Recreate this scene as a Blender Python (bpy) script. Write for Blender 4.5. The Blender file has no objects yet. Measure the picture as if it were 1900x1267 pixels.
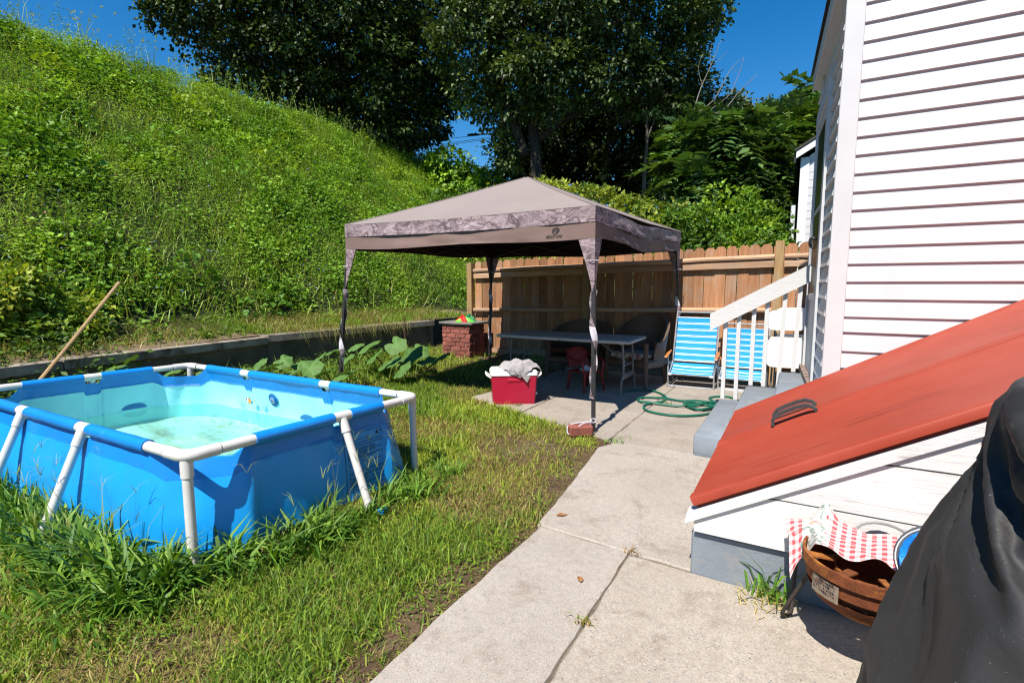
import bpy, bmesh, math, random
import numpy as np
from mathutils import Vector, Matrix

C = bpy.context.scene.collection
R = math.radians
rng = np.random.default_rng(7)
random.seed(7)

# ------------------------------------------------------------------ camera, sky, sun, exposure
EYE = np.array([0.0, 0.0, 1.35])
YAW, PITCH, FOC = R(29.5), R(6.3), 935.0
FW = np.array([-math.sin(YAW)*math.cos(PITCH), math.cos(YAW)*math.cos(PITCH), -math.sin(PITCH)])
RT = np.array([math.cos(YAW), math.sin(YAW), 0.0])
UP = np.cross(RT, FW)
cam_d = bpy.data.cameras.new('camera')
cam = bpy.data.objects.new('camera', cam_d)
C.objects.link(cam)
cam_d.sensor_width = 36.0
cam_d.lens = FOC/1900*36
cam_d.clip_start = 0.02
cam_d.clip_end = 2000
cam.location = EYE
cam.rotation_euler = (R(90)-PITCH, 0, YAW)
bpy.context.scene.camera = cam

SUN_EL, SUN_AZ = R(56.5), R(0.2)            # sun behind the camera, a touch to the left
sun_dir = Vector((-math.sin(SUN_AZ)*math.cos(SUN_EL), -math.cos(SUN_AZ)*math.cos(SUN_EL), math.sin(SUN_EL)))
world = bpy.data.worlds.new('World')
bpy.context.scene.world = world
world.use_nodes = True
wn = world.node_tree.nodes
bg = wn.get('Background') or wn.new('ShaderNodeBackground')
sky = wn.new('ShaderNodeTexSky')
sky.sky_type = 'NISHITA'
sky.sun_disc = False
sky.sun_elevation = SUN_EL
sky.sun_rotation = R(180)+SUN_AZ
sky.air_density = 1.0
sky.dust_density = 0.0
sky.ozone_density = 3.0
sky.altitude = 0
hs = wn.new('ShaderNodeHueSaturation')            # the camera's vivid rendering of the clear sky
hs.inputs['Saturation'].default_value = 1.42
world.node_tree.links.new(sky.outputs[0], hs.inputs['Color'])
world.node_tree.links.new(hs.outputs[0], bg.inputs[0])
bg.inputs[1].default_value = 0.092
sun_d = bpy.data.lights.new('sun', 'SUN')
sun_d.energy = 5.0
sun_d.angle = R(0.5)
sun_d.color = (1.0, 0.94, 0.85)
sun_o = bpy.data.objects.new('sun', sun_d)
C.objects.link(sun_o)
sun_o.rotation_euler = sun_dir.to_track_quat('Z', 'Y').to_euler()
vs = bpy.context.scene.view_settings
vs.view_transform = 'Standard'
vs.look = 'None'
vs.gamma = 1
vs.exposure = 0.72
vs.use_curve_mapping = False
try:
    bpy.context.scene.cycles.use_denoising = True
    bpy.context.scene.cycles.denoising_prefilter = 'ACCURATE'
    bpy.context.scene.cycles.denoising_input_passes = 'RGB_ALBEDO_NORMAL'
    bpy.context.scene.cycles.use_adaptive_sampling = False
    bpy.context.scene.cycles.pixel_filter_type = 'BLACKMAN_HARRIS'
    bpy.context.scene.cycles.filter_width = 1.2
    bpy.context.scene.cycles.sample_clamp_indirect = 4.0
    bpy.context.scene.cycles.max_bounces = 8
    bpy.context.scene.cycles.transparent_max_bounces = 12
except Exception:
    pass

def at(px, py, depth):                    # a point seen in a direction, `depth` metres into the scene
    return EYE + (FW*FOC + RT*(px-950) - UP*(py-633.5))/FOC*depth

# ------------------------------------------------------------------ materials
def _mix(nt, a, b, fac, blend='MIX'):
    n = nt.nodes.new('ShaderNodeMix'); n.data_type = 'RGBA'; n.blend_type = blend
    for sock, v in ((n.inputs[0], fac), (n.inputs[6], a), (n.inputs[7], b)):
        if hasattr(v, 'is_linked') or isinstance(v, bpy.types.NodeSocket): nt.links.new(v, sock)
        elif isinstance(v, (int, float)): sock.default_value = v
        else: sock.default_value = (*v[:3], 1)
    return n.outputs[2]

def _noise(nt, vec, scale, detail=4, rough=0.6, dist=0.0):
    n = nt.nodes.new('ShaderNodeTexNoise')
    n.inputs['Scale'].default_value = scale; n.inputs['Detail'].default_value = detail
    n.inputs['Roughness'].default_value = rough; n.inputs['Distortion'].default_value = dist
    nt.links.new(vec, n.inputs['Vector'])
    return n.outputs['Fac']

def _ramp(nt, fac, stops):
    n = nt.nodes.new('ShaderNodeValToRGB')
    e = n.color_ramp.elements
    while len(e) < len(stops): e.new(0.5)
    for k, (p, c) in enumerate(stops):
        e[k].position = p
        e[k].color = (*c, 1) if not isinstance(c, (int, float)) else (c, c, c, 1)
    nt.links.new(fac, n.inputs[0])
    return n.outputs[0]

def _map(nt, vec, scale=(1,1,1), rot=(0,0,0)):
    n = nt.nodes.new('ShaderNodeMapping')
    n.inputs['Scale'].default_value = scale; n.inputs['Rotation'].default_value = rot
    nt.links.new(vec, n.inputs['Vector'])
    return n.outputs[0]

MATS = {}
def base_mat(name):
    m = bpy.data.materials.new(name); m.use_nodes = True
    nt = m.node_tree
    b = nt.nodes.get('Principled BSDF')
    tc = nt.nodes.new('ShaderNodeTexCoord')
    MATS[name] = m
    return m, nt, b, tc.outputs['Object']

def mat(name, col, col2=None, scale=6.0, stretch=(1,1,1), rough=0.6, spec=0.4, metal=0.0, bump=0.0, bscale=40.0,
        lo=0.35, hi=0.65, rnd=0.0, dirt=None, dscale=3.0, dlo=0.55, dhi=0.75, detail=5):
    m, nt, b, oc = base_mat(name)
    vec = _map(nt, oc, stretch)
    out = None
    if rnd:
        oi = nt.nodes.new('ShaderNodeObjectInfo')
        add = nt.nodes.new('ShaderNodeVectorMath'); add.operation = 'ADD'
        sc = nt.nodes.new('ShaderNodeVectorMath'); sc.operation = 'SCALE'; sc.inputs[0].default_value = (17.3, 9.1, 5.7)
        nt.links.new(oi.outputs['Random'], sc.inputs['Scale'])
        nt.links.new(vec, add.inputs[0]); nt.links.new(sc.outputs[0], add.inputs[1])
        vec = add.outputs[0]
    c2 = col2 or tuple(c*0.82 for c in col)
    f = _ramp(nt, _noise(nt, vec, scale, detail), [(lo, 0.0), (hi, 1.0)])
    out = _mix(nt, col, c2, f)
    if rnd:
        hv = nt.nodes.new('ShaderNodeHueSaturation')
        mr = nt.nodes.new('ShaderNodeMapRange')
        nt.links.new(oi.outputs['Random'], mr.inputs[0])
        mr.inputs[3].default_value = 1-rnd; mr.inputs[4].default_value = 1+rnd
        nt.links.new(mr.outputs[0], hv.inputs['Value']); nt.links.new(out, hv.inputs['Color'])
        out = hv.outputs[0]
    if dirt:
        df = _ramp(nt, _noise(nt, vec, dscale, 6, 0.7), [(dlo, 0.0), (dhi, 1.0)])
        out = _mix(nt, out, dirt, df)
    nt.links.new(out, b.inputs['Base Color'])
    b.inputs['Roughness'].default_value = rough
    b.inputs['Specular IOR Level'].default_value = spec
    b.inputs['Metallic'].default_value = metal
    if bump:
        bn = nt.nodes.new('ShaderNodeBump'); bn.inputs['Strength'].default_value = bump; bn.inputs['Distance'].default_value = 0.01
        nt.links.new(_noise(nt, vec, bscale, 6, 0.65), bn.inputs['Height'])
        nt.links.new(bn.outputs[0], b.inputs['Normal'])
    return m

def leaf_mat(name, rough=0.45, spec=0.4, trans=0.25, tint=(1,1,1)):
    m, nt, b, oc = base_mat(name)
    a = nt.nodes.new('ShaderNodeAttribute'); a.attribute_name = 'Col'
    c = _mix(nt, a.outputs['Color'], tint, 1.0, 'MULTIPLY')
    nt.links.new(c, b.inputs['Base Color'])
    b.inputs['Roughness'].default_value = rough; b.inputs['Specular IOR Level'].default_value = spec
    if trans:
        t = nt.nodes.new('ShaderNodeBsdfTranslucent')
        c2 = _mix(nt, c, (1.3, 1.25, 0.5), 1.0, 'MULTIPLY')
        nt.links.new(c2, t.inputs['Color'])
        mx = nt.nodes.new('ShaderNodeMixShader'); mx.inputs[0].default_value = trans
        nt.links.new(b.outputs[0], mx.inputs[1]); nt.links.new(t.outputs[0], mx.inputs[2])
        nt.links.new(mx.outputs[0], nt.nodes['Material Output'].inputs['Surface'])
    return m

# ------------------------------------------------------------------ mesh helpers
ORG = {}
def empty(name, loc, rz=0.0, label=None, cat=None, group=None, kind=None):
    o = bpy.data.objects.new(name, None)
    o.empty_display_size = 0.1
    o.location = loc; o.rotation_euler = (0, 0, rz)
    C.objects.link(o)
    tag(o, label, cat, group, kind)
    ORG[o] = np.array(loc, float) if rz == 0 else None
    return o

def tag(o, label=None, cat=None, group=None, kind=None):
    if label: o['label'] = label
    if cat: o['category'] = cat
    if group: o['group'] = group
    if kind: o['kind'] = kind
    return o

def link(name, me, material, parent=None, local=False, loc=None):
    """One mesh object. World-coordinate meshes are moved into their parent's space unless local."""
    o = bpy.data.objects.new(name, me)
    C.objects.link(o)
    if material is not None:
        for mm in (material if isinstance(material, (list, tuple)) else [material]):
            me.materials.append(mm)
    org = np.zeros(3)
    if parent is not None:
        o.parent = parent
        if not local:
            po = ORG.get(parent)
            if po is None: po = np.zeros(3)
            me.transform(Matrix.Translation(Vector(-po)))
            org = po
    if loc is not None: o.location = loc
    ORG[o] = org
    return o

def mesh_np(name, V, F, col=None, smooth=False):
    """V (n,3); F list of index arrays (m,k)."""
    me = bpy.data.meshes.new(name)
    V = np.asarray(V, np.float32)
    me.vertices.add(len(V)); me.vertices.foreach_set('co', V.ravel())
    li = np.concatenate([np.asarray(f, np.int32).ravel() for f in F])
    tot = np.concatenate([np.full(len(f), f.shape[1], np.int32) for f in F])
    st = np.concatenate([[0], np.cumsum(tot)[:-1]]).astype(np.int32)
    me.loops.add(len(li)); me.loops.foreach_set('vertex_index', li)
    me.polygons.add(len(tot)); me.polygons.foreach_set('loop_start', st)
    if smooth: me.polygons.foreach_set('use_smooth', np.ones(len(tot), bool))
    me.update(calc_edges=True)
    if col is not None:
        at_ = me.color_attributes.new('Col', 'FLOAT_COLOR', 'POINT')
        c4 = np.ones((len(V), 4), np.float32); c4[:, :3] = col
        at_.data.foreach_set('color', c4.ravel())
    return me

class MB:
    """Collects shapes; build() links them as ONE mesh object."""
    def __init__(s): s.v = []; s.f = []; s.mi = []; s.cur = 0
    def add(s, V, F):
        o = len(s.v)
        s.v += [tuple(map(float, p)) for p in V]
        s.f += [tuple(int(i)+o for i in f) for f in F]; s.mi += [s.cur]*len(F)
        return s
    def box(s, lo, hi, bev=0.0, M=None):
        lo = np.array(lo, float); hi = np.array(hi, float)
        if bev:
            c = (lo+hi)/2; h = (hi-lo)/2; b = min(bev, 0.49*min(2*h))
            V = []; idx = {}
            for sx in (-1, 1):
                for sy in (-1, 1):
                    for sz in (-1, 1):
                        for a in range(3):
                            p = h.copy()
                            for k in range(3):
                                if k != a: p[k] -= b
                            idx[(sx, sy, sz, a)] = len(V)
                            V.append(c + p*np.array((sx, sy, sz)))
            F = []
            for a in range(3):
                o1, o2 = (a+1) % 3, (a+2) % 3
                for sg in (-1, 1):
                    q = []
                    for (u, w) in ((-1, -1), (1, -1), (1, 1), (-1, 1)):
                        k = [0, 0, 0]; k[a] = sg; k[o1] = u; k[o2] = w
                        q.append(idx[(*k, a)])
                    F.append(q if sg > 0 else q[::-1])
            for a in range(3):
                o1, o2 = (a+1) % 3, (a+2) % 3
                for u in (-1, 1):
                    for w in (-1, 1):
                        def K(t, ax):
                            k = [0, 0, 0]; k[a] = t; k[o1] = u; k[o2] = w
                            return idx[(*k, ax)]
                        q = [K(-1, o1), K(1, o1), K(1, o2), K(-1, o2)]
                        F.append(q if u*w < 0 else q[::-1])
            for sx in (-1, 1):
                for sy in (-1, 1):
                    for sz in (-1, 1):
                        t = [idx[(sx, sy, sz, 0)], idx[(sx, sy, sz, 1)], idx[(sx, sy, sz, 2)]]
                        F.append(t if sx*sy*sz > 0 else t[::-1])
        else:
            V = [(x, y, z) for x in (lo[0], hi[0]) for y in (lo[1], hi[1]) for z in (lo[2], hi[2])]
            F = [(0,1,3,2),(4,6,7,5),(0,4,5,1),(2,3,7,6),(0,2,6,4),(1,5,7,3)]
        if M is not None: V = [M @ Vector(p) for p in V]
        return s.add(V, F)
    def prism(s, poly, d):
        """polygon (3-D points, planar) extruded by vector d."""
        n = len(poly); d = np.array(d, float)
        P = [np.array(p, float) for p in poly]
        V = P + [p+d for p in P]
        nrm = np.zeros(3)
        for k in range(n): nrm += np.cross(P[k], P[(k+1) % n])
        F = [tuple(range(n))[::-1], tuple(range(n, 2*n))] + [(k, (k+1) % n, (k+1) % n+n, k+n) for k in range(n)]
        if nrm @ d < 0: F = [f[::-1] for f in F]
        return s.add(V, F)
    def tube(s, pts, r, n=8, closed=False, flat=None):
        P = [np.array(p, float) for p in pts]; m = len(P)
        rr = [r]*m if np.isscalar(r) else list(r)
        V = []; F = []
        t0 = P[1]-P[0]; t0 /= np.linalg.norm(t0)
        ref = np.array((0, 0, 1.0)) if abs(t0[2]) < 0.9 else np.array((1.0, 0, 0))
        u = np.cross(t0, ref); u /= np.linalg.norm(u)
        for k in range(m):
            if closed: t = P[(k+1) % m]-P[k-1]
            else: t = P[min(k+1, m-1)]-P[max(k-1, 0)]
            t = t/(np.linalg.norm(t)+1e-12)
            u = u - t*(u@t); u /= (np.linalg.norm(u)+1e-12)
            w = np.cross(t, u)
            for j in range(n):
                a = 2*math.pi*j/n
                V.append(P[k] + rr[k]*(math.cos(a)*u + math.sin(a)*w*(flat or 1)))
        seg = m if closed else m-1
        for k in range(seg):
            b, c = k*n, ((k+1) % m)*n
            for j in range(n):
                F.append((b+j, b+(j+1) % n, c+(j+1) % n, c+j))
        if not closed:
            F.append(tuple(range(n))[::-1]); F.append(tuple(range((m-1)*n, m*n)))
        return s.add(V, F)
    def grid(s, G):
        """G array (a,b,3) of points."""
        a, b = G.shape[:2]
        F = [(i*b+j, (i+1)*b+j, (i+1)*b+j+1, i*b+j+1) for i in range(a-1) for j in range(b-1)]
        return s.add(G.reshape(-1, 3), F)
    def disc(s, c, r, nrm, n=20, r0=0.0):
        nrm = Vector(nrm).normalized(); u = nrm.orthogonal().normalized(); w = nrm.cross(u)
        c = Vector(c)
        ring = [c + r*(math.cos(2*math.pi*k/n)*u + math.sin(2*math.pi*k/n)*w) for k in range(n)]
        if r0 == 0: return s.add(ring, [tuple(range(n))])
        inn = [c + r0*(math.cos(2*math.pi*k/n)*u + math.sin(2*math.pi*k/n)*w) for k in range(n)]
        return s.add(ring+inn, [(k, (k+1) % n, (k+1) % n+n, k+n) for k in range(n)])
    def mesh(s, name, smooth=False, auto=None):
        me = bpy.data.meshes.new(name)
        me.from_pydata(s.v, [], s.f)
        if any(s.mi): me.polygons.foreach_set('material_index', s.mi)
        if smooth:
            me.polygons.foreach_set('use_smooth', [True]*len(s.f))
            if auto is not None:
                try: me.set_sharp_from_angle(angle=R(auto))
                except Exception: pass
        me.update()
        return me
    def build(s, name, material, parent=None, local=False, smooth=False, auto=35, loc=None):
        return link(name, s.mesh(name, smooth, auto), material, parent, local, loc)

def copy_tree(o, parent=None):
    c = o.copy(); C.objects.link(c)
    if parent is not None: c.parent = parent
    for ch in list(o.children): copy_tree(ch, c)
    return c

def spline(pts, n=8, closed=False):
    P = [np.array(p, float) for p in pts]; m = len(P); out = []
    seg = m if closed else m-1
    for k in range(seg):
        if closed: a, b, c, d = P[k-1], P[k], P[(k+1) % m], P[(k+2) % m]
        else: a, b, c, d = P[max(k-1, 0)], P[k], P[k+1], P[min(k+2, m-1)]
        for j in range(n):
            t = j/n
            out.append(0.5*((2*b)+(c-a)*t+(2*a-5*b+4*c-d)*t*t+(3*b-a-3*c+d)*t**3))
    if not closed: out.append(P[-1])
    return out

def vnoise(x, y, seed=0):
    x = np.asarray(x, float); y = np.asarray(y, float)
    xi = np.floor(x).astype(np.int64); yi = np.floor(y).astype(np.int64)
    fx = x-xi; fy = y-yi; fx = fx*fx*(3-2*fx); fy = fy*fy*(3-2*fy)
    def h(a, b):
        n = (a*374761393 + b*668265263 + seed*982451653) & 0x7fffffff
        n = ((n ^ (n >> 13))*1274126177) & 0x7fffffff
        return ((n ^ (n >> 16)) & 0xffff)/65535.0
    return (h(xi, yi)*(1-fx)+h(xi+1, yi)*fx)*(1-fy)+(h(xi, yi+1)*(1-fx)+h(xi+1, yi+1)*fx)*fy
def fbm(x, y, seed=0, o=3):
    t = 0; a = 0.5; s = 0
    for k in range(o):
        t = t+a*vnoise(x*2**k, y*2**k, seed+k); s += a; a *= 0.5
    return t/s

def unit(v): return v/(np.linalg.norm(v, axis=-1, keepdims=True)+1e-9)

def leaf_arrays(c, a, n, L, Wd, col, fold=0.25):
    """two-triangle leaves folded along the midrib: c base, a axis, n up-normal."""
    a = unit(a); s_ = unit(np.cross(n, a)); nn = np.cross(a, s_)
    L = L[:, None]; Wd = Wd[:, None]
    b0 = c; tip = c+a*L
    lf = c+a*L*0.42+s_*Wd*0.5+nn*Wd*fold
    rt = c+a*L*0.42-s_*Wd*0.5+nn*Wd*fold
    V = np.stack([b0, rt, tip, lf], 1).reshape(-1, 3)
    N = len(c); i = np.arange(N)[:, None]*4
    F = np.concatenate([i+np.array([[0, 1, 2]]), i+np.array([[0, 2, 3]])])
    return V, F, np.repeat(col, 4, axis=0)

def blade_arrays(c, d, h, w, bend, col, tipcol=None):
    """grass blades: 5 verts, a quad and a tip triangle. d horizontal lean direction."""
    N = len(c); up = np.zeros((N, 3)); up[:, 2] = 1
    d = unit(d); s_ = np.stack([-d[:, 1], d[:, 0], np.zeros(N)], 1)
    tw = rng.normal(0, 0.7, N)[:, None]
    s_ = unit(s_+d*tw)
    h = h[:, None]; w = w[:, None]; bend = bend[:, None]
    mid = c+up*h*0.55*np.cos(bend*0.5)+d*h*0.55*np.sin(bend*0.5)
    tip = mid+up*h*0.5*np.cos(bend*1.4)+d*h*0.5*np.sin(bend*1.4)
    V = np.stack([c-s_*w*0.5, c+s_*w*0.5, mid+s_*w*0.42, mid-s_*w*0.42, tip], 1).reshape(-1, 3)
    i = np.arange(N)[:, None]*5
    Fq = i+np.array([[0, 1, 2, 3]]); Ft = i+np.array([[3, 2, 4]])
    if tipcol is None: tipcol = col
    cc = np.stack([col, col, col, col, tipcol], 1).reshape(-1, 3)
    return V, Fq, Ft, cc

def pick(cols, N, jit=0.12, w=None):
    cols = np.array(cols, float)
    k = rng.choice(len(cols), N, p=None if w is None else np.array(w)/np.sum(w))
    return np.clip(cols[k]*(1+rng.normal(0, jit, (N, 1))), 0.003, 1)

def join_arrays(parts):
    """parts: list of (V, [F...], col)."""
    VV, CC, by = [], [], {}
    o = 0
    for V, Fs, c in parts:
        VV.append(V); CC.append(c)
        for f in Fs: by.setdefault(f.shape[1], []).append(f+o)
        o += len(V)
    return np.concatenate(VV), [np.concatenate(x) for x in by.values()], np.concatenate(CC)

def text_mesh(body, size, M, extrude=0.0, offset=0.0):
    cu = bpy.data.curves.new('t', 'FONT'); cu.body = body; cu.size = size; cu.extrude = extrude; cu.offset = offset
    cu.align_x = 'CENTER'; cu.resolution_u = 2
    o = bpy.data.objects.new('t', cu); C.objects.link(o)
    dg = bpy.context.evaluated_depsgraph_get()
    me = bpy.data.meshes.new_from_object(o.evaluated_get(dg))
    bpy.data.objects.remove(o); bpy.data.curves.remove(cu)
    me.materials.clear()
    me.transform(M)
    return me

# ------------------------------------------------------------------ terrain
def hill_z(x, y):
    x = np.asarray(x, float); y = np.asarray(y, float)
    s = np.clip((-8.1-x), 0, 6.9)*0.85
    e = 0.62+np.clip((-7.1-x)*0.2, 0, 0.2)+s+np.clip(-15.0-x, 0, 40)*0.03
    w = np.clip((y-8.8)*0.22, 0, 4.2)*np.clip((x+30)/20, 0, 1)*np.clip((7-x)/9, 0.25, 1)
    return np.where(x < -7.0, np.maximum(e, w*0.9), w)

def ground_grid(name, xs, ys, zf, material, kind='structure'):
    X, Y = np.meshgrid(xs, ys, indexing='ij')
    G = np.stack([X, Y, zf(X, Y)], -1)
    mb = MB().grid(G)
    mb.f = [f[::-1] for f in mb.f] if np.cross(G[1, 0]-G[0, 0], G[0, 1]-G[0, 0])[2] < 0 else mb.f
    o = mb.build(name, material, smooth=True, auto=None)
    tag(o, kind=kind)
    return o

m_soil = mat('soil', (0.075, 0.046, 0.030), (0.12, 0.078, 0.050), scale=5, rough=0.95, spec=0.1, bump=0.9, bscale=45, dirt=(0.15, 0.11, 0.07), dscale=2.2, dlo=0.5, dhi=0.66)
m_under = mat('undergrowth_soil', (0.03, 0.036, 0.014), (0.05, 0.055, 0.02), scale=3, rough=0.95, spec=0.1, bump=0.6, bscale=10)
m_field = mat('far_ground', (0.06, 0.09, 0.03), (0.09, 0.10, 0.045), scale=0.3, rough=0.95, spec=0.1)

mb = MB(); mb.add([(-300, -300, -0.12), (300, -300, -0.12), (300, 300, -0.12), (-300, 300, -0.12)], [(0, 1, 2, 3)])
tag(mb.build('ground', m_field), kind='structure')
ground_grid('hillside', np.concatenate([np.linspace(-70, -16, 12), np.linspace(-15.5, -7.02, 32)]), np.linspace(-12, 45, 70),
            lambda X, Y: hill_z(X, Y)+(fbm(X*0.7, Y*0.7, 3)-0.5)*0.35*np.clip((-7.6-X)/1.0, 0, 1), m_under)
ground_grid('woodland_ground', np.linspace(-7.0, 30, 40), np.concatenate([np.linspace(8.9, 20, 20), np.linspace(22, 70, 16)]),
            lambda X, Y: hill_z(X, Y)+(fbm(X*0.6, Y*0.6, 4)-0.5)*0.3-0.03, m_under)
def lawn_z(x, y): return -0.022+(fbm(x*2.2, y*2.2, 9)-0.5)*0.03+np.clip((fbm(x*9, y*9, 19)-0.5)*0.02, -0.01, 0.01)-0.012*np.clip((x+1.35)/0.2, 0, 1)+0.13*np.clip((y-5.3)/2.0, 0, 1)*np.clip((-3.4-x)/1.6, 0, 1)
ground_grid('lawn', np.linspace(-7.2, -0.8, 110), np.linspace(-1.5, 9.0, 150), lawn_z, m_soil)

# ------------------------------------------------------------------ concrete slabs
def concrete(name, col, col2, agg):
    m, nt, b, oc = base_mat(name)
    big = _ramp(nt, _noise(nt, oc, 1.6, 6, 0.65), [(0.35, 0.0), (0.7, 1.0)])
    c = _mix(nt, col, col2, big)
    fine = _ramp(nt, _noise(nt, oc, 160, 4, 0.8), [(0.33, 0.55), (0.52, 1.0), (0.72, 1.22)])
    c = _mix(nt, c, fine, 1.0, 'MULTIPLY')
    mid = _ramp(nt, _noise(nt, oc, 28, 6, 0.8), [(0.30, 0.78), (0.55, 1.0), (0.75, 1.12)])
    c = _mix(nt, c, mid, 1.0, 'MULTIPLY')
    pits = _ramp(nt, _noise(nt, oc, 75, 3, 0.6), [(0.27, 0.7), (0.34, 0.0)])
    c = _mix(nt, c, (0.13, 0.105, 0.08), pits)
    dustv = _ramp(nt, _noise(nt, oc, 0.9, 6, 0.7, 1.0), [(0.42, 0.0), (0.68, 0.55)])
    c = _mix(nt, c, (0.31, 0.265, 0.215), dustv)
    st = _ramp(nt, _noise(nt, oc, 4.5, 8, 0.75, 0.6), [(0.52, 0.0), (0.72, 0.7)])
    c = _mix(nt, c, (0.16, 0.12, 0.085), st)
    if agg:
        v = nt.nodes.new('ShaderNodeTexVoronoi'); v.inputs['Scale'].default_value = agg
        v.inputs['Randomness'].default_value = 1.0
        dn = nt.nodes.new('ShaderNodeTexNoise'); dn.inputs['Scale'].default_value = agg*1.5; nt.links.new(oc, dn.inputs['Vector'])
        da = nt.nodes.new('ShaderNodeVectorMath'); da.operation = 'MULTIPLY_ADD'; nt.links.new(dn.outputs['Color'], da.inputs[0]); da.inputs[1].default_value = (0.014,)*3; nt.links.new(oc, da.inputs[2])
        nt.links.new(da.outputs[0], v.inputs['Vector'])
        sel = _ramp(nt, v.outputs['Distance'], [(0.26, 1.0), (0.36, 0.0)])
        sep = nt.nodes.new('ShaderNodeSeparateColor'); nt.links.new(v.outputs['Color'], sep.inputs[0])
        on = _ramp(nt, sep.outputs[0], [(0.30, 0.0), (0.34, 1.0)])
        mul = nt.nodes.new('ShaderNodeMath'); mul.operation = 'MULTIPLY'
        nt.links.new(sel, mul.inputs[0]); nt.links.new(on, mul.inputs[1])
        stone = _ramp(nt, sep.outputs[1], [(0.0, (0.13, 0.13, 0.13)), (0.2, (0.42, 0.38, 0.32)), (0.45, (0.31, 0.22, 0.155)), (0.65, (0.47, 0.43, 0.38)), (0.82, (0.20, 0.20, 0.20)), (1.0, (0.38, 0.30, 0.22))])
        c = _mix(nt, c, stone, mul.outputs[0])
    nt.links.new(c, b.inputs['Base Color'])
    b.inputs['Roughness'].default_value = 0.9; b.inputs['Specular IOR Level'].default_value = 0.2
    bn = nt.nodes.new('ShaderNodeBump'); bn.inputs['Strength'].default_value = 0.35; bn.inputs['Distance'].default_value = 0.004
    nt.links.new(_noise(nt, oc, 120, 5, 0.7), bn.inputs['Height']); nt.links.new(bn.outputs[0], b.inputs['Normal'])
    return m
m_conc = concrete('pale_concrete', (0.42, 0.375, 0.325), (0.35, 0.31, 0.27), 110)
m_agg = concrete('exposed_aggregate_concrete', (0.425, 0.375, 0.315), (0.355, 0.31, 0.26), 75)
m_conc_old = concrete('weathered_concrete', (0.37, 0.325, 0.28), (0.28, 0.245, 0.21), 100)

patio = empty('path', (0, 0, 0), kind='structure')
def slab(poly, material, seed, dz=0.0):
    """a slab with a slightly ragged edge and rounded arris."""
    r = random.Random(seed)
    P = []
    n = len(poly)
    for k in range(n):
        a, b = np.array(poly[k], float), np.array(poly[(k+1) % n], float)
        m = max(2, int(np.linalg.norm(b-a)/0.07))
        nrm = np.array([-(b-a)[1], (b-a)[0]]); nrm /= np.linalg.norm(nrm)
        for j in range(m):
            P.append(a+(b-a)*j/m + nrm*(r.uniform(-0.005, 0.005) if j else 0))
    P = np.array(P); cen = P.mean(0)
    mb = MB(); N = len(P)
    inn = P+(cen-P)/np.linalg.norm(cen-P, axis=1, keepdims=True)*0.009
    V = [(x, y, dz) for x, y in inn]+[(x, y, dz-0.007) for x, y in P]+[(x, y, -0.11) for x, y in P]
    F = [tuple(range(N))]
    for k in range(N):
        j = (k+1) % N
        F += [(k, k+N, j+N, j), (k+N, k+2*N, j+2*N, j+N)]
    if np.sum(P[:, 0]*np.roll(P[:, 1], -1)-np.roll(P[:, 0], -1)*P[:, 1]) < 0: F = [f[::-1] for f in F]
    mb.add(V, F)
    return mb.build('concrete_slab', material, patio)
mb = MB(); mb.v = [(-1.15, -1.5, -0.010), (2.2, -1.5, -0.010), (2.2, 4.15, -0.010), (-1.15, 4.15, -0.010), (-2.5, 4.7, -0.010), (-1.3, 4.3, -0.010), (0.2, 4.1, -0.010), (0.2, 7.5, -0.010), (-3.2, 7.5, -0.010), (-3.2, 5.1, -0.010)]; mb.f = [(0, 1, 2, 3), (9, 4, 5, 6, 7, 8)]; mb.mi = [0, 0]
mb.build('joint_filler', mat('joint_dirt', (0.20, 0.16, 0.115), (0.11, 0.085, 0.06), scale=25, rough=0.95, bump=0.8, bscale=90), patio)
slab([(-1.20, -1.5), (-0.683, -1.5), (-0.683, 2.41), (-1.195, 2.45), (-1.215, 1.6)], m_conc, 1)
slab([(-0.676, -1.5), (2.2, -1.5), (2.2, 2.375), (-0.2, 2.385), (-0.676, 2.405)], m_agg, 2, -0.003)
slab([(-1.225, 2.462), (-0.676, 2.418), (-0.30, 2.40), (-0.30, 4.125), (-1.305, 4.145), (-1.40, 3.94), (-1.27, 2.9)], m_conc, 3, 0.002)
slab([(-1.38, 4.175), (-1.305, 4.157), (0.0, 4.137), (0.0, 5.92), (-1.378, 5.93)], m_conc_old, 4)
slab([(-1.378, 5.942), (0.2, 5.932), (0.2, 7.5), (-1.378, 7.55)], m_conc_old, 5, 0.003)
slab([(-2.515, 4.64), (-1.72, 4.33), (-1.392, 4.19), (-1.392, 5.93), (-2.53, 5.95)], m_conc_old, 6, -0.002)
slab([(-2.53, 5.962), (-1.392, 5.942), (-1.392, 7.6), (-2.54, 7.7)], m_conc_old, 7)
slab([(-3.42, 5.02), (-2.85, 4.78), (-2.53, 4.66), (-2.545, 5.95), (-3.3, 5.95)], m_conc_old, 8, 0.002)
slab([(-3.3, 5.962), (-2.545, 5.962), (-2.555, 7.7), (-3.3, 7.7)], m_conc_old, 9)

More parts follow.
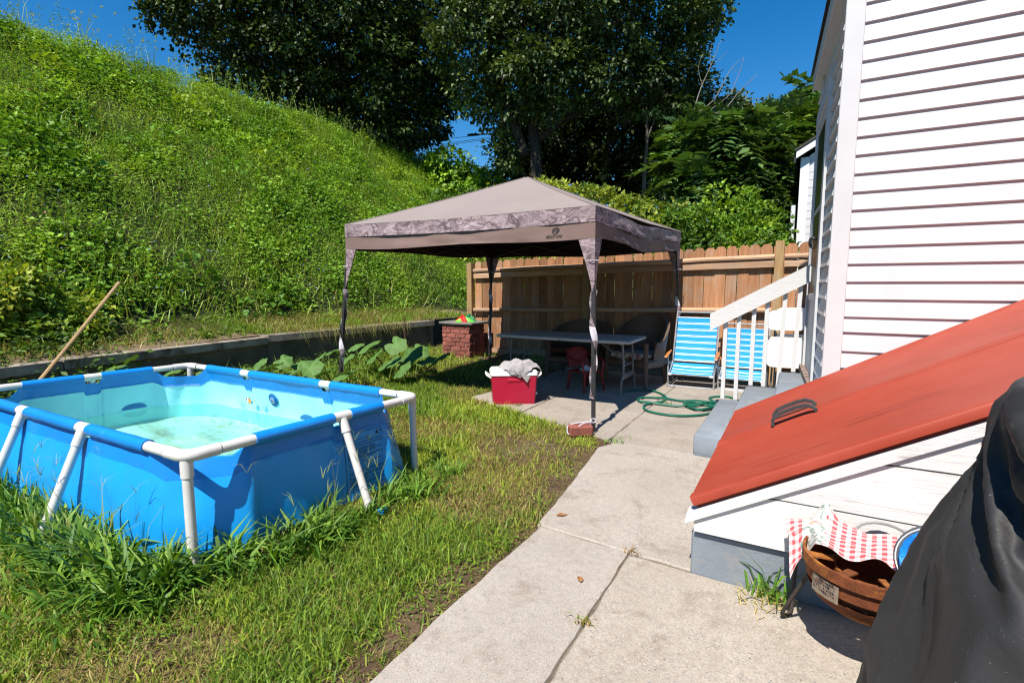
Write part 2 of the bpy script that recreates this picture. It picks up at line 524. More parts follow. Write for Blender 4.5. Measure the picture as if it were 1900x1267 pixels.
# ------------------------------------------------------------------ retaining wall
m_wall = mat('dark_cast_wall', (0.15, 0.13, 0.10), (0.085, 0.075, 0.055), scale=3, rough=0.95, spec=0.15, bump=0.7, bscale=25, dirt=(0.035, 0.04, 0.02), dscale=2.5)
m_cap = mat('wall_coping', (0.37, 0.32, 0.26), (0.25, 0.21, 0.165), scale=5, rough=0.95, spec=0.15, bump=0.7, bscale=40, dirt=(0.10, 0.075, 0.05), dscale=3.5, dlo=0.48, dhi=0.65)
rw = empty('retaining_wall', (-6.9, 4.5, 0), 0, 'low concrete retaining wall with pale coping along the foot of the weedy bank', 'retaining wall')
WL = [(-6.2, 0.6), (-6.45, 2.15), (-6.72, 4.6), (-6.56, 6.5), (-6.42, 8.1)]
def wall_h(y): return 0.012+0.05*min(1, max(0, (y-3.0)/4.0))
def wall_x(y): return np.interp(y, [p[1] for p in WL], [p[0] for p in WL])
for k in range(len(WL)-1):
    a, b = np.array(WL[k]), np.array(WL[k+1]); g = (b-a)/np.linalg.norm(b-a)*0.006
    mb = MB(); mb.prism([(a[0]+g[0], a[1]+g[1], -0.15), (b[0]-g[0], b[1]-g[1], -0.15), (b[0]-g[0]-0.22, b[1]-g[1], -0.15), (a[0]+g[0]-0.22, a[1]+g[1], -0.15)], (0, 0, 0.64+wall_h((a[1]+b[1])/2)))
    mb.build('wall_panel', m_wall, rw)
    mb = MB(); mb.prism([(a[0]+g[0]+0.035, a[1]+g[1], 0.492), (b[0]-g[0]+0.035, b[1]-g[1], 0.492), (b[0]-g[0]-0.34, b[1]-g[1], 0.492), (a[0]+g[0]-0.34, a[1]+g[1], 0.492)], (0, 0, 0.095))
    mb.v = [(x_, y_, z_+wall_h((a[1]+b[1])/2)) for x_, y_, z_ in mb.v]
    mb.build('coping', m_cap, rw)
# earth between the wall and the bank
def ledge_grid():
    ys = np.linspace(-3, 10.5, 80); G = np.zeros((12, 80, 3))
    for k, t in enumerate(np.linspace(0, 1, 12)):
        xw = wall_x(ys)-0.16; x = xw*(1-t)+(-7.9)*t
        z = 0.590+wall_h(0)+0.05*np.clip((ys-3)/4, 0, 1)+(fbm(x*3, ys*3, 8)-0.5)*0.06*np.clip(t*5, 0, 1)+0.10*t
        G[k] = np.stack([x, ys, z], -1)
    return G
_lg = MB().grid(ledge_grid()); _lg.f = [f[::-1] for f in _lg.f] if np.cross(ledge_grid()[1, 0]-ledge_grid()[0, 0], ledge_grid()[0, 1]-ledge_grid()[0, 0])[2] < 0 else _lg.f
tag(_lg.build('bank_ledge', mat('dry_earth', (0.13, 0.095, 0.06), (0.20, 0.155, 0.09), scale=6, rough=0.95, spec=0.1, bump=0.8, bscale=40), smooth=True, auto=None), kind='structure')
ground_grid('planting_strip', np.linspace(-7.3, -5.2, 10), np.linspace(-3, 1.2, 20), lambda X, Y: 0.0*X-0.01+np.clip((-6.1-X)*0.9, 0, 0.62), m_soil)

rod = MB().tube([(-6.13, 6.92, 0.0), (-6.13, 6.92, 0.82)], 0.011, 6).build('rod', mat('rusty_iron', (0.12, 0.05, 0.025), (0.06, 0.03, 0.02), scale=30, rough=0.9))
tag(rod, 'thin rusty iron rod standing upright against the retaining wall', 'rod')

# ------------------------------------------------------------------ brick pillar
m_brick = mat('red_brick', (0.30, 0.10, 0.075), (0.21, 0.07, 0.055), scale=14, rough=0.9, spec=0.2, bump=0.5, bscale=60, rnd=0.3, dirt=(0.38, 0.26, 0.2), dscale=9, dlo=0.62, dhi=0.72)
m_mortar = mat('mortar', (0.40, 0.34, 0.28), scale=30, rough=0.95, spec=0.1, bump=0.6, bscale=60)
px0, px1, py0, py1 = -5.47, -4.88, 7.15, 7.62; pz = 0.09
pil = empty('brick_pillar', ((px0+px1)/2, (py0+py1)/2, pz), 0, 'squat red brick pillar with a stone cap at the end of the retaining wall', 'brick pillar')
MB().box((px0+0.02, py0+0.02, -0.1), (px1-0.02, py1-0.02, pz+0.585)).build('mortar_core', m_mortar, pil)
bl, bh = 0.185, 0.066
brick_me = {}
def brick(cx, cy, z, lx, ly):
    key = (round(lx, 3), round(ly, 3))
    if key not in brick_me: brick_me[key] = MB().box((-lx/2, -ly/2, 0), (lx/2, ly/2, bh), 0.006).mesh('brick')
    me = brick_me[key]
    first = not me.materials
    o = bpy.data.objects.new('brick', me); C.objects.link(o)
    if first: me.materials.append(m_brick)
    o.parent = pil
    o.location = Vector((cx, cy, z))-pil.location + Vector((random.uniform(-.004, .004), random.uniform(-.004, .004), 0))
    o.rotation_euler = (0, 0, random.uniform(-.02, .02))
for c in range(8):
    z = pz-0.02+c*(bh+0.0095)
    off = (c % 2)*0.5
    xs = [px0]
    x = px0 + (bl*0.5+0.01 if off else 0)
    if off: brick(px0+bl*0.25, py0+0.045, z, bl*0.5, 0.09)
    while x+0.09 < px1:
        l = min(bl, px1-x)
        brick(x+l/2, py0+0.045, z, l, 0.09)
        x += l+0.011
    y = py0+0.102
    while y+0.08 < py1:
        l = min(bl if c % 2 else bl, py1-y)
        brick(px1-0.045, y+l/2, z, 0.09, l); y += l+0.011
MB().box((px0-0.05, py0-0.04, pz+0.588), (px1+0.07, py1+0.05, pz+0.632), 0.012).build('capstone', mat('slate_cap', (0.13, 0.125, 0.115), (0.2, 0.19, 0.17), scale=7, rough=0.85, bump=0.6, bscale=30), pil)

# ------------------------------------------------------------------ timber fence
def wood_mat(name, col, col2, rnd=0.22, axis=2, grain=28):
    m, nt, b, oc = base_mat(name)
    oi = nt.nodes.new('ShaderNodeObjectInfo')
    sc = nt.nodes.new('ShaderNodeVectorMath'); sc.operation = 'SCALE'; sc.inputs[0].default_value = (31.7, 19.3, 23.1)
    nt.links.new(oi.outputs['Random'], sc.inputs['Scale'])
    ad = nt.nodes.new('ShaderNodeVectorMath'); ad.operation = 'ADD'
    nt.links.new(oc, ad.inputs[0]); nt.links.new(sc.outputs[0], ad.inputs[1])
    st = [grain]*3; st[axis] = 1.6
    v = _map(nt, ad.outputs[0], st)
    g = _noise(nt, v, 1.0, 6, 0.65, 0.6)
    c = _mix(nt, col, col2, _ramp(nt, g, [(0.35, 0.0), (0.68, 1.0)]))
    kv = nt.nodes.new('ShaderNodeTexVoronoi'); kv.inputs['Scale'].default_value = 2.6
    st2 = [1.6]*3; st2[axis] = 0.8
    nt.links.new(_map(nt, ad.outputs[0], st2), kv.inputs['Vector'])
    c = _mix(nt, c, (0.10, 0.045, 0.02), _ramp(nt, kv.outputs['Distance'], [(0.035, 0.8), (0.075, 0.0)]))
    gr = _ramp(nt, _noise(nt, ad.outputs[0], 2.3, 5, 0.7), [(0.5, 0.0), (0.72, 0.6)])
    c = _mix(nt, c, (0.30, 0.25, 0.2), gr)
    hv = nt.nodes.new('ShaderNodeHueSaturation'); mr = nt.nodes.new('ShaderNodeMapRange')
    nt.links.new(oi.outputs['Random'], mr.inputs[0]); mr.inputs[3].default_value = 1-rnd; mr.inputs[4].default_value = 1+rnd
    nt.links.new(mr.outputs[0], hv.inputs['Value']); nt.links.new(c, hv.inputs['Color'])
    nt.links.new(hv.outputs[0], b.inputs['Base Color'])
    b.inputs['Roughness'].default_value = 0.8; b.inputs['Specular IOR Level'].default_value = 0.2
    bn = nt.nodes.new('ShaderNodeBump'); bn.inputs['Strength'].default_value = 0.4; bn.inputs['Distance'].default_value = 0.004
    nt.links.new(g, bn.inputs['Height']); nt.links.new(bn.outputs[0], b.inputs['Normal'])
    return m
m_cedar = wood_mat('cedar', (0.38, 0.195, 0.10), (0.24, 0.11, 0.052), rnd=0.32)
m_rail = wood_mat('cedar_rail', (0.50, 0.33, 0.21), (0.34, 0.19, 0.11), axis=0)
m_postw = wood_mat('treated_post', (0.36, 0.235, 0.11), (0.24, 0.145, 0.065))

FA, FB = np.array([-5.22, 7.80]), np.array([0.20, 7.68])
fd = (FB-FA)/np.linalg.norm(FB-FA); fn = np.array([fd[1], -fd[0]])      # fn points to the yard
FL = np.linalg.norm(FB-FA)
def fence_pt(u, off, z): p = FA+fd*u+fn*off; return (p[0], p[1], z)
def fence_top(u): return 1.795+0.125*u/FL
fang = math.atan2(fd[1], fd[0])
fence = empty('fence', fence_pt(FL/2, 0, 0), 0, 'brown dog-eared cedar fence across the back of the yard', 'fence')
PW = 0.142
pk = MB().prism([(-PW/2, 0, 0), (PW/2, 0, 0), (PW/2, 0, 1.755), (PW/2-0.035, 0, 1.8), (-PW/2+0.035, 0, 1.8), (-PW/2, 0, 1.755)], (0, 0.018, 0)).mesh('picket')
pk.materials.append(m_cedar)
u = 0.09; k = 0
while u < FL:
    o = bpy.data.objects.new('picket', pk); C.objects.link(o); o.parent = fence
    bay = -0.012 if 2.25 < u < 3.6 else 0.0
    o.location = Vector(fence_pt(u, -0.02, 0.10+0.12*(1-u/FL)))-fence.location
    o.scale = (1, 1, (fence_top(u)+bay-0.10-0.12*(1-u/FL)+random.uniform(-.008, .008))/1.8)
    o.rotation_euler = (random.uniform(-.006, .006), random.uniform(-.006, .006), fang+random.uniform(-.02, .02))
    u += PW+random.choice([0.003, 0.005, 0.006, 0.012]); k += 1
for i, u in enumerate([-0.04, 2.25, 4.98]):
    s = 0.052
    q = MB().prism([fence_pt(u-s, 0.0, 0), fence_pt(u+s, 0.0, 0), fence_pt(u+s, 0.10, 0), fence_pt(u-s, 0.10, 0)], (0, 0, fence_top(u)+(0.03 if i == 2 else -0.03)))
    q.build('post', m_postw, fence)
for (ua, ub) in [(0.02, 2.19), (2.31, 4.92), (5.04, FL)]:
    for (dz, kind) in [(-0.175, 'round'), (-0.265, 'flat'), (-0.885, 'round'), (-1.62, 'flat')]:
        za, zb = fence_top(ua)+dz, fence_top(ub)+dz
        if kind == 'round':
            n = 6
            pts = [np.array(fence_pt(ua+(ub-ua)*t/n, 0.03, za+(zb-za)*t/n+random.uniform(-.004, .004))) for t in range(n+1)]
            q = MB().tube(pts, [0.036+random.uniform(-.003, .003) for _ in pts], 10)
            o = q.build('rail', m_rail, fence, smooth=True)
        else:
            a, b = np.array(fence_pt(ua, 0.0, za)), np.array(fence_pt(ub, 0.0, zb))
            nn = np.array((*fn, 0))*0.038
            q = MB().prism([a-(0, 0, 0.045), b-(0, 0, 0.045), b+(0, 0, 0.045), a+(0, 0, 0.045)], nn)
            o = q.build('rail', m_rail, fence)

# ------------------------------------------------------------------ white house
m_vinyl = mat('white_siding', (0.555, 0.545, 0.55), (0.53, 0.52, 0.525), scale=2.2, rough=0.42, spec=0.35, bump=0.05, bscale=8, dirt=(0.49, 0.47, 0.46), dscale=2.0, dlo=0.58, dhi=0.85)
m_trimw = mat('white_trim', (0.565, 0.565, 0.57), (0.535, 0.535, 0.54), scale=4, rough=0.5, spec=0.35, bump=0.08, bscale=20, dirt=(0.42, 0.39, 0.37), dscale=3.5, dlo=0.66, dhi=0.9)
m_shingle = mat('dark_shingle', (0.035, 0.033, 0.03), (0.06, 0.055, 0.05), scale=30, rough=0.95, bump=0.6)
m_glass = mat('dark_glass', (0.012, 0.014, 0.016), scale=3, rough=0.35, spec=0.15)
m_black = mat('black_metal', (0.015, 0.015, 0.016), (0.03, 0.03, 0.03), scale=40, rough=0.5, spec=0.4)
HY = 4.22
house = empty('house', (1.2, 5.2, 0), 0, 'white clapboard house with a grey stoop and side door on the right', 'house')
# gable wall facing the yard path: boards with a lipped lower edge
NB = 42
ztops = [0.05+0.1207*k for k in range(NB)]
for k in range(NB):
    z0 = 0.046+0.1207*k; z1 = z0+0.1207
    lip = 0.0195; sag = random.uniform(-.0015, .0015)
    xr = 4.3
    prof = [(HY, z1+0.012), (HY, z0), (HY-lip+0.004, z0+sag), (HY-lip, z0+0.006+sag), (HY-0.004, z1+0.010)]
    x0 = 0.287
    mb = MB().prism([(x0, y, z) for y, z in prof], (xr-x0, 0, 0))
    if k == 8:                                       # one board has slipped and gaps below
        mb = MB().prism([(x0, y, z+(0.014 if z < z1 else 0)) for y, z in prof], (xr-x0, 0, 0))
    mb.build('siding_board', m_vinyl, house)
MB().box((0.20, HY+0.004, 0.0), (4.3, 4.6, 5.15)).build('wall', m_trimw, house)
MB().box((0.175, HY-0.026, 0.02), (0.286, HY+0.05, 5.1), 0.004).build('corner_board', m_trimw, house)
# door side, turned a little: x = 0.185-0.05*(y-4.22)
def sx(y, off=0.0): return 0.187-0.05*(y-HY)-off
def side_prism(y0, y1, z0, z1, o0, o1):
    """box on the door wall from off o0 (inner) to o1 (outer)"""
    return MB().prism([(sx(y0, o0), y0, z0), (sx(y1, o0), y1, z0), (sx(y1, o1), y1, z0), (sx(y0, o1), y0, z0)], (0, 0, z1-z0))
side_prism(HY+0.06, 6.25, 0.0, 3.42, -0.25, -0.012).build('wall', m_trimw, house)
for k in range(28):
    z0 = 0.046+0.1207*k; z1 = z0+0.1207
    for (ya, yb) in [(HY+0.028, 4.80), (5.93, 6.22)]:
        P = lambda y: [(sx(y, -0.01), y, z1), (sx(y, -0.01), y, z0), (sx(y, 0.016), y, z0), (sx(y, 0.018), y, z0+0.006), (sx(y, -0.004), y, z1-0.001)]
        a, b = P(ya), P(yb)
        n = len(a)
        MB().add(a+b, [tuple(range(n)), tuple(range(2*n-1, n-1, -1))]+[(j, j+n, (j+1) % n+n, (j+1) % n) for j in range(n)]).build('siding_board', m_vinyl, house)
side_prism(4.805, 4.90, 0.46, 2.85, -0.01, 0.034).build('door_casing', m_trimw, house)
side_prism(5.83, 5.925, 0.46, 2.85, -0.01, 0.034).build('door_casing', m_trimw, house)
side_prism(4.805, 5.925, 2.852, 2.96, -0.01, 0.038).build('door_casing', m_trimw, house)
sd = side_prism(4.903, 5.827, 0.56, 2.848, -0.01, 0.014).build('storm_door', m_trimw, house)
side_prism(5.00, 5.73, 1.28, 2.74, 0.0141, 0.022).build('pane', m_glass, sd)
for a in ((4.965, 5.765, 1.22, 1.278, 0.0141, 0.03), (4.965, 5.765, 2.742, 2.80, 0.0141, 0.03), (4.965, 4.998, 1.28, 2.74, 0.0141, 0.03), (5.732, 5.765, 1.28, 2.74, 0.0141, 0.03), (5.0, 5.73, 2.0, 2.03, 0.0221, 0.03)):
    side_prism(*a).build('sash', m_trimw, sd)
MB().tube(spline([(sx(5.3, .02), 5.3, 1.76), (sx(5.3, .05), 5.3, 1.77), (sx(5.4, .06), 5.4, 1.76), (sx(5.5, .05), 5.5, 1.72), (sx(5.5, .02), 5.5, 1.70)], 5), 0.014, 8).build('handle', m_black, sd, smooth=True)
m_rust = mat('rust_sill', (0.30, 0.25, 0.22), (0.12, 0.06, 0.035), scale=18, rough=0.9, bump=0.8, bscale=60)
side_prism(4.82, 5.90, 0.505, 0.555, -0.01, 0.06).build('sill', m_rust, house)
side_prism(4.60, 4.80, 0.40, 0.56, 0.019, 0.035).build('sill', m_rust, house)
# eave over the door side, and the roof above the gable
MB().prism([(sx(HY-0.1, 0.05), HY-0.10, 3.36), (sx(6.32, 0.05), 6.32, 3.36), (sx(6.32, -0.1), 6.32, 3.36), (sx(HY-.1, -0.1), HY-0.10, 3.36)], (0, 0, 0.03)).build('soffit', m_trimw, house)
MB().prism([(sx(HY-0.12, 0.051), HY-0.12, 3.35), (sx(6.34, 0.051), 6.34, 3.35), (sx(6.34, 0.068), 6.34, 3.35), (sx(HY-.12, 0.068), HY-0.12, 3.35)], (0, 0, 0.15)).build('fascia', m_trimw, house)
a, b = HY-0.16, 6.38
for k in range(10):                                   # shingle courses
    e0 = k*0.16
    MB().prism([(sx(a, 0.09-e0), a, 3.515+e0*0.55), (sx(b, 0.09-e0), b, 3.515+e0*0.55), (sx(b, -0.07-e0), b, 3.615+e0*0.55), (sx(a, -0.07-e0), a, 3.615+e0*0.55)], (0, 0, 0.018)).build('shingle_course', m_shingle, house)
MB().prism([(0.2, 6.23, 0), (4.3, 6.23, 0), (4.3, 6.23, 5.0), (1.9, 6.23, 5.0), (0.1, 6.23, 3.5)], (0, -0.06, 0)).build('wall', m_trimw, house)
MB().prism([(1.55, HY-0.2, 4.5), (4.5, HY-0.2, 5.8), (4.5, 6.4, 5.8), (1.55, 6.4, 4.5)], (0, 0, 0.06)).build('roof', m_shingle, house)
# wing of the house that carries the cellar hatch (right of the frame)
for k in range(32):
    z0 = 0.046+0.1207*k; z1 = z0+0.1207
    MB().prism([(2.34, -2.0, z1+0.01), (2.34, -2.0, z0), (2.322, -2.0, z0), (2.320, -2.0, z0+0.006), (2.336, -2.0, z1+0.01)], (0, 6.19, 0)).build('siding_board', m_vinyl, house)
MB().box((2.342, -2.0, 0), (2.6, 4.19, 3.9)).build('wall', m_trimw, house)

# ------------------------------------------------------------------ neighbour's house behind the fence
nb = empty('house', (1.2, 13.6, 0), 0, 'far white house with dark eave seen above the fence between trees and porch', 'house')
m_wallg = mat('white_wall', (0.74, 0.74, 0.74), scale=2, rough=0.5)
MB().prism([(0.055, 13.02, 0.3), (4.0, 13.02, 0.3), (4.0, 13.02, 5.6), (2.6, 13.02, 5.6), (0.055, 13.02, 4.16)], (0, 5.5, 0)).build('wall', m_wallg, nb)
MB().box((-0.11, 12.965, 0.3), (0.06, 13.03, 4.12), 0.004).build('corner_board', m_wallg, nb)
for k in range(23):
    z0 = 0.5+0.165*k; x1 = 2.5
    xa = max(0.062, 0.062+(z0-3.95)*1.4)
    MB().prism([(xa, 13.018, z0+0.17), (xa, 13.018, z0), (xa, 12.994, z0), (xa, 13.0, z0+0.17)], (x1-xa, 0, 0)).build('siding_board', m_vinyl, nb)
MB().prism([(-0.20, 12.80, 4.08), (2.7, 12.80, 5.85), (2.7, 12.80, 5.99), (-0.20, 12.80, 4.22)], (0, 0.05, 0)).build('rake_board', m_wallg, nb)
MB().prism([(-0.22, 12.78, 4.225), (2.7, 12.78, 6.0), (2.7, 12.78, 6.06), (-0.24, 12.78, 4.275)], (0, 6.0, 0)).build('roof', m_shingle, nb)
MB().prism([(-0.24, 12.86, 4.0), (-0.20, 12.86, 4.0), (-0.20, 12.86, 4.2), (-0.24, 12.86, 4.2)], (0, 5.6, 0)).build('gutter', m_black, nb)
MB().tube([(-0.20, 12.9, 3.1), (-0.20, 12.9, 0.3)], 0.045, 8).build('downspout', m_wallg, nb, smooth=True)
w = MB().box((0.02, 14.2, 2.2), (0.05, 15.0, 3.6)).build('window', m_glass, nb)
MB().box((0.0, 14.1, 2.1), (0.04, 14.19, 3.7)).build('frame', m_wallg, w)

# ------------------------------------------------------------------ grey concrete steps
m_step = mat('grey_painted_concrete', (0.215, 0.245, 0.275), (0.175, 0.20, 0.23), scale=5, rough=0.75, spec=0.3, bump=0.35, bscale=45, dirt=(0.30, 0.27, 0.24), dscale=6, dlo=0.54, dhi=0.72)
st = empty('steps', (-0.2, 4.9, 0), 0, 'three grey painted concrete steps up to the side door', 'steps')
def step(x0, x1, y0, y1, z0, z1, name='step'):
    n = 16; b = 0.015
    mb = MB().box((x0, y0, z0), (x1, y1, z1), b)
    return mb.build(name, m_step, st, smooth=True, auto=60)
step(-0.672, -0.10, 4.145, 5.64, -0.1, 0.165)
step(-0.418, 0.16, 4.148, 5.62, 0.1651, 0.335)
step(-0.122, 0.165, 4.152, 5.60, 0.3351, 0.505)

rl = empty('stair_railing', (-0.3, 5.68, 0.165), 0, 'white painted wooden railing with square balusters along the grey steps', 'railing')
m_wpaint = mat('white_paint_wood', (0.60, 0.59, 0.58), (0.55, 0.54, 0.525), scale=6, rough=0.55, spec=0.3, stretch=(1, 8, 8), bump=0.25, bscale=30, dirt=(0.42, 0.38, 0.33), dscale=7, dlo=0.68, dhi=0.78)
ry = 5.60
MB().prism([(-0.785, ry, 0.885), (0.10, ry, 1.392), (0.10, ry, 1.56), (-0.790, ry, 1.06)], (0, 0.038, 0)).build('handrail', m_wpaint, rl)
for (x, zb) in ((-0.640, 0.166), (-0.515, 0.166), (-0.378, 0.336), (-0.262, 0.336), (-0.118, 0.336), (0.008, 0.506)):
    zt = 0.885+(x+0.785)*0.573+0.06
    ln = 0.012 if x > -0.13 else 0.0
    MB().prism([(x-0.019-ln, ry+0.04, zb), (x+0.019-ln, ry+0.04, zb), (x+0.019+ln, ry+0.04, zt), (x-0.019+ln, ry+0.04, zt)], (0, 0.036, 0)).build('baluster', m_wpaint, rl)
MB().prism([(-0.62, ry+0.078, 0.25), (-0.20, ry+0.078, 0.25), (-0.20, ry+0.078, 0.275), (-0.62, ry+0.078, 0.275)], (0, 0.02, 0)).build('lower_rail', m_wpaint, rl)

# ------------------------------------------------------------------ cellar hatch (bulkhead) with red doors
m, nt, b, oc = base_mat('red_door_paint')
v = _map(nt, oc, (1, 1, 1), (0, R(-29), 0))
v2 = _map(nt, v, (1.3, 46, 1))
s1 = _ramp(nt, _noise(nt, v2, 1.0, 6, 0.7, 0.4), [(0.54, 0.0), (0.72, 0.95)])
pat = _ramp(nt, _noise(nt, oc, 2.4, 4, 0.6), [(0.42, 0.0), (0.62, 1.0)])
mm = nt.nodes.new('ShaderNodeMath'); mm.operation = 'MULTIPLY'
nt.links.new(s1, mm.inputs[0]); nt.links.new(pat, mm.inputs[1])
c = _mix(nt, (0.305, 0.045, 0.023), (0.345, 0.060, 0.034), _ramp(nt, _noise(nt, oc, 3, 5), [(0.35, 0.0), (0.7, 1.0)]))
c = _mix(nt, c, (0.12, 0.018, 0.014), mm.outputs[0])
wear = _ramp(nt, _noise(nt, oc, 11, 8, 0.8), [(0.62, 0.0), (0.8, 0.5)])
c = _mix(nt, c, (0.22, 0.05, 0.035), wear)
nt.links.new(c, b.inputs['Base Color'])
b.inputs['Roughness'].default_value = 0.5; b.inputs['Specular IOR Level'].default_value = 0.3
bn = nt.nodes.new('ShaderNodeBump'); bn.inputs['Strength'].default_value = 0.12; bn.inputs['Distance'].default_value = 0.01
nt.links.new(_noise(nt, oc, 7, 5), bn.inputs['Height']); nt.links.new(bn.outputs[0], b.inputs['Normal'])
m_red = m
# weathered white boards: long cracks in the paint
m, nt, b, oc = base_mat('cracked_white_boards')
v = _map(nt, oc, (3.0, 40, 40))
g = _noise(nt, v, 1.0, 7, 0.7, 0.8)
c = _mix(nt, (0.67, 0.66, 0.645), (0.60, 0.585, 0.57), _ramp(nt, _noise(nt, oc, 5, 4), [(0.4, 0.0), (0.7, 1.0)]))
c = _mix(nt, c, (0.30, 0.27, 0.25), _ramp(nt, g, [(0.60, 0.0), (0.70, 0.8)]))
nt.links.new(c, b.inputs['Base Color']); b.inputs['Roughness'].default_value = 0.6; b.inputs['Specular IOR Level'].default_value = 0.25
bn = nt.nodes.new('ShaderNodeBump'); bn.inputs['Strength'].default_value = 0.6; bn.inputs['Distance'].default_value = 0.006
nt.links.new(g, bn.inputs['Height']); nt.links.new(bn.outputs[0], b.inputs['Normal'])
m_crack = m

hatch = empty('cellar_hatch', (0.5, 3.2, 0), 0, 'sloping red cellar doors on white board cheeks beside the house wall', 'cellar doors')
S = 0.562                                                        # slope
XE = 2.30
def hz(x): return 0.385+S*(x+0.385)                                # top face of the doors
y0, y1, ym = 2.335, 4.185, 3.27
sn = math.hypot(1, S)
nv = np.array((-S/sn, 0, 1/sn))                                   # door normal
def door(ya, yb, xa, xb, th, name='hatch_door', crown=0.0):
    mb = MB()
    # pan door: top sheet, rounded lip folded down along the free edge
    prof = [(ya+0.0, -th), (ya, -0.012), (ya+0.005, -0.003), (ya+0.014, 0.0), (ya+0.055, 0.0), (ya+0.062, -0.006), (ya+0.07, -0.006), (yb-0.03, -0.006), (yb-0.02, 0.0), (yb, 0.0), (yb, -th)]
    rows = []
    for x in np.linspace(xa, xb, 12):
        rows.append([np.array((x, y, hz(x)))+nv*o for y, o in prof])
    G = np.array(rows)
    mb.grid(G)
    n = len(prof)
    mb.f = [f[::-1] for f in mb.f]
    mb.f.append(tuple(range(n))); mb.f.append(tuple(range(11*n, 12*n))[::-1])
    return mb.build(name, m_red, hatch, smooth=True, auto=40)
d1 = door(y0, ym-0.004, -0.385, XE, 0.042)
d2 = door(ym+0.004, y1, -0.385, XE, 0.042)
m_blk = mat('black_handle', (0.03, 0.03, 0.032), (0.05, 0.05, 0.05), scale=30, rough=0.55, bump=0.2)
for (yy, par) in ((ym-0.075, d1), (ym+0.07, d2)):
    pts = []
    for (x, h) in ((-0.085, 0.0), (-0.077, 0.026), (-0.05, 0.046), (-0.01, 0.051), (0.05, 0.051), (0.09, 0.045), (0.114, 0.024), (0.122, 0.0)):
        pts.append(np.array((x, yy, hz(x)))+nv*h)
    hb = MB()
    sec = []
    for p, wdt in zip(pts, (0.024, 0.021, 0.019, 0.017, 0.017, 0.019, 0.021, 0.024)):
        sec.append((p, wdt))
    n = len(sec)
    V = []
    for k, (p, wd) in enumerate(sec):
        t = unit(sec[min(k+1, n-1)][0]-sec[max(k-1, 0)][0]); up = np.cross(t, (0, 1, 0)); up = up if up @ nv > 0 or abs(t@nv) > .5 else -up
        for (a_, b_) in ((-wd, -0.008), (wd, -0.008), (wd, 0.008), (-wd, 0.008)): V.append(p+np.array((0, a_, 0))+up*b_)
    F = [(4*k+j, 4*k+(j+1) % 4, 4*k+4+(j+1) % 4, 4*k+4+j) for k in range(n-1) for j in range(4)]+[(0, 3, 2, 1), (4*n-4, 4*n-3, 4*n-2, 4*n-1)]
    hb.add(V, F).build('handle', m_blk, par, smooth=True, auto=50)
    
# red inner flange; black sheet paints the shade in the gap under the doors
MB().prism([(-0.355, 2.365, hz(-0.355)-0.090), (XE, 2.365, hz(XE)-0.090), (XE, 2.365, hz(XE)-0.060), (-0.355, 2.365, hz(-0.355)-0.060)], (0, 0.03, 0)).build('door_flange', m_red, hatch)
MB().prism([(-0.35, 2.42, 0.03), (XE, 2.42, 0.03), (XE, 2.42, hz(XE)-0.09), (-0.35, 2.42, hz(-0.35)-0.09)], (0, 0.02, 0)).build('gap_shade_sheet', m_black, hatch)
MB().prism([(-0.35, 2.45, 0.03), (-0.35, 4.16, 0.03), (-0.35, 4.16, hz(-0.35)-0.09), (-0.35, 2.45, hz(-0.35)-0.09)], (0.02, 0, 0)).build('end_board', m_crack, hatch)
# trim board along the slope
tz = lambda x: hz(x)-0.060
MB().prism([(-0.405, 2.345, tz(-0.405)-0.062), (-0.395, 2.345, tz(-0.395)-0.012), (XE, 2.345, tz(XE)-0.012), (XE, 2.345, tz(XE)-0.062)], (0, 0.068, 0)).build('trim_board', m_crack, hatch)
# cheek boards
cz = lambda x: tz(x)-0.064
lines = [0.213, 0.438, 0.659, 0.880, 1.10, 1.32, 1.54]
for k in range(6):
    za, zb = lines[k]+0.004, lines[k+1]-0.004
    xa = -0.365
    x_at = lambda z: (z+0.060+0.064-0.385)/S-0.385
    xb0, xb1 = max(xa, x_at(za)), max(xa, x_at(zb))
    if xb0 >= XE: break
    poly = [(xb0, 2.362, za), (XE, 2.362, za), (XE, 2.362, min(zb, cz(XE))), (xb1, 2.362, zb)]
    if k == 0:
        poly = [(xa, 2.362, za), (XE, 2.362, za), (XE, 2.362, zb), (x_at(zb), 2.362, zb), (xa, 2.362, cz(xa))]
    MB().prism(poly, (0, 0.035, 0)).build('cheek_board', m_crack, hatch)
MB().box((-0.378, 2.388, -0.1), (XE, 2.44, 0.205), 0.008).build('foundation', m_step, hatch)
MB().box((-0.378, 2.445, -0.1), (-0.33, 4.1, 0.20)).build('foundation', m_step, hatch)

# ------------------------------------------------------------------ frame pool
PZ = 0.555
PC = [np.array(p) for p in ((-2.45, 1.235), (-2.36, 2.76), (-5.28, 2.76), (-5.42, 1.20))]     # near right, far right, far left, near left
TR = 0.027
m_pvc = mat('white_plastic_pipe', (0.64, 0.625, 0.60), (0.57, 0.55, 0.515), scale=9, rough=0.45, spec=0.4, bump=0.05, dirt=(0.28, 0.25, 0.2), dscale=16, dlo=0.68, dhi=0.76)
m_blue = mat('blue_vinyl', (0.005, 0.215, 0.64), (0.004, 0.195, 0.60), scale=2.5, rough=0.38, spec=0.45, bump=0.25, bscale=4.5, dirt=(0.05, 0.32, 0.78), dscale=9, dlo=0.6, dhi=0.9)
m_blue2 = mat('bright_blue_vinyl', (0.007, 0.315, 0.79), (0.007, 0.29, 0.75), scale=2.5, rough=0.36, spec=0.45, bump=0.3, bscale=5, dirt=(0.04, 0.36, 0.80), dscale=9, dlo=0.6, dhi=0.9)
m_aqua = mat('aqua_vinyl', (0.34, 0.79, 0.88), (0.28, 0.73, 0.85), scale=2.5, rough=0.4, spec=0.4, bump=0.2, bscale=5)
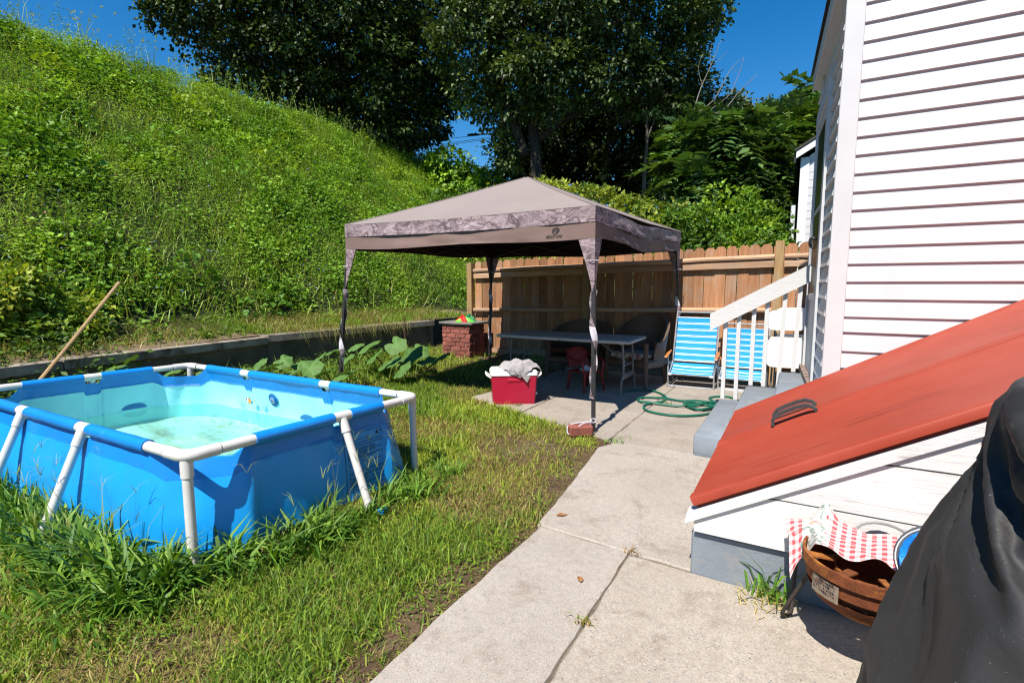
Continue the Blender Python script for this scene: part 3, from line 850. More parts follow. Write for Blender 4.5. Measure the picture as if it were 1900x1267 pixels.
m_floor = mat('stained_pool_floor', (0.66, 0.70, 0.64), (0.56, 0.64, 0.58), scale=2.0, stretch=(1, 2.5, 1), rough=0.6, dirt=(0.36, 0.31, 0.17), dscale=2.1, dlo=0.48, dhi=0.68)
pool = empty('pool', (-3.9, 2.0, 0), 0, 'blue frame pool with white pipe rim standing in tall grass on the lawn', 'pool')
def side_pt(k, t, off=0.0, z=PZ):
    a, b = PC[k], PC[(k+1) % 4]; d = (b-a)/np.linalg.norm(b-a); nrm = np.array((d[1], -d[0]))  # outward
    p = a+(b-a)*t+nrm*off
    return np.array((p[0], p[1], z))
SL = [np.linalg.norm(PC[(k+1) % 4]-PC[k]) for k in range(4)]
CUT = {0: [0.575], 1: [0.318, 0.68], 2: [0.5], 3: [0.386, 0.663]}       # leg positions along each side
CR = 0.33
# rails, corner elbows
for k in range(4):
    L = SL[k]; cuts = CUT[k]
    MB().tube([side_pt(k, 0.16/L), side_pt(k, 1-0.16/L)], TR, 14).build('top_rail', m_pvc, pool, smooth=True)
    a, b, c = side_pt(k-1, 1-0.15/SL[k-1]), np.array((*PC[k], PZ)), side_pt(k, 0.15/L)
    e = [a]+[(1-t)**2*(a*.45+b*.55)+2*t*(1-t)*b+t*t*(c*.45+b*.55) for t in np.linspace(0, 1, 9)]+[c]
    MB().tube(e, TR+0.004, 14).build('corner_elbow', m_pvc, pool, smooth=True)
    for end in ((a, 1), (c, 0)):
        pass
    for t in cuts:
        MB().tube([side_pt(k, t-0.075/L), side_pt(k, t+0.075/L)], TR+0.0035, 14).build('tee_joint', m_pvc, pool, smooth=True)
# legs
def leg(top, foot, r=0.0235):
    top = np.array(top); foot = np.array(foot); d = unit(foot-top)
    mb = MB().tube([top, top+d*0.085], r+0.005, 12)
    o = mb.build('leg_socket', m_pvc, pool, smooth=True)
    MB().tube([top+d*0.07, foot], r, 12).build('leg', m_pvc, pool, smooth=True)
cen = sum(PC)/4
for k in range(4):
    o = unit(PC[k]-cen)*0.03
    tp = np.array((*PC[k], PZ-0.02))+np.array((*(-o*0.9), 0))
    leg(tp, np.array((*(PC[k]-o*0.5), -0.02)))
    for t in CUT[k]:
        leg(side_pt(k, t, 0.012, PZ-0.012), side_pt(k, t-0.0, 0.25, -0.02))
# sleeves of blue fabric round the pipes
for k in range(4):
    L = SL[k]; st_ = [CR/L]+[x for t in CUT[k] for x in (t-0.062/L, t+0.062/L)]+[1-CR/L]
    for i in range(0, len(st_), 2):
        n = 8
        pts = [side_pt(k, st_[i]+(st_[i+1]-st_[i])*j/n) for j in range(n+1)]
        MB().tube(pts, [TR+0.007+random.uniform(-.0012, .0012) for _ in pts], 14).build('rail_sleeve', m_blue, pool, smooth=True)
# liner: outer and inner skins along a rounded rectangle
def perim():
    cols = []
    for k in range(4):
        L = SL[k]
        ts = sorted(set(list(np.linspace(CR/L, 1-CR/L, int(L/0.05)))+[x for t in CUT[k] for x in (t-0.063/L, t-0.055/L, t-0.045/L, t, t+0.045/L, t+0.055/L, t+0.063/L)]))
        for t in ts:
            dip = 0.0
            for c in CUT[k]:
                d = abs(t-c)*L
                if d < 0.062: dip = 0.060*min(1, ((0.063-d)/0.014))
            p = side_pt(k, t)[:2]; a, b = PC[k], PC[(k+1) % 4]; dd = (b-a)/L
            cols.append((p, np.array((dd[1], -dd[0])), dip, 0.0, k, t))
        # corner k+1
        a, c, b = side_pt(k, 1-CR/L)[:2], PC[(k+1) % 4], side_pt((k+1) % 4, CR/SL[(k+1) % 4])[:2]
        d0 = (PC[(k+1) % 4]-PC[k])/L; d1 = (PC[(k+2) % 4]-PC[(k+1) % 4])/SL[(k+1) % 4]
        for s in np.linspace(0, 1, 17)[1:-1]:
            p = (1-s)**2*a+2*s*(1-s)*(c*0.55+(a+b)*0.225)+s*s*b
            d = unit(d0*(1-s)+d1*s)
            cut = 0.075*min(1, math.sin(math.pi*s)*1.9)
            cols.append((p, np.array((d[1], -d[0])), cut, math.sin(math.pi*s), -1, s))
    return cols
PCOL = perim()
def liner_rows(inner):
    zs = [1.0, 0.965, 0.90, 0.84, 0.80, 0.7, 0.58, 0.46, 0.34, 0.22, 0.12, 0.05, 0.0]
    G = []
    for i, (p, nrm, dip, cor, k, t) in enumerate(PCOL):
        col = []
        zt = PZ-dip-(0.012 if k >= 0 and dip == 0 else 0)
        for f in zs:
            z = 0.0+zt*f
            h = 1-z/PZ
            bulge = (0.02 if k == 0 else 0.075)*math.sin(min(1, h*1.12)*math.pi*0.55)-0.055*cor*(1-h)*1.0
            wr = (fbm(np.array(i*0.13), np.array(z*3.0), 5)-0.5)*0.040*min(1, h*4)+(fbm(np.array(i*0.55), np.array(z*5.0), 7, 2)-0.5)*0.010*min(1, h*6)
            crease = 0.010*math.sin(i*0.9+z*8)*cor*h
            o = bulge+float(wr)+crease-0.012-(0.012 if inner else 0.0)
            q = p+nrm*o
            col.append((q[0], q[1], z+(0.004 if inner else 0)))
        G.append(col)
    G.append(G[0])
    return np.array(G)
Go, Gi = liner_rows(False), liner_rows(True)
MB().grid(Go[:, :5]).build('liner_band', m_blue, pool, smooth=True, auto=None)
liner = MB().grid(Go[:, 4:]).build('liner', m_blue2, pool, smooth=True, auto=None)
band = Gi[:, :5]; low = Gi[:, 4:]
MB().grid(band).build('liner_band', m_blue, pool, smooth=True, auto=None)
q = MB().grid(low[:, :-2]); q.build('inner_liner', m_aqua, pool, smooth=True, auto=None)
# joined lip between the skins
MB().grid(np.stack([Go[:, 0], Gi[:, 0]], 1)).build('liner_lip', m_blue, pool)
# band of three welded seams
for dz in (0.0, 0.009, 0.018):
    MB().tube([Gi[i, 4]*1.0+np.array((0, 0, dz-0.004))-np.array((*PCOL[i % len(PCOL)][1], 0))*0.001 for i in range(len(PCOL))], 0.0022, 4, closed=True).build('seam', m_blue, pool)
    MB().tube([Go[i, 3]*1.0+np.array((0, 0, dz-0.03))+np.array((*PCOL[i % len(PCOL)][1], 0))*0.0005 for i in range(len(PCOL))], 0.0018, 4, closed=True).build('seam', m_blue, pool)
# floor
fl = [tuple(v) for v in Gi[:-1, 10]]
cx, cy = cen
mb = MB()
rings = [1.0, 0.9, 0.75, 0.5, 0.25]
V = []
N = len(fl)
for f in rings:
    for (x, y, z) in fl:
        xx, yy = cx+(x-cx)*f, cy+(y-cy)*f
        V.append((xx, yy, 0.012+0.055*max(0, (f-0.75)/0.25)**2+(float(fbm(np.array(xx*5), np.array(yy*5), 2))-0.5)*0.02))
V.append((cx, cy, 0.012))
F = [(r*N+i, r*N+(i+1) % N, (r+1)*N+(i+1) % N, (r+1)*N+i) for r in range(len(rings)-1) for i in range(N)]
F += [((len(rings)-1)*N+i, (len(rings)-1)*N+(i+1) % N, len(V)-1) for i in range(N)]
mb.add(V, F).build('pool_floor', m_floor, pool, smooth=True)
# water
m = bpy.data.materials.new('pool_water'); m.use_nodes = True; nt = m.node_tree; nt.nodes.remove(nt.nodes['Principled BSDF'])
tr = nt.nodes.new('ShaderNodeBsdfTransparent'); tr.inputs[0].default_value = (0.62, 0.90, 0.88, 1)
gl = nt.nodes.new('ShaderNodeBsdfGlossy'); gl.inputs['Roughness'].default_value = 0.02
fr = nt.nodes.new('ShaderNodeFresnel'); fr.inputs[0].default_value = 1.33
bn = nt.nodes.new('ShaderNodeBump'); bn.inputs['Strength'].default_value = 0.06; bn.inputs['Distance'].default_value = 0.02
tc = nt.nodes.new('ShaderNodeTexCoord')
nt.links.new(_noise(nt, tc.outputs['Object'], 6, 3), bn.inputs['Height'])
nt.links.new(bn.outputs[0], gl.inputs['Normal']); nt.links.new(bn.outputs[0], fr.inputs['Normal'])
mx = nt.nodes.new('ShaderNodeMixShader')
nt.links.new(fr.outputs[0], mx.inputs[0]); nt.links.new(tr.outputs[0], mx.inputs[1]); nt.links.new(gl.outputs[0], mx.inputs[2])
nt.links.new(mx.outputs[0], nt.nodes['Material Output'].inputs['Surface'])
wz = 0.19
ring = []
for i in range(N):
    za, zb = Gi[i, 8], Gi[i, 9]
    col_ = Gi[i]
    j = next(j for j in range(len(col_)-1) if col_[j+1][2] <= wz)
    t = (col_[j][2]-wz)/(col_[j][2]-col_[j+1][2])
    pp = col_[j]*(1-t)+col_[j+1]*t
    ring.append((pp[0], pp[1], wz))
wm = MB().add(ring, [tuple(range(N))])
wo = wm.build('water', m)
tag(wo, kind='structure')
mb = MB()
rd = random.Random(4)
for k in range(70):
    q = np.array(ring[rd.randrange(N)]); q = q+(np.array((cx, cy, wz))-q)*(rd.random()**2.2*0.9+0.01); a = rd.random()*6.28; r_ = rd.uniform(0.004, 0.014)
    mb.add([q+(r_*math.cos(a+t)*(1 if t in (0, 3.14) else 0.5), r_*math.sin(a+t)*(1 if t in (0, 3.14) else 0.5), 0.002) for t in (0, 1.57, 3.14, 4.71)], [(0, 1, 2, 3)])
tag(mb.build('floating_debris', mat('wet_debris', (0.10, 0.075, 0.03), (0.05, 0.05, 0.02), scale=30)), kind='stuff', label='bits of leaf floating on the pool water')
# fittings and little printed fish on the far inner wall, drain cover on the left wall
m_navy = mat('navy_print', (0.01, 0.07, 0.28), (0.015, 0.10, 0.33), scale=20, rough=0.45)
m_fit = mat('grey_fitting', (0.28, 0.36, 0.40), scale=20, rough=0.4)
m_orange = mat('orange_print', (0.80, 0.30, 0.03), scale=10, rough=0.5)
m_fishw = mat('white_print', (0.8, 0.82, 0.8), scale=10, rough=0.5)
m_scene = mat('faded_blue_print', (0.05, 0.33, 0.52), (0.09, 0.42, 0.58), scale=20, rough=0.5)
def wall_frame(k, t, z):
    """point on the inner skin of side k, with its right, up and inward axes"""
    L = SL[k]
    i = min((i for i, c in enumerate(PCOL) if c[4] == k), key=lambda i: abs(PCOL[i][5]-t))
    col_ = Gi[i]
    j = next((j for j in range(len(col_)-1) if col_[j+1][2] <= z), len(col_)-2)
    s = (col_[j][2]-z)/(col_[j][2]-col_[j+1][2]+1e-9)
    p = col_[j]*(1-s)+col_[j+1]*s
    up = unit(col_[j]-col_[j+1]); d = unit(np.array((*(PC[(k+1) % 4]-PC[k]), 0)))
    inn = np.cross(d, up); n_in = np.array((*(-PCOL[i][1]), 0))
    if inn @ n_in < 0: inn = -inn
    return p, np.cross(up, inn), up, inn
def fitting(k, t, z, r=0.062):
    p, rt, up, inn = wall_frame(k, t, z)
    mb = MB()
    mb.disc(p+inn*0.006, r, inn, 28); mb.cur = 1
    mb.disc(p+inn*0.0075, r*0.86, inn, 28, r*0.78); mb.cur = 0
    mb.tube([p+inn*0.004, p+inn*0.016], r*0.62, 24); mb.cur = 2
    mb.tube([p+inn*0.004, p+inn*0.020], r*0.42, 20); mb.cur = 1
    mb.tube([p+inn*0.004, p+inn*0.024], r*0.16, 12)
    mb.build('water_fitting', [MATS['fit_blue'], m_navy, m_fit], pool, smooth=True)
mat('fit_blue', (0.01, 0.17, 0.45), scale=10, rough=0.4)
fitting(1, 0.565, 0.345); fitting(1, 0.262, 0.275)
def fish(k, t, z, s=0.05, tilt=0.3):
    p, rt, up, inn = wall_frame(k, t, z)
    X = rt*math.cos(tilt)-up*math.sin(tilt); Y = rt*math.sin(tilt)+up*math.cos(tilt)
    q = lambda x, y, h: p+X*x*s+Y*y*s+inn*(0.004+h)
    mb = MB()
    xs = np.linspace(-0.5, 0.5, 15); prof = 0.36*np.sqrt(np.clip(1-(xs/0.5)**2, 0.02, 1))
    for a in range(14):
        x = (xs[a]+xs[a+1])/2
        mb.cur = 1 if (-0.26 < x < -0.06 or x > 0.42) else (2 if x < -0.36 else 0)
        mb.add([q(xs[a], -prof[a], 0), q(xs[a+1], -prof[a+1], 0), q(xs[a+1], prof[a+1], 0), q(xs[a], prof[a], 0)], [(0, 1, 2, 3)])
    mb.cur = 2
    mb.add([q(0.45, 0, 0), q(0.72, -0.25, 0), q(0.72, 0.25, 0)], [(0, 1, 2)])
    mb.add([q(-0.1, 0.33, 0), q(0.3, 0.26, 0), q(0.2, 0.46, 0)], [(0, 1, 2)])
    mb.build('fish_print', [m_orange, m_fishw, m_navy], pool)
fish(1, 0.70, 0.29, 0.075, 0.3); fish(1, 0.232, 0.30, 0.06, -0.5)
# faint printed sea plants near the water line
p, rt, up, inn = wall_frame(1, 0.62, 0.21)
mb = MB()
for (dx, n) in ((-0.33, 5), (-0.10, 8), (0.02, 7)):
    for j in range(n):
        a = R(-55+110*j/(n-1)); ln = random.uniform(0.05, 0.10)
        b0 = p+rt*dx+inn*0.006; d = rt*math.sin(a)+up*math.cos(a)
        mb.add([b0, b0+d*ln*0.5+rt*0.004, b0+d*ln, b0+d*ln*0.5-rt*0.004], [(0, 1, 2, 3)])
mb.build('plant_print', m_scene, pool)
# dark round drain cover prints at the water line
for (k, t) in ((2, 0.30), (1, 0.42)):
    p, rt, up, inn = wall_frame(k, t, 0.205)
    mb = MB(); n = 14
    mb.add([p+inn*0.005+rt*(0.10*math.cos(math.pi*j/n))+up*(0.05*math.sin(math.pi*j/n)) for j in range(n+1)], [tuple(range(n+1))])
    mb.build('shell_print', MATS['fit_blue'], pool)
# warning print on the shaded end wall (outside)
def outer_pt(k, t, z, off=0.003):
    idx = [i for i, c in enumerate(PCOL) if c[4] == k]
    ts = [PCOL[i][5] for i in idx]
    i = max(0, min(len(idx)-2, int(np.searchsorted(ts, t))-1)); i0, i1 = idx[i], idx[i+1]
    f = (t-ts[i])/(ts[i+1]-ts[i]+1e-9)
    def cz(c):
        zc = c[:, 2]; return np.array([np.interp(-z, -zc, c[:, a]) for a in (0, 1)])
    p = cz(Go[i0])*(1-f)+cz(Go[i1])*f
    nrm = PCOL[i0][1]
    return np.array((*(p+nrm*off), z))
m_ink = mat('black_print', (0.008, 0.012, 0.03), scale=10, rough=0.6)
def pt_w(u, v): return outer_pt(0, 0.585+u*0.345, 0.10+v*0.32)
mb = MB()
def bar(u0, u1, v, h):
    n = max(2, int((u1-u0)*12))
    for j in range(n):
        a, b = u0+(u1-u0)*j/n, u0+(u1-u0)*(j+1)/n
        mb.add([pt_w(a, v), pt_w(b, v), pt_w(b, v+h), pt_w(a, v+h)], [(0, 1, 2, 3)])
def vbar(u, v0, v1, w):
    for j in range(8):
        a, b = v0+(v1-v0)*j/8, v0+(v1-v0)*(j+1)/8
        mb.add([pt_w(u, a), pt_w(u+w, a), pt_w(u+w, b), pt_w(u, b)], [(0, 1, 2, 3)])
bar(0, 1, 1.0, 0.008); bar(0, 1, 0.86, 0.006); bar(0, 1, 0.30, 0.006); bar(0, 1, -0.15, 0.008)
vbar(0.0, -0.15, 1.0, 0.006); vbar(0.62, -0.15, 0.86, 0.005); vbar(0.994, -0.15, 1.0, 0.006)
rr = random.Random(3)
for (u0, u1, v0, v1) in ((0.04, 0.58, 0.34, 0.82), (0.66, 0.96, 0.34, 0.82), (0.04, 0.58, -0.12, 0.26), (0.66, 0.96, 0.06, 0.26)):
    v = v1-0.03
    while v > v0:
        u = u0; e = u1-rr.choice([0, 0, 0.02, 0.12, 0.25])
        while u < e:
            l = rr.uniform(0.015, 0.05); bar(u, min(e, u+l), v, 0.013); u += l+0.008
        v -= rr.choice([0.034, 0.034, 0.034, 0.055])
for (u, v) in ((0.70, -0.04), (0.84, -0.03)):
    for j in range(14):
        a, b = 2*math.pi*j/14, 2*math.pi*(j+1)/14
        P = lambda an, r_: pt_w(u+0.045*r_*math.cos(an), v+0.075*r_*math.sin(an))
        mb.add([P(a, 1), P(b, 1), P(b, .82), P(a, .82)], [(0, 1, 2, 3)])
    bar(u-0.015, u+0.015, v-0.03, 0.06)
mb.build('warning_print', m_ink, pool)
wt = text_mesh('WARNING', 1.0, Matrix.Identity(4))
co = np.empty(len(wt.vertices)*3, np.float32); wt.vertices.foreach_get('co', co); co = co.reshape(-1, 3)
wx = co[:, 0].max()-co[:, 0].min()
for v in wt.vertices:
    p = pt_w(0.66+v.co.x/wx*0.24, 0.892+v.co.y/0.72*0.075); v.co = p
link('warning_print', wt, m_ink, pool)
mb = MB(); mb.add([pt_w(0.475, 0.885), pt_w(0.52, 0.885), pt_w(0.4975, 0.975)], [(0, 1, 2)]); mb.build('warning_print', m_ink, pool)

# ------------------------------------------------------------------ pop-up canopy
m_tan = mat('taupe_canopy_cloth', (0.255, 0.213, 0.198), (0.235, 0.196, 0.182), scale=1.5, rough=0.75, spec=0.2, bump=0.15, bscale=5)
m_shade_brown = mat('canopy_shade_brown', (0.035, 0.022, 0.018), (0.028, 0.018, 0.015), scale=3, rough=0.85, spec=0.1)  # near-black brown: shade of the canopy underside put into the colour
m_brown = mat('brown_valance_cloth', (0.20, 0.135, 0.115), (0.175, 0.116, 0.099), scale=3, rough=0.7, spec=0.25, bump=0.35, bscale=7)
m, nt, b, oc = base_mat('twig_print_cloth')
v = _map(nt, oc, (7, 7, 16))
n1 = _noise(nt, v, 1.4, 6, 0.75, 1.2)
c = _ramp(nt, n1, [(0.30, (0.13, 0.092, 0.095)), (0.45, (0.19, 0.14, 0.15)), (0.55, (0.24, 0.185, 0.195)), (0.68, (0.31, 0.25, 0.265))])
for (sc_, rot, colr) in (((5, 5, 9), 0.5, (0.40, 0.32, 0.34)), ((7, 7, 14), -0.6, (0.36, 0.26, 0.265)), ((4, 4, 6), 1.2, (0.09, 0.062, 0.065))):
    n2 = _noise(nt, _map(nt, oc, sc_, (rot, rot*0.7, 0)), 1.0, 2, 0.4, 0.9)
    c = _mix(nt, c, colr, _ramp(nt, n2, [(0.465, 0.0), (0.492, 0.85), (0.508, 0.85), (0.535, 0.0)]))
nt.links.new(c, b.inputs['Base Color']); b.inputs['Roughness'].default_value = 0.65; b.inputs['Specular IOR Level'].default_value = 0.25
m_camo = m
m_steel = mat('dark_steel', (0.03, 0.03, 0.032), (0.055, 0.05, 0.05), scale=30, rough=0.5, spec=0.4, metal=0.3)
m_wrapw = mat('white_cloth_strip', (0.62, 0.60, 0.63), (0.5, 0.47, 0.52), scale=14, rough=0.7)
GC = [np.array(p) for p in ((-1.62, 4.385), (-1.49, 7.46), (-4.61, 7.42), (-4.73, 4.33))]
GZ = [0.0, 0.04, 0.04, 0.0]     # front right, back right, back left, front left
GP = np.array((-3.11, 5.89, 2.735))
ten = empty('canopy', (-3.11, 5.89, 0), 0, 'tan pop-up canopy with twig print border over the dining table', 'canopy tent')
for k in range(4):
    a, c_ = np.array((*GC[k], 2.065+GZ[k])), np.array((*GC[(k+1) % 4], 2.065+GZ[(k+1) % 4]))
    n, mrow = 14, 24
    G = np.zeros((n+1, mrow+1, 3))
    for i in range(n+1):
        t = i/n
        for j in range(mrow+1):
            s = j/mrow
            e = a*(1-s)+c_*s
            e = e+np.array((0, 0, -0.02*math.sin(math.pi*s)))
            p = e*(1-t)+GP*t
            p[2] -= 0.055*math.sin(math.pi*t)*(0.35+0.65*math.sin(math.pi*s))*(1-t*0.4)
            p[2] += (float(fbm(np.array(s*5+k*7), np.array(t*3), 6))-0.5)*0.012*(1-t)
            G[i, j] = p
    mb = MB().grid(G); mb.f = [f[::-1] for f in mb.f]
    mb.build('roof_panel', m_tan, ten, smooth=True, auto=None)
    MB().grid(G-np.array((0, 0, 0.006))).build('roof_shade_sheet', m_shade_brown, ten, smooth=True, auto=None)  # dark sheet added under the roof to deepen the shade below
    out = np.array([(c_-a)[1], -(c_-a)[0]]); out /= np.linalg.norm(out)
    if out @ (a[:2]-GP[:2]) < 0: out = -out
    def val(z0, z1, name, m_, amp, off, seed):
        ns, nz_ = 64, 6
        G = np.zeros((nz_+1, ns+1, 3))
        for i in range(nz_+1):
            f = i/nz_
            for j in range(ns+1):
                s = j/ns
                e = a*(1-s)+c_*s
                env = min(1, 6*s, 6*(1-s))
                sag = -0.02*math.sin(math.pi*s)
                if k == 0: sag -= 0.02*math.sin(math.pi*s)+0.028*max(0, 1-abs(s-0.42)/0.2)
                bow = 0.022*math.sin(math.pi*s)*(f+0.3)
                wv = (float(fbm(np.array(s*9+seed), np.array(f*1.2+k), seed, 3))-0.5)*amp*env*(0.4+f)
                z = z0+(z1-z0)*f+sag+GZ[k]*(1-s)+GZ[(k+1) % 4]*s+(0.012*math.sin(s*9+k) if f == 1 and name == 'valance' else 0)
                p = np.array((*(e[:2]+out*(off+bow*0.4+wv)), z))
                G[i, j] = p
        if name == 'valance': MB().grid(G-np.array((*out*0.006, 0))).build('valance_shade_sheet', m_shade_brown, ten, smooth=True, auto=None)  # dark sheet added behind the cloth, painting its shaded inner face
        else: MB().grid(G-np.array((*out*0.006, 0))).build('valance_shade_sheet', m_shade_brown, ten, smooth=True, auto=None)
        mb = MB().grid(G)
        return mb.build(name, m_, ten, smooth=True, auto=None)
    am = 0.075 if k == 0 else 0.03
    val(2.065, 1.925, 'print_band', m_camo, am, 0.004, 3+k)
    val(1.926, 1.785, 'valance', m_brown, am, 0.0, 3+k)
    MB().tube([a+(0, 0, 0.0), (a*0.5+c_*0.5)+(0, 0, -0.02), c_], 0.006, 6).build('hem', m_tan, ten)
# hips: a slim piping along the roof ridges, cap at the top
for k in range(4):
    a = np.array((*GC[k], 2.067+GZ[k]))
    MB().tube([a*(1-t)+GP*t+np.array((0, 0, -0.055*math.sin(math.pi*t)*0.35*(1-t*.4)+0.002)) for t in np.linspace(0, 1, 12)], 0.006, 6).build('ridge_piping', m_tan, ten, smooth=True)
MB().disc(GP+np.array((0, 0, 0.003)), 0.03, (0, 0, 1), 12).build('top_cap', m_tan, ten)
# legs
feet = [(-1.600, 4.375, 0), (-1.46, 7.50, 0.0), (-4.68, 7.47, 0.08), (-4.90, 4.30, 0)]
for k in range(4):
    top = np.array((*(GC[k]+unit(GP[:2]-GC[k])*0.045), 2.03)); ft = np.array(feet[k], float)
    s = 0.016
    mb = MB()
    d = unit(ft-top)
    mb.prism([top+(-s, -s, 0), top+(s, -s, 0), top+(s, s, 0), top+(-s, s, 0)], ft-top)
    mb.box(ft+(-0.035, -0.035, -0.005), ft+(0.035, 0.035, 0.006))
    lg = mb.build('leg', m_steel, ten)
    # twin panels of printed cloth hanging at the corner, tapering to the leg
    for (w_, sgn) in ((GC[(k+1) % 4]-GC[k], 1), (GC[k-1]-GC[k], -1)):
        dirn = unit(w_)
        
        G = []
        for t in np.linspace(0, 1, 10):
            wd = 0.145*(1-t)**1.3+0.026
            z = 1.80+GZ[k]-0.50*t
            c0 = top+d*((2.03-z)/abs(d[2]))
            c0 = c0*t+np.array((*GC[k], z))*(1-t)-np.array((*unit(GP[:2]-GC[k]), 0))*0.022*t
            G.append([c0, c0+np.array((*dirn, 0))*wd*0.5+np.array((0, 0, 0))*0.01, c0+np.array((*dirn, 0))*wd])
        MB().grid(np.array(G)).build('corner_drape', m_camo, ten, smooth=True, auto=None)
    # strip twisted down the leg: print on one face, pale on the other
    G = []
    for t in np.linspace(0, 1, 40):
        z = 1.31-t*(1.0 if k == 0 else 1.05)
        c0 = top+d*((2.03-z)/abs(d[2])); an = t*9.0+k*1.3
        wv = np.array((math.cos(an), math.sin(an), 0))
        G.append([c0-wv*0.030+np.array((-wv[1], wv[0], 0))*0.024, c0+np.array((-wv[1], wv[0], 0))*0.030, c0+wv*0.030+np.array((-wv[1], wv[0], 0))*0.024])
    G = np.array(G)
    mb = MB(); mb.grid(G); mb.cur = 1; mb.grid(G[:, ::-1]+np.array((0.0, 0, 0))*0)
    mb = MB(); mb.grid(G)
    mb.mi = [0 if (f // 2) % 9 < 4 else 1 for f in range(len(mb.f))]
    mb.build('leg_wrap', [m_camo, m_wrapw], ten, smooth=True, auto=None)
    MB().tube([top+d*((2.03-1.58)/abs(d[2]))+np.array((math.cos(a)*0.045, math.sin(a)*0.045, 0.004*math.sin(a*3))) for a in np.linspace(0, 6.28, 14)], 0.004, 5).build('tie', m_wrapw, ten)
# scissor trusses under the roof
for k in range(4):
    a, c_ = np.array((*GC[k], GZ[k])), np.array((*GC[(k+1) % 4], GZ[(k+1) % 4]))
    i0 = np.array((*unit(GP[:2]-GC[k]), 0))*0.05; i1 = np.array((*unit(GP[:2]-GC[(k+1) % 4]), 0))*0.05
    a, c_ = a+i0, c_+i1
    for (s0, s1) in ((0, .25), (.25, .5), (.5, .75), (.75, 1)):
        for (z0, z1) in ((1.96, 1.78), (1.78, 1.96)):
            MB().tube([a*(1-s0)+c_*s0+(0, 0, z0), a*(1-s1)+c_*s1+(0, 0, z1)], 0.011, 6).build('truss_bar', m_steel, ten)
    MB().tube([a+(0, 0, 1.98), GP-(0, 0, 0.16)], 0.011, 6).build('roof_strut', m_steel, ten)
MB().tube([GP-(0, 0, 0.02), GP-(0, 0, 0.5)], 0.016, 8).build('centre_pole', m_steel, ten)
# printed emblem and lettering on the front valance
m_logo = mat('dark_print', (0.03, 0.025, 0.022), scale=10, rough=0.7)
def on_valance(u, v, h=0.002):
    """u metres left of the front right corner, v height above the hem"""
    a, c_ = np.array((*GC[3], 2.065)), np.array((*GC[0], 2.065))
    L = np.linalg.norm(c_-a); s_ = 1-u/L; f = 1-v/0.141
    out = np.array([(c_-a)[1], -(c_-a)[0]]); out /= np.linalg.norm(out)
    e = a*(1-s_)+c_*s_
    env = min(1, 6*s_, 6*(1-s_))
    bow = 0.022*math.sin(math.pi*s_)*(f+0.3)
    wv = (float(fbm(np.array(s_*9+6), np.array(f*1.2+3), 6, 3))-0.5)*0.03*env*(0.4+f)
    z = 1.926-0.141*f-0.02*math.sin(math.pi*s_)
    return np.array((*(e[:2]+out*(bow*0.4+wv+h)), z))
lt = text_mesh('MOSSY OAK', 0.037, Matrix.Identity(4), offset=0.0009)
for v_ in lt.vertices:
    v_.co = on_valance(0.40-(v_.co.x*0.80+v_.co.y*0.22), 0.020+v_.co.y, 0.006)
link('lettering', lt, m_logo, ten)
mb = MB()
E = lambda x, y, h=0.0: on_valance(0.385-(x+0.3*y), 0.086+y, 0.006+h)
n = 26
for j in range(n):
    a0, a1 = 2*math.pi*j/n, 2*math.pi*(j+1)/n
    mb.add([E(0, 0), E(0.038*math.cos(a0), 0.027*math.sin(a0)), E(0.038*math.cos(a1), 0.027*math.sin(a1))], [(0, 1, 2)])
mb.cur = 1
mb.add([E(-0.003, -0.030, .002), E(0.005, -0.030, .002), E(0.003, 0.006, .002), E(-0.001, 0.006, .002)], [(0, 1, 2, 3)])
mb.add([E(-0.014, -0.029, .003), E(0.016, -0.029, .003), E(0.005, -0.017, .003), E(-0.003, -0.017, .003)], [(0, 1, 2, 3)])
mb.add([E(0.002, -0.004, .002), E(0.011, 0.010, .002), E(0.009, 0.012, .002), E(0.0, 0.001, .002)], [(0, 1, 2, 3)])
mb.build('emblem', [m_logo, m_brown], ten)

# ------------------------------------------------------------------ brick weight at the front canopy leg
o = MB().box((-0.11, -0.055, 0), (0.11, 0.055, 0.095), 0.012).build('brick', m_brick, None)
o.location = (-1.665, 4.20, 0.0); o.rotation_euler = (0.04, 0.02, R(40))
tag(o, 'loose red brick tied with string to the front canopy leg', 'brick')
pts = spline([(-1.60, 4.34, 0.10), (-1.70, 4.20, 0.105), (-1.76, 4.14, 0.08), (-1.73, 4.11, 0.02), (-1.63, 4.18, 0.115), (-1.585, 4.345, 0.09), (-1.58, 4.36, 0.12), (-1.62, 4.36, 0.11), (-1.60, 4.30, 0.03)], 6)
o = MB().tube(pts, 0.005, 6).build('string', m_wrapw, smooth=True)
tag(o, 'white string knotted round the brick and the front canopy leg', 'string')

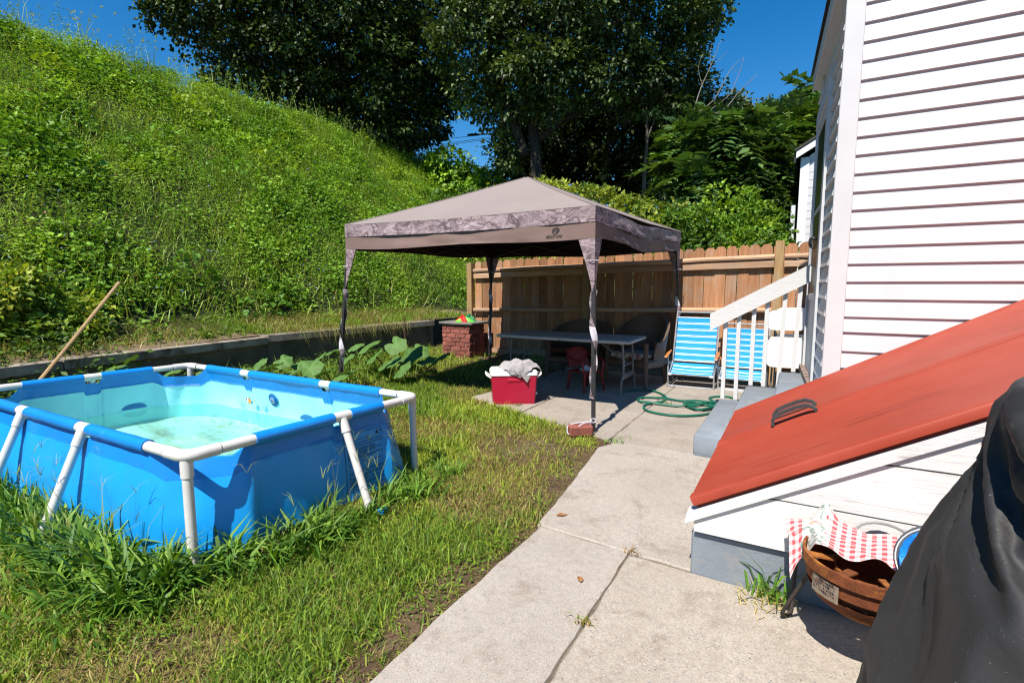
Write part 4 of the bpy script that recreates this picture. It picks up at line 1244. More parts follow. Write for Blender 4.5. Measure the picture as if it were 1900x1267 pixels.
# ------------------------------------------------------------------ folding table
m_ptop = mat('grey_white_plastic', (0.42, 0.41, 0.40), (0.36, 0.35, 0.34), scale=7, rough=0.5, spec=0.4, bump=0.05)
m_gsteel = mat('grey_steel', (0.20, 0.205, 0.21), (0.14, 0.14, 0.145), scale=20, rough=0.45, metal=0.4)
tb = empty('table', (-2.65, 6.27, 0), 0, 'long grey white folding table standing in the shade of the canopy', 'table')
for (xa, xb) in ((-3.58, -2.652), (-2.648, -1.72)):
    MB().box((xa, 5.885, 0.650), (xb, 6.655, 0.692), 0.012).build('tabletop', m_ptop, tb, smooth=True, auto=40)
for (x, sg) in ((-1.84, 1), (-3.45, -1)):
    for y, s2 in ((6.06, -1), (6.47, 1)):
        MB().tube(spline([(x-sg*0.02, y, 0.65), (x, y, 0.42), (x, y, 0.27), (x, y+s2*0.07, 0.17), (x, y+s2*0.085, 0.0)], 5), 0.0135, 8).build('leg', m_gsteel, tb, smooth=True)
    MB().prism([(x-0.008, 6.0, 0.19), (x-0.008, 6.53, 0.19), (x-0.008, 6.48, 0.255), (x-0.008, 6.05, 0.255)], (0.016, 0, 0)).build('crossbar', m_gsteel, tb)
    MB().tube([(x, 6.27, 0.36), (x-sg*0.42, 6.27, 0.645)], 0.010, 8).build('brace', m_gsteel, tb)
    MB().tube([(x, 6.06, 0.36), (x, 6.47, 0.36)], 0.010, 8).build('brace', m_gsteel, tb)
    MB().tube([(x-sg*0.02, 6.0, 0.637), (x-sg*0.02, 6.54, 0.637)], 0.012, 8).build('brace', m_gsteel, tb)

# ------------------------------------------------------------------ wicker armchairs
m, nt, b, oc = base_mat('brown_wicker')
wv = nt.nodes.new('ShaderNodeTexChecker'); wv.inputs['Scale'].default_value = 55
nt.links.new(oc, wv.inputs['Vector'])
c = _mix(nt, (0.14, 0.085, 0.052), (0.07, 0.042, 0.026), wv.outputs['Fac'])
nt.links.new(c, b.inputs['Base Color']); b.inputs['Roughness'].default_value = 0.6
bn = nt.nodes.new('ShaderNodeBump'); bn.inputs['Strength'].default_value = 0.7; bn.inputs['Distance'].default_value = 0.006
nt.links.new(wv.outputs['Fac'], bn.inputs['Height']); nt.links.new(bn.outputs[0], b.inputs['Normal'])
m_wicker = m
m_cush = mat('floral_cushion', (0.50, 0.42, 0.34), (0.20, 0.035, 0.03), scale=16, rough=0.85, lo=0.5, hi=0.56)
m_cush2 = mat('dark_red_cushion', (0.10, 0.03, 0.025), scale=10, rough=0.9)
wk = empty('armchair', (-1.90, 6.90, 0), R(-14), 'brown wicker armchair with floral seat cushion beside the table end', 'armchair', 'wicker armchairs under the canopy')
N = 28; V = []; F = []
for j in range(N+1):                                   # shell: a back that sweeps into arms
    a = R(-112+224*j/N); r = 1.0
    f = max(0, math.cos(a*0.80))
    zt = 0.60+0.36*(max(0, (math.cos(a)+0.15)/1.15)**0.8)
    x = 0.33*math.sin(a); y = 0.06+0.30*math.cos(a) if abs(a) < R(90) else 0.06+0.30*math.cos(a)*1.6
    lean = 0.06*max(0, math.cos(a)); fl_ = 1.06
    for (z, k, th) in ((0.26, 0, 0), (0.45, 0.3, 0), (zt-0.03, 1, 0), (zt, 1.08, -0.0), (zt, 1.08, 0.05), (zt-0.04, 1, 0.035), (0.45, 0.3, 0.03), (0.26, 0, 0.03)):
        q = 1+0.16*k
        V.append((x*q*(1-th/0.33), y*(1-0) + lean*k + 0.05*k*math.cos(a) - th*math.cos(a), z))
for j in range(N):
    for k in range(8):
        F.append((j*8+k, (j+1)*8+k, (j+1)*8+(k+1) % 8, j*8+(k+1) % 8))
F += [tuple(range(8)), tuple(range(N*8, N*8+8))[::-1]]
MB().add(V, F).build('backrest', m_wicker, wk, local=True, smooth=True, auto=50)
MB().box((-0.33, -0.34, 0.26), (0.33, 0.30, 0.37), 0.03).build('seat', m_wicker, wk, local=True, smooth=True)
for (x, y) in ((-0.29, -0.30), (0.29, -0.30), (-0.24, 0.28), (0.24, 0.28)):
    MB().tube([(x, y, 0.60 if y < 0 else 0.34), (x, y, 0.25), (x*1.06, y*1.08, 0.1), (x*1.12, y*1.15, 0.0)], [0.032, 0.034, 0.028, 0.024], 8).build('leg', m_wicker, wk, local=True, smooth=True)
cu = MB().box((-0.27, -0.31, 0.37), (0.27, 0.22, 0.45), 0.035).build('cushion', m_cush, None, smooth=True)
cu.location = wk.location; cu.rotation_euler = wk.rotation_euler
tag(cu, 'floral seat cushion in red and cream lying on the wicker armchair near the table end', 'cushion')
wk2 = copy_tree(wk); wk2.location = (-2.85, 7.05, 0); wk2.rotation_euler = (0, 0, R(6)); wk2.scale = (1.25, 1, 0.86)
wk2['label'] = 'dark wicker armchair in deep shade behind the middle of the table'
cu2 = MB().box((-0.33, -0.31, 0.37), (0.33, 0.22, 0.44), 0.035).build('cushion', m_cush2, None, smooth=True)
cu2.location = wk2.location; cu2.rotation_euler = wk2.rotation_euler
tag(cu2, 'dark red cushion on the wicker armchair behind the table', 'cushion')

# ------------------------------------------------------------------ child's red plastic chair
m_redp = mat('red_plastic', (0.18, 0.012, 0.014), (0.15, 0.010, 0.012), scale=6, rough=0.4, spec=0.4)
kc = empty('child_chair', (-2.36, 6.13, 0), R(62), "small red plastic child's armchair under the folding table", 'chair')
MB().box((-0.16, -0.15, 0.24), (0.16, 0.15, 0.262), 0.008).build('seat', m_redp, kc, local=True)
for (x, y) in ((-0.14, -0.14), (0.14, -0.14), (-0.14, 0.14), (0.14, 0.14)):
    MB().tube([(x, y, 0.25), (x*1.2, y*1.2, 0.0)], [0.022, 0.016], 6).build('leg', m_redp, kc, local=True, smooth=True)
G = np.array([[(0.165*s, 0.14+0.06*t-0.03*(1-abs(s))*0, 0.29+0.26*t-(0.05*s*s if t == 1 else 0)) for s in np.linspace(-1, 1, 9)] for t in (0, 0.33, 0.66, 1)])
mb = MB().grid(G); mb.grid(G[:, ::-1]+np.array((0, 0.018, 0)))
mb.build('backrest', m_redp, kc, local=True, smooth=True)
for s in (-1, 1):
    MB().tube(spline([(s*0.165, 0.19, 0.44), (s*0.185, 0.05, 0.41), (s*0.185, -0.1, 0.40), (s*0.175, -0.145, 0.36), (s*0.165, -0.14, 0.25)], 5), 0.02, 6, flat=0.6).build('armrest', m_redp, kc, local=True, smooth=True)
o = MB().add(*(lambda P: (P, [(0, 1, 4), (1, 2, 4), (2, 3, 4), (3, 0, 4), (3, 2, 1, 0)]))([(-2.43, 6.07, 0.264), (-2.30, 6.04, 0.264), (-2.28, 6.16, 0.264), (-2.41, 6.2, 0.264), (-2.35, 6.12, 0.33)])).build('cloth', mat('pale_blue_cloth', (0.45, 0.55, 0.66), (0.6, 0.62, 0.64), scale=20, rough=0.9))
tag(o, "crumpled pale blue cloth on the red child's chair seat", 'cloth')

# ------------------------------------------------------------------ cooler and blanket
m_cool = mat('red_cooler_plastic', (0.42, 0.010, 0.040), (0.38, 0.009, 0.036), scale=6, rough=0.38, spec=0.4, bump=0.1, bscale=14, dirt=(0.28, 0.06, 0.05), dscale=8, dlo=0.64, dhi=0.85)
m_lidw = mat('white_lid_plastic', (0.76, 0.75, 0.74), (0.7, 0.69, 0.67), scale=8, rough=0.4, spec=0.4)
ca = math.atan2(5.077-4.771, -2.532+2.967)
co_ = empty('cooler', (-2.85, 5.065, 0), ca, 'red cooler with white lid and handles at the edge of the concrete', 'cooler')
def taper_box(x, y, z0, z1, k, b=0.02):
    V = []
    for (z, s) in ((z0, 0.90), (z0+b*0.6, 0.93), (z1, 1.0)):
        xx, yy = x*s/0.97*k, y*s/0.97*k
        for (sx_, sy_) in ((-1, -1), (1, -1), (1, 1), (-1, 1)):
            for (ox, oy) in (((b, 0), (b*0.3, b*0.3), (0, b)) if True else ()):
                pass
            c0 = np.array((sx_*xx, sy_*yy))
            seq = [(sx_*(xx-b), sy_*yy), (sx_*(xx-b*0.3), sy_*(yy-b*0.3)), (sx_*xx, sy_*(yy-b))]
            if sx_*sy_ > 0: seq = seq[::-1]
            if (sx_, sy_) in ((1, -1), (-1, 1)): pass
            V += [(p[0], p[1], z) for p in seq]
    return V
def rrect(x, y, b, z, n=4):
    P = []
    for (cx_, cy_, a0) in ((x-b, y-b, 0), (-x+b, y-b, 90), (-x+b, -y+b, 180), (x-b, -y+b, 270)):
        for j in range(n+1):
            a = R(a0+90*j/n); P.append((cx_+b*math.cos(a), cy_+b*math.sin(a), z))
    return P
def loft(rows):
    n = len(rows[0]); V = [p for r_ in rows for p in r_]
    F = [(k*n+j, k*n+(j+1) % n, (k+1)*n+(j+1) % n, (k+1)*n+j) for k in range(len(rows)-1) for j in range(n)]
    F += [tuple(range(n))[::-1], tuple(range((len(rows)-1)*n, len(rows)*n))]
    return V, F
cw, cd = 0.262, 0.165
rows = [rrect(cw*.90, cd*.90, .02, 0.0), rrect(cw*.915, cd*.915, .025, 0.012)]
for i in range(11):
    z = 0.03+0.235*i/10; s = 0.92+0.06*i/10
    rows += [rrect(cw*s, cd*s, .025, z), rrect(cw*s+0.0025, cd*s+0.0025, .025, z+0.011)]
rows += [rrect(cw*.985, cd*.985, .025, 0.285), rrect(cw, cd, .025, 0.30), rrect(cw, cd, .025, 0.335)]
MB().add(*loft(rows)).build('body', m_cool, co_, local=True, smooth=True, auto=50)
MB().box((-0.085, -cd-0.006, 0.262), (0.085, -cd+0.02, 0.302), 0.006).build('name_panel', m_cool, co_, local=True)
MB().add(*loft([rrect(cw+.008, cd+.008, .028, 0.335), rrect(cw+.008, cd+.008, .028, 0.368), rrect(cw-.012, cd-.012, .028, 0.395), rrect(cw-.05, cd-.05, .02, 0.402)])).build('lid', m_lidw, co_, local=True, smooth=True, auto=40)
for s in (-1, 1):
    h = MB().tube(spline([(s*(cw+0.0), -0.09, 0.30), (s*(cw+0.045), -0.085, 0.33), (s*(cw+0.055), -0.06, 0.345), (s*(cw+0.055), 0.06, 0.345), (s*(cw+0.045), 0.085, 0.33), (s*(cw+0.0), 0.09, 0.30)], 4), 0.011, 8).build('handle', m_lidw, co_, local=True, smooth=True)
MB().box((cw-0.01, -0.06, 0.09), (cw+0.014, -0.03, 0.12), 0.004).build('drain_plug', m_lidw, co_, local=True)
# rumpled knitted blanket over the right of the lid
m_knit = mat('grey_knit', (0.40, 0.38, 0.38), (0.31, 0.29, 0.295), scale=60, rough=0.95, spec=0.1, bump=0.9, bscale=120, dirt=(0.62, 0.60, 0.58), dscale=9)
bk = empty('blanket', (co_.location.x, co_.location.y, 0), ca, 'crumpled grey knitted blanket lying on the lid of the red cooler', 'blanket')
n1_, n2_ = 46, 60
G = np.zeros((n1_, n2_, 3))
for i in range(n1_):
    for j in range(n2_):
        s, t = i/(n1_-1), j/(n2_-1)
        an = 2*math.pi*t; r_ = s
        wob = 1+0.13*math.sin(3*an+0.7)+0.06*math.sin(7*an)+0.04*math.sin(12*an+1)
        x = 0.065+0.24*r_*wob*math.cos(an); y = -0.05+0.175*r_*wob*math.sin(an)
        hump = 0.075*(1-s**3.0)
        rid = 0.024*abs(math.sin(x*16+y*32+1.2*math.sin(x*12)+0.8*math.sin(y*15)))*(1-0.5*s)+0.012*math.sin(x*45-y*25+2*math.sin(y*18))
        rows_ = 0.004*math.sin(x*260+y*60+8*float(fbm(np.array(x*9), np.array(y*9), 3)))
        z = 0.405+hump+rid+rows_
        over = max(0, -(y+cd+0.012))
        if over > 0:                                   # hangs over the front edge
            z = 0.405+rid*0.7-over*0.9-0.01; y = -cd-0.016-0.10*over-abs(rid)*0.5
        if x > cw+0.01: z -= (x-cw-0.01)*1.2
        G[i, j] = (x, y, z)
mb = MB().grid(G); 
mb.build('cloth', m_knit, bk, local=True, smooth=True, auto=None)
G2 = np.array([[(-0.02+0.10*s+0.16*t*0.6, -cd-0.028-0.012*math.sin(s*9+t*3), 0.385-0.115*t*(1-0.75*abs(s-0.6)*1.3)+0.01*math.sin(s*7)) for s in np.linspace(0, 1, 24)] for t in np.linspace(0, 1, 12)])
MB().grid(G2).build('hanging_fold', m_knit, bk, local=True, smooth=True, auto=None)

# ------------------------------------------------------------------ crumpled nylon bag on the pillar
m_gr = mat('lime_nylon', (0.12, 0.62, 0.02), (0.08, 0.48, 0.02), scale=8, rough=0.4, spec=0.4)
m_gr2 = mat('dark_green_nylon', (0.015, 0.17, 0.055), scale=8, rough=0.45)
m_rd = mat('red_nylon', (0.62, 0.02, 0.015), scale=8, rough=0.4)
kb = empty('nylon_bag', (-5.08, 7.30, 0.722), 0, 'crumpled green and red nylon bag lying on the brick pillar', 'bag')
def lump(cx_, cy_, rx, ry, rz, seed, name, m_, z0=0.722):
    G = np.zeros((10, 28, 3))
    for i in range(10):
        for j in range(28):
            s = i/9; an = 2*math.pi*j/27
            w_ = 1+0.22*math.sin(3*an+seed)+0.12*math.sin(7*an+seed*2)
            z = rz*math.cos(s*1.57)*(1+0.35*math.sin(an*5+s*6+seed))+0.004
            G[i, j] = (cx_+rx*s*w_*math.cos(an), cy_+ry*s*w_*math.sin(an), z0+max(0.002, z))
    MB().grid(G).build(name, m_, kb, smooth=False)
lump(-5.10, 7.30, 0.17, 0.13, 0.065, 1, 'green_cloth', m_gr)
lump(-5.07, 7.42, 0.14, 0.10, 0.10, 2.2, 'dark_green_cloth', m_gr2)
lump(-5.10, 7.25, 0.11, 0.075, 0.09, 3.1, 'red_cloth', m_rd)

# ------------------------------------------------------------------ folding beach chairs
m_alu = mat('aluminium_tube', (0.55, 0.56, 0.57), (0.45, 0.46, 0.47), scale=15, rough=0.3, spec=0.5, metal=0.6)
m_cloth_b = mat('blue_stripe_cloth', (0.010, 0.27, 0.60), (0.009, 0.24, 0.54), scale=9, rough=0.7, spec=0.25, bump=0.3, bscale=18)
m_cloth_w = mat('white_stripe_cloth', (0.72, 0.73, 0.74), scale=9, rough=0.7, spec=0.25)
m_oak = mat('varnished_armrest', (0.50, 0.185, 0.035), (0.38, 0.12, 0.025), scale=12, stretch=(6, 1, 1), rough=0.4, spec=0.4)
m_whiteplug = mat('white_plug', (0.75, 0.75, 0.73), scale=5, rough=0.5)
bc = empty('beach_chair', (-1.19, 7.02, 0), R(2), 'low blue striped folding beach chair with wooden armrests, open in the sun beside the canopy', 'beach chair', 'blue striped beach chairs by the fence')
hw = 0.28
def striped(P0, P1, bow, name, nst, pattern, puck=0.006):
    """cloth between two bars: rows from P0 (bottom) to P1 (top)"""
    rows, mi = [], []
    nt_ = 126
    for i in range(nt_+1):
        t = i/nt_
        r_ = []
        for j in range(17):
            s = -1+2*j/16
            p = np.array(P0)*(1-t)+np.array(P1)*t
            nrm = np.cross((1, 0, 0), unit(np.array(P1)-np.array(P0)))
            edge = 0.010*math.sin(i*0.9)*(abs(s)**6)
            p = p+np.array((s*(hw-0.018)+0*edge, 0, 0))-nrm*(bow*(1-s*s*0.5)*math.sin(math.pi*min(1, max(0, t))) + puck*math.sin(i*0.7+j)*0.25*abs(s))
            r_.append(p)
        rows.append(r_)
        t2 = (i+0.5)/nt_*nst % 1
        mi.append(1 if any(a <= t2 < b for a, b in pattern) else 0)
    mb = MB().grid(np.array(rows)); mb.mi = [mi[f//16] for f in range(len(mb.f))]
    return mb.build(name, [m_cloth_b, m_cloth_w], bc, local=True, smooth=True, auto=None)
striped((0, 0.165, 0.315), (0, 0.395, 0.90), 0.02, 'back_cloth', 7.0, [(0.0, 0.10), (0.20, 0.30)])
striped((0, -0.125, 0.175), (0, 0.13, 0.295), 0.03, 'seat_cloth', 4.0, [(0.0, 0.10), (0.20, 0.30)])
MB().tube(spline([(-hw, 0.12, 0.20), (-hw, 0.165, 0.315), (-hw, 0.41, 0.945), (-hw+0.03, 0.425, 0.975), (0, 0.428, 0.978), (hw-0.03, 0.425, 0.975), (hw, 0.41, 0.945), (hw, 0.165, 0.315), (hw, 0.12, 0.20)], 5), 0.0115, 8).build('back_frame', m_alu, bc, local=True, smooth=True)
MB().tube([(-hw, 0.40, 0.905), (hw, 0.40, 0.905)], 0.008, 8).build('cross_bar', m_alu, bc, local=True, smooth=True)
for s in (-1, 1):
    MB().box((s*(hw+0.03)-0.022, -0.14, 0.405), (s*(hw+0.03)+0.022, 0.20, 0.425), 0.008, Matrix.Translation((0, 0, 0.02)) @ Matrix.Rotation(R(10), 4, 'X')).build('armrest', m_oak, bc, local=True, smooth=True)
    MB().tube([(s*(hw+0.02), -0.10, 0.41), (s*(hw+0.01), -0.13, 0.17), (s*(hw+0.01), -0.10, 0.02)], 0.0105, 8).build('front_leg', m_alu, bc, local=True, smooth=True)
    MB().tube([(s*(hw+0.02), 0.0, 0.33), (s*(hw+0.02), 0.33, 0.01)], 0.0105, 8).build('rear_leg', m_alu, bc, local=True, smooth=True)
    MB().tube([(s*hw, -0.13, 0.17), (s*hw, 0.15, 0.30)], 0.0105, 8).build('seat_frame', m_alu, bc, local=True, smooth=True)
    MB().tube([(s*(hw+0.005), -0.14, 0.170), (s*(hw-0.04), -0.14, 0.170)], 0.0155, 8).build('cloth_end', m_whiteplug, bc, local=True, smooth=True)
    MB().tube(spline([(s*(hw-0.01), 0.15, 0.30), (s*(hw+0.012), 0.11, 0.31), (s*(hw-0.01), 0.08, 0.28)], 5), 0.004, 5).build('lacing', m_wrapw, bc, local=True, smooth=True)
MB().tube([(-hw, -0.13, 0.165), (hw, -0.13, 0.165)], 0.0105, 8).build('front_bar', m_steel, bc, local=True, smooth=True)
MB().tube(spline([(-hw-.01, 0.33, 0.012), (-hw-.01, -0.09, 0.012), (-hw+0.03, -0.11, 0.012), (hw-0.03, -0.11, 0.012), (hw+.01, -0.09, 0.012), (hw+.01, 0.33, 0.012)], 5), 0.0105, 8).build('floor_bar', m_alu, bc, local=True, smooth=True)
bc2 = copy_tree(bc); bc2.location = (-0.58, 7.10, 0); bc2.rotation_euler = (0, 0, R(-3)); bc2.scale = (0.95, 0.75, 0.86)
bc2['label'] = 'blue striped folding beach chair half hidden behind the white stair balusters'

# ------------------------------------------------------------------ white folding chairs leaning behind the railing
m_whp = mat('white_resin', (0.74, 0.73, 0.72), (0.66, 0.65, 0.64), scale=5, rough=0.45)
fc = empty('folding_chair', (-0.10, 6.78, 0.0), R(4), 'white folding chair with grey legs leaning upright by the house behind the railing', 'folding chair', 'white folding chairs behind the railing')
def rounded_plate(w_, h_, z0, y, r_=0.06, lean=0.0, curve=0.0):
    P = rrect(w_/2, h_/2, r_, 0, 5)
    F_ = [(p[0], y+lean*(p[1]+h_/2)+curve*(p[0]**2), z0+h_/2+p[1]) for p in P]
    return MB().prism(F_, (0, 0.03, 0))
rounded_plate(0.42, 0.235, 0.82, 0.06, 0.08, 0.08).build('backrest', m_whp, fc, local=True, smooth=True)
rounded_plate(0.40, 0.36, 0.38, -0.01, 0.07, 0.08).build('seat', m_whp, fc, local=True, smooth=True)
for s in (-1, 1):
    MB().tube([(s*0.20, 0.12, 1.02), (s*0.21, -0.02, 0.0)], 0.011, 8).build('leg', m_gsteel, fc, local=True, smooth=True)
    MB().tube([(s*0.18, 0.02, 0.75), (s*0.18, 0.10, 0.0)], 0.011, 8).build('leg', m_gsteel, fc, local=True, smooth=True)
fc2 = copy_tree(fc); fc2.location = (-0.03, 6.90, 0.03); fc2.rotation_euler = (0, 0, R(-3))
fc2['label'] = 'second white folding chair stacked close behind the front one'

# ------------------------------------------------------------------ garden hose
hp = [(-1.88, 6.1), (-1.80, 6.32), (-1.55, 6.40), (-1.33, 6.13), (-1.31, 5.86), (-1.44, 5.60), (-1.34, 5.33), (-1.05, 5.27), (-0.80, 5.45), (-0.70, 5.76), (-0.80, 5.92), (-1.02, 5.84), (-0.96, 5.68), (-0.78, 5.72), (-0.76, 5.95), (-0.98, 6.0), (-1.06, 5.82), (-0.88, 5.62), (-0.72, 5.82), (-0.82, 6.02), (-1.1, 5.98), (-1.38, 6.02), (-1.58, 5.92), (-1.53, 5.72), (-1.3, 5.70), (-1.05, 5.72), (-0.9, 5.86), (-0.78, 6.1), (-0.86, 6.34), (-0.70, 6.5), (-0.55, 6.35), (-0.50, 6.0)]
hp = [np.array(p) for p in hp]
pts = []
for k, p in enumerate(spline([(*p, 0) for p in hp], 9)):
    pts.append(p)
zs = np.full(len(pts), 0.016)
for i in range(len(pts)):                              # loops lie over earlier loops
    for j in range(0, i-10, 2):
        d = math.hypot(pts[i][0]-pts[j][0], pts[i][1]-pts[j][1])
        if d < 0.035: zs[i] = max(zs[i], zs[j]+0.024)
for _ in range(4): zs = np.maximum(0.016, np.convolve(np.pad(zs, 2, 'edge'), [.1, .2, .4, .2, .1], 'valid'))
pts = [np.array((p[0], p[1], z)) for p, z in zip(pts, zs)]
o = MB().tube(pts, 0.0125, 8).build('garden_hose', mat('green_hose', (0.007, 0.12, 0.072), (0.005, 0.09, 0.055), scale=12, rough=0.4, spec=0.4), smooth=True)
tag(o, 'green garden hose lying in loose loops on the concrete', 'hose')

# ------------------------------------------------------------------ fire pit
m_rust = mat('rusted_iron', (0.21, 0.062, 0.02), (0.09, 0.027, 0.013), scale=18, rough=0.85, spec=0.25, bump=0.5, bscale=70, dirt=(0.48, 0.18, 0.035), dscale=9, dlo=0.5, dhi=0.7)
m_iron = mat('blackened_iron', (0.03, 0.026, 0.022), (0.06, 0.045, 0.035), scale=25, rough=0.75)
m_galv = mat('galvanised_strip', (0.36, 0.36, 0.355), (0.26, 0.25, 0.24), scale=14, rough=0.5, metal=0.4)
fx, fy, fz, fr = 0.272, 2.095, 0.328, 0.198
pit = empty('fire_pit', (fx, fy, 0), 0, 'rusty round fire pit on bent iron legs in front of the white cheek boards', 'fire pit')
ringp = lambda r_, z, n=40: [(fx+r_*math.cos(2*math.pi*j/n), fy+r_*math.sin(2*math.pi*j/n), z) for j in range(n)]
def band_ring(r0, r1, z0, z1, name):
    n = 40; V = ringp(r0, z0)+ringp(r0, z1)+ringp(r1, z1)+ringp(r1, z0)
    F = [(a*n+j, a*n+(j+1) % n, ((a+1) % 4)*n+(j+1) % n, ((a+1) % 4)*n+j) for a in range(4) for j in range(n)]
    return MB().add(V, [f[::-1] for f in F]).build(name, m_rust, pit, smooth=True, auto=30)
band_ring(fr, fr+0.010, fz+0.028, fz+0.066, 'rim_band')
band_ring(fr-0.020, fr-0.004, fz-0.022, fz+0.027, 'side_band')
band_ring(fr-0.034, fr-0.028, fz-0.05, fz-0.018, 'inner_lip')
prof = [(fr-0.012, fz-0.048), (fr-0.030, fz-0.085), (fr-0.07, fz-0.115), (fr-0.13, fz-0.135), (0.01, fz-0.14)]
V = []; n = 40
for r_, z in prof: V += ringp(r_, z)
F = [(a*n+j, (a+1)*n+j, (a+1)*n+(j+1) % n, a*n+(j+1) % n) for a in range(len(prof)-1) for j in range(n)]
MB().add(V, F).build('bowl', m_rust, pit, smooth=True)
for k in range(8):
    a = 2*math.pi*k/8+0.25; c_, s_ = math.cos(a), math.sin(a)
    MB().prism([(fx+c_*0.11-s_*.016, fy+s_*.11+c_*.016, fz+0.050), (fx+c_*0.11+s_*.016, fy+s_*.11-c_*.016, fz+0.050), (fx+c_*(fr-.004)+s_*.016, fy+s_*(fr-.004)-c_*.016, fz+0.058), (fx+c_*(fr-.004)-s_*.016, fy+s_*(fr-.004)+c_*.016, fz+0.058)], (0, 0, -0.006)).build('grate_bar', m_rust, pit)
band_ring(0.10, 0.108, fz-0.01, fz+0.02, 'inner_ring')
MB().tube([(fx+0.06+0.09*math.cos(t), fy+0.17+0.06*math.sin(t), fz+0.075+0.035*math.sin(t)) for t in np.linspace(0, 2*math.pi, 24)], 0.006, 6).build('ring_handle', m_galv, pit, smooth=True)
for (a, fo) in ((R(148), 0.09), (R(318), 0.05), (R(20), 0.08)):
    c_, s_ = math.cos(a), math.sin(a); t = np.array((-s_, c_, 0)); o_ = np.array((c_, s_, 0)); b0 = np.array((fx, fy, 0))
    mb = MB()
    P = [b0+o_*(fr-0.03)-t*0.045+np.array((0, 0, fz-0.05)), b0+o_*(fr+fo*0.9)-t*0.05+np.array((0, 0, fz-0.03)), b0+o_*(fr+fo)-t*0.035+np.array((0, 0, 0.03)), b0+o_*(fr+fo)-t*0.02+np.array((0, 0, 0.006)), b0+o_*(fr+fo)+t*0.01+np.array((0, 0, 0.006)), b0+o_*(fr+fo*0.8)+t*0.05+np.array((0, 0, 0.05)), b0+o_*(fr-0.03)+t*0.07+np.array((0, 0, fz-0.06))]
    mb.tube(spline(P, 4), 0.0075, 6).build('leg', m_iron, pit, smooth=True)
a = R(292); c_, s_ = math.cos(a), math.sin(a)
MB().prism([(fx+c_*(fr+0.013)-s_*.018, fy+s_*(fr+.013)+c_*.018, fz+0.03), (fx+c_*(fr+.013)+s_*.018, fy+s_*(fr+.013)-c_*.018, fz+0.03), (fx+c_*(fr-.0)+s_*.018, fy+s_*(fr)-c_*.018, fz-0.09), (fx+c_*(fr)-s_*.018, fy+s_*(fr)+c_*.018, fz-0.09)], (c_*0.004, s_*0.004, 0)).build('metal_strap', m_galv, pit)
# makers plate: small worn print, curved to the band
m_plate = mat('worn_plate', (0.33, 0.28, 0.21), (0.22, 0.16, 0.11), scale=12, rough=0.6, dirt=(0.10, 0.06, 0.04), dscale=16, dlo=0.45, dhi=0.58)
G = np.array([[(fx+(fr+0.003)*math.cos(R(a)), fy+(fr+.003)*math.sin(R(a)), z) for a in np.linspace(210, 240, 10)] for z in (fz-0.045, fz+0.018)])
pl = MB().grid(G).build('label_plate', m_plate, pit, smooth=True)
mb = MB(); rr = random.Random(5)
for row, z in enumerate((fz+0.006, fz-0.006, fz-0.018, fz-0.030)):
    a = 212
    while a < 236:
        w_ = rr.uniform(0.8, 2.4)
        if rr.random() < 0.5:
            q = lambda an, zz: (fx+(fr+.0042)*math.cos(R(an)), fy+(fr+.0042)*math.sin(R(an)), zz)
            mb.add([q(a, z), q(a+w_, z), q(a+w_*rr.uniform(.5, 1), z+rr.uniform(.003, .008)), q(a, z+0.006)], [(0, 1, 2, 3)])
        a += w_+0.7
mb.build('worn_print', m_ink, pl)

# checked towel draped over the pit
m, nt, b, oc = base_mat('red_check_cloth')
sep = nt.nodes.new('ShaderNodeSeparateXYZ')
uv = nt.nodes.new('ShaderNodeAttribute'); uv.attribute_name = 'UVc'
nt.links.new(uv.outputs['Vector'], sep.inputs[0])
def band_of(sock, f):
    a = nt.nodes.new('ShaderNodeMath'); a.operation = 'MULTIPLY'; a.inputs[1].default_value = f; nt.links.new(sock, a.inputs[0])
    s_ = nt.nodes.new('ShaderNodeMath'); s_.operation = 'FRACT'; nt.links.new(a.outputs[0], s_.inputs[0])
    g = nt.nodes.new('ShaderNodeMath'); g.operation = 'GREATER_THAN'; g.inputs[1].default_value = 0.5; nt.links.new(s_.outputs[0], g.inputs[0])
    return g.outputs[0]
bx_, by_ = band_of(sep.outputs[0], 17), band_of(sep.outputs[1], 17)
sm = nt.nodes.new('ShaderNodeMath'); sm.operation = 'ADD'; nt.links.new(bx_, sm.inputs[0]); nt.links.new(by_, sm.inputs[1])
half = nt.nodes.new('ShaderNodeMath'); half.operation = 'MULTIPLY'; half.inputs[1].default_value = 0.5; nt.links.new(sm.outputs[0], half.inputs[0])
chk = _ramp(nt, half.outputs[0], [(0.0, (0.78, 0.72, 0.69)), (0.5, (0.68, 0.33, 0.32)), (1.0, (0.52, 0.075, 0.09))])
fl_ = _noise(nt, uv.outputs['Vector'], 7, 4, 0.6, 0.5)
flower = _ramp(nt, fl_, [(0.0, (0.70, 0.67, 0.62)), (0.42, (0.70, 0.66, 0.60)), (0.47, (0.14, 0.22, 0.20)), (0.52, (0.68, 0.64, 0.56)), (0.60, (0.68, 0.62, 0.56)), (0.64, (0.62, 0.22, 0.22)), (0.72, (0.70, 0.62, 0.30))])
zone = nt.nodes.new('ShaderNodeMath'); zone.operation = 'GREATER_THAN'; zone.inputs[1].default_value = 0.36
zn = nt.nodes.new('ShaderNodeMath'); zn.operation = 'ADD'
zm = nt.nodes.new('ShaderNodeMath'); zm.operation = 'MULTIPLY'; zm.inputs[1].default_value = 0.12
nt.links.new(_noise(nt, uv.outputs['Vector'], 6, 2), zm.inputs[0])
nt.links.new(sep.outputs[0], zn.inputs[0]); nt.links.new(zm.outputs[0], zn.inputs[1]); nt.links.new(zn.outputs[0], zone.inputs[0])
lft = nt.nodes.new('ShaderNodeMath'); lft.operation = 'LESS_THAN'; lft.inputs[1].default_value = 0.17; nt.links.new(zn.outputs[0], lft.inputs[0])
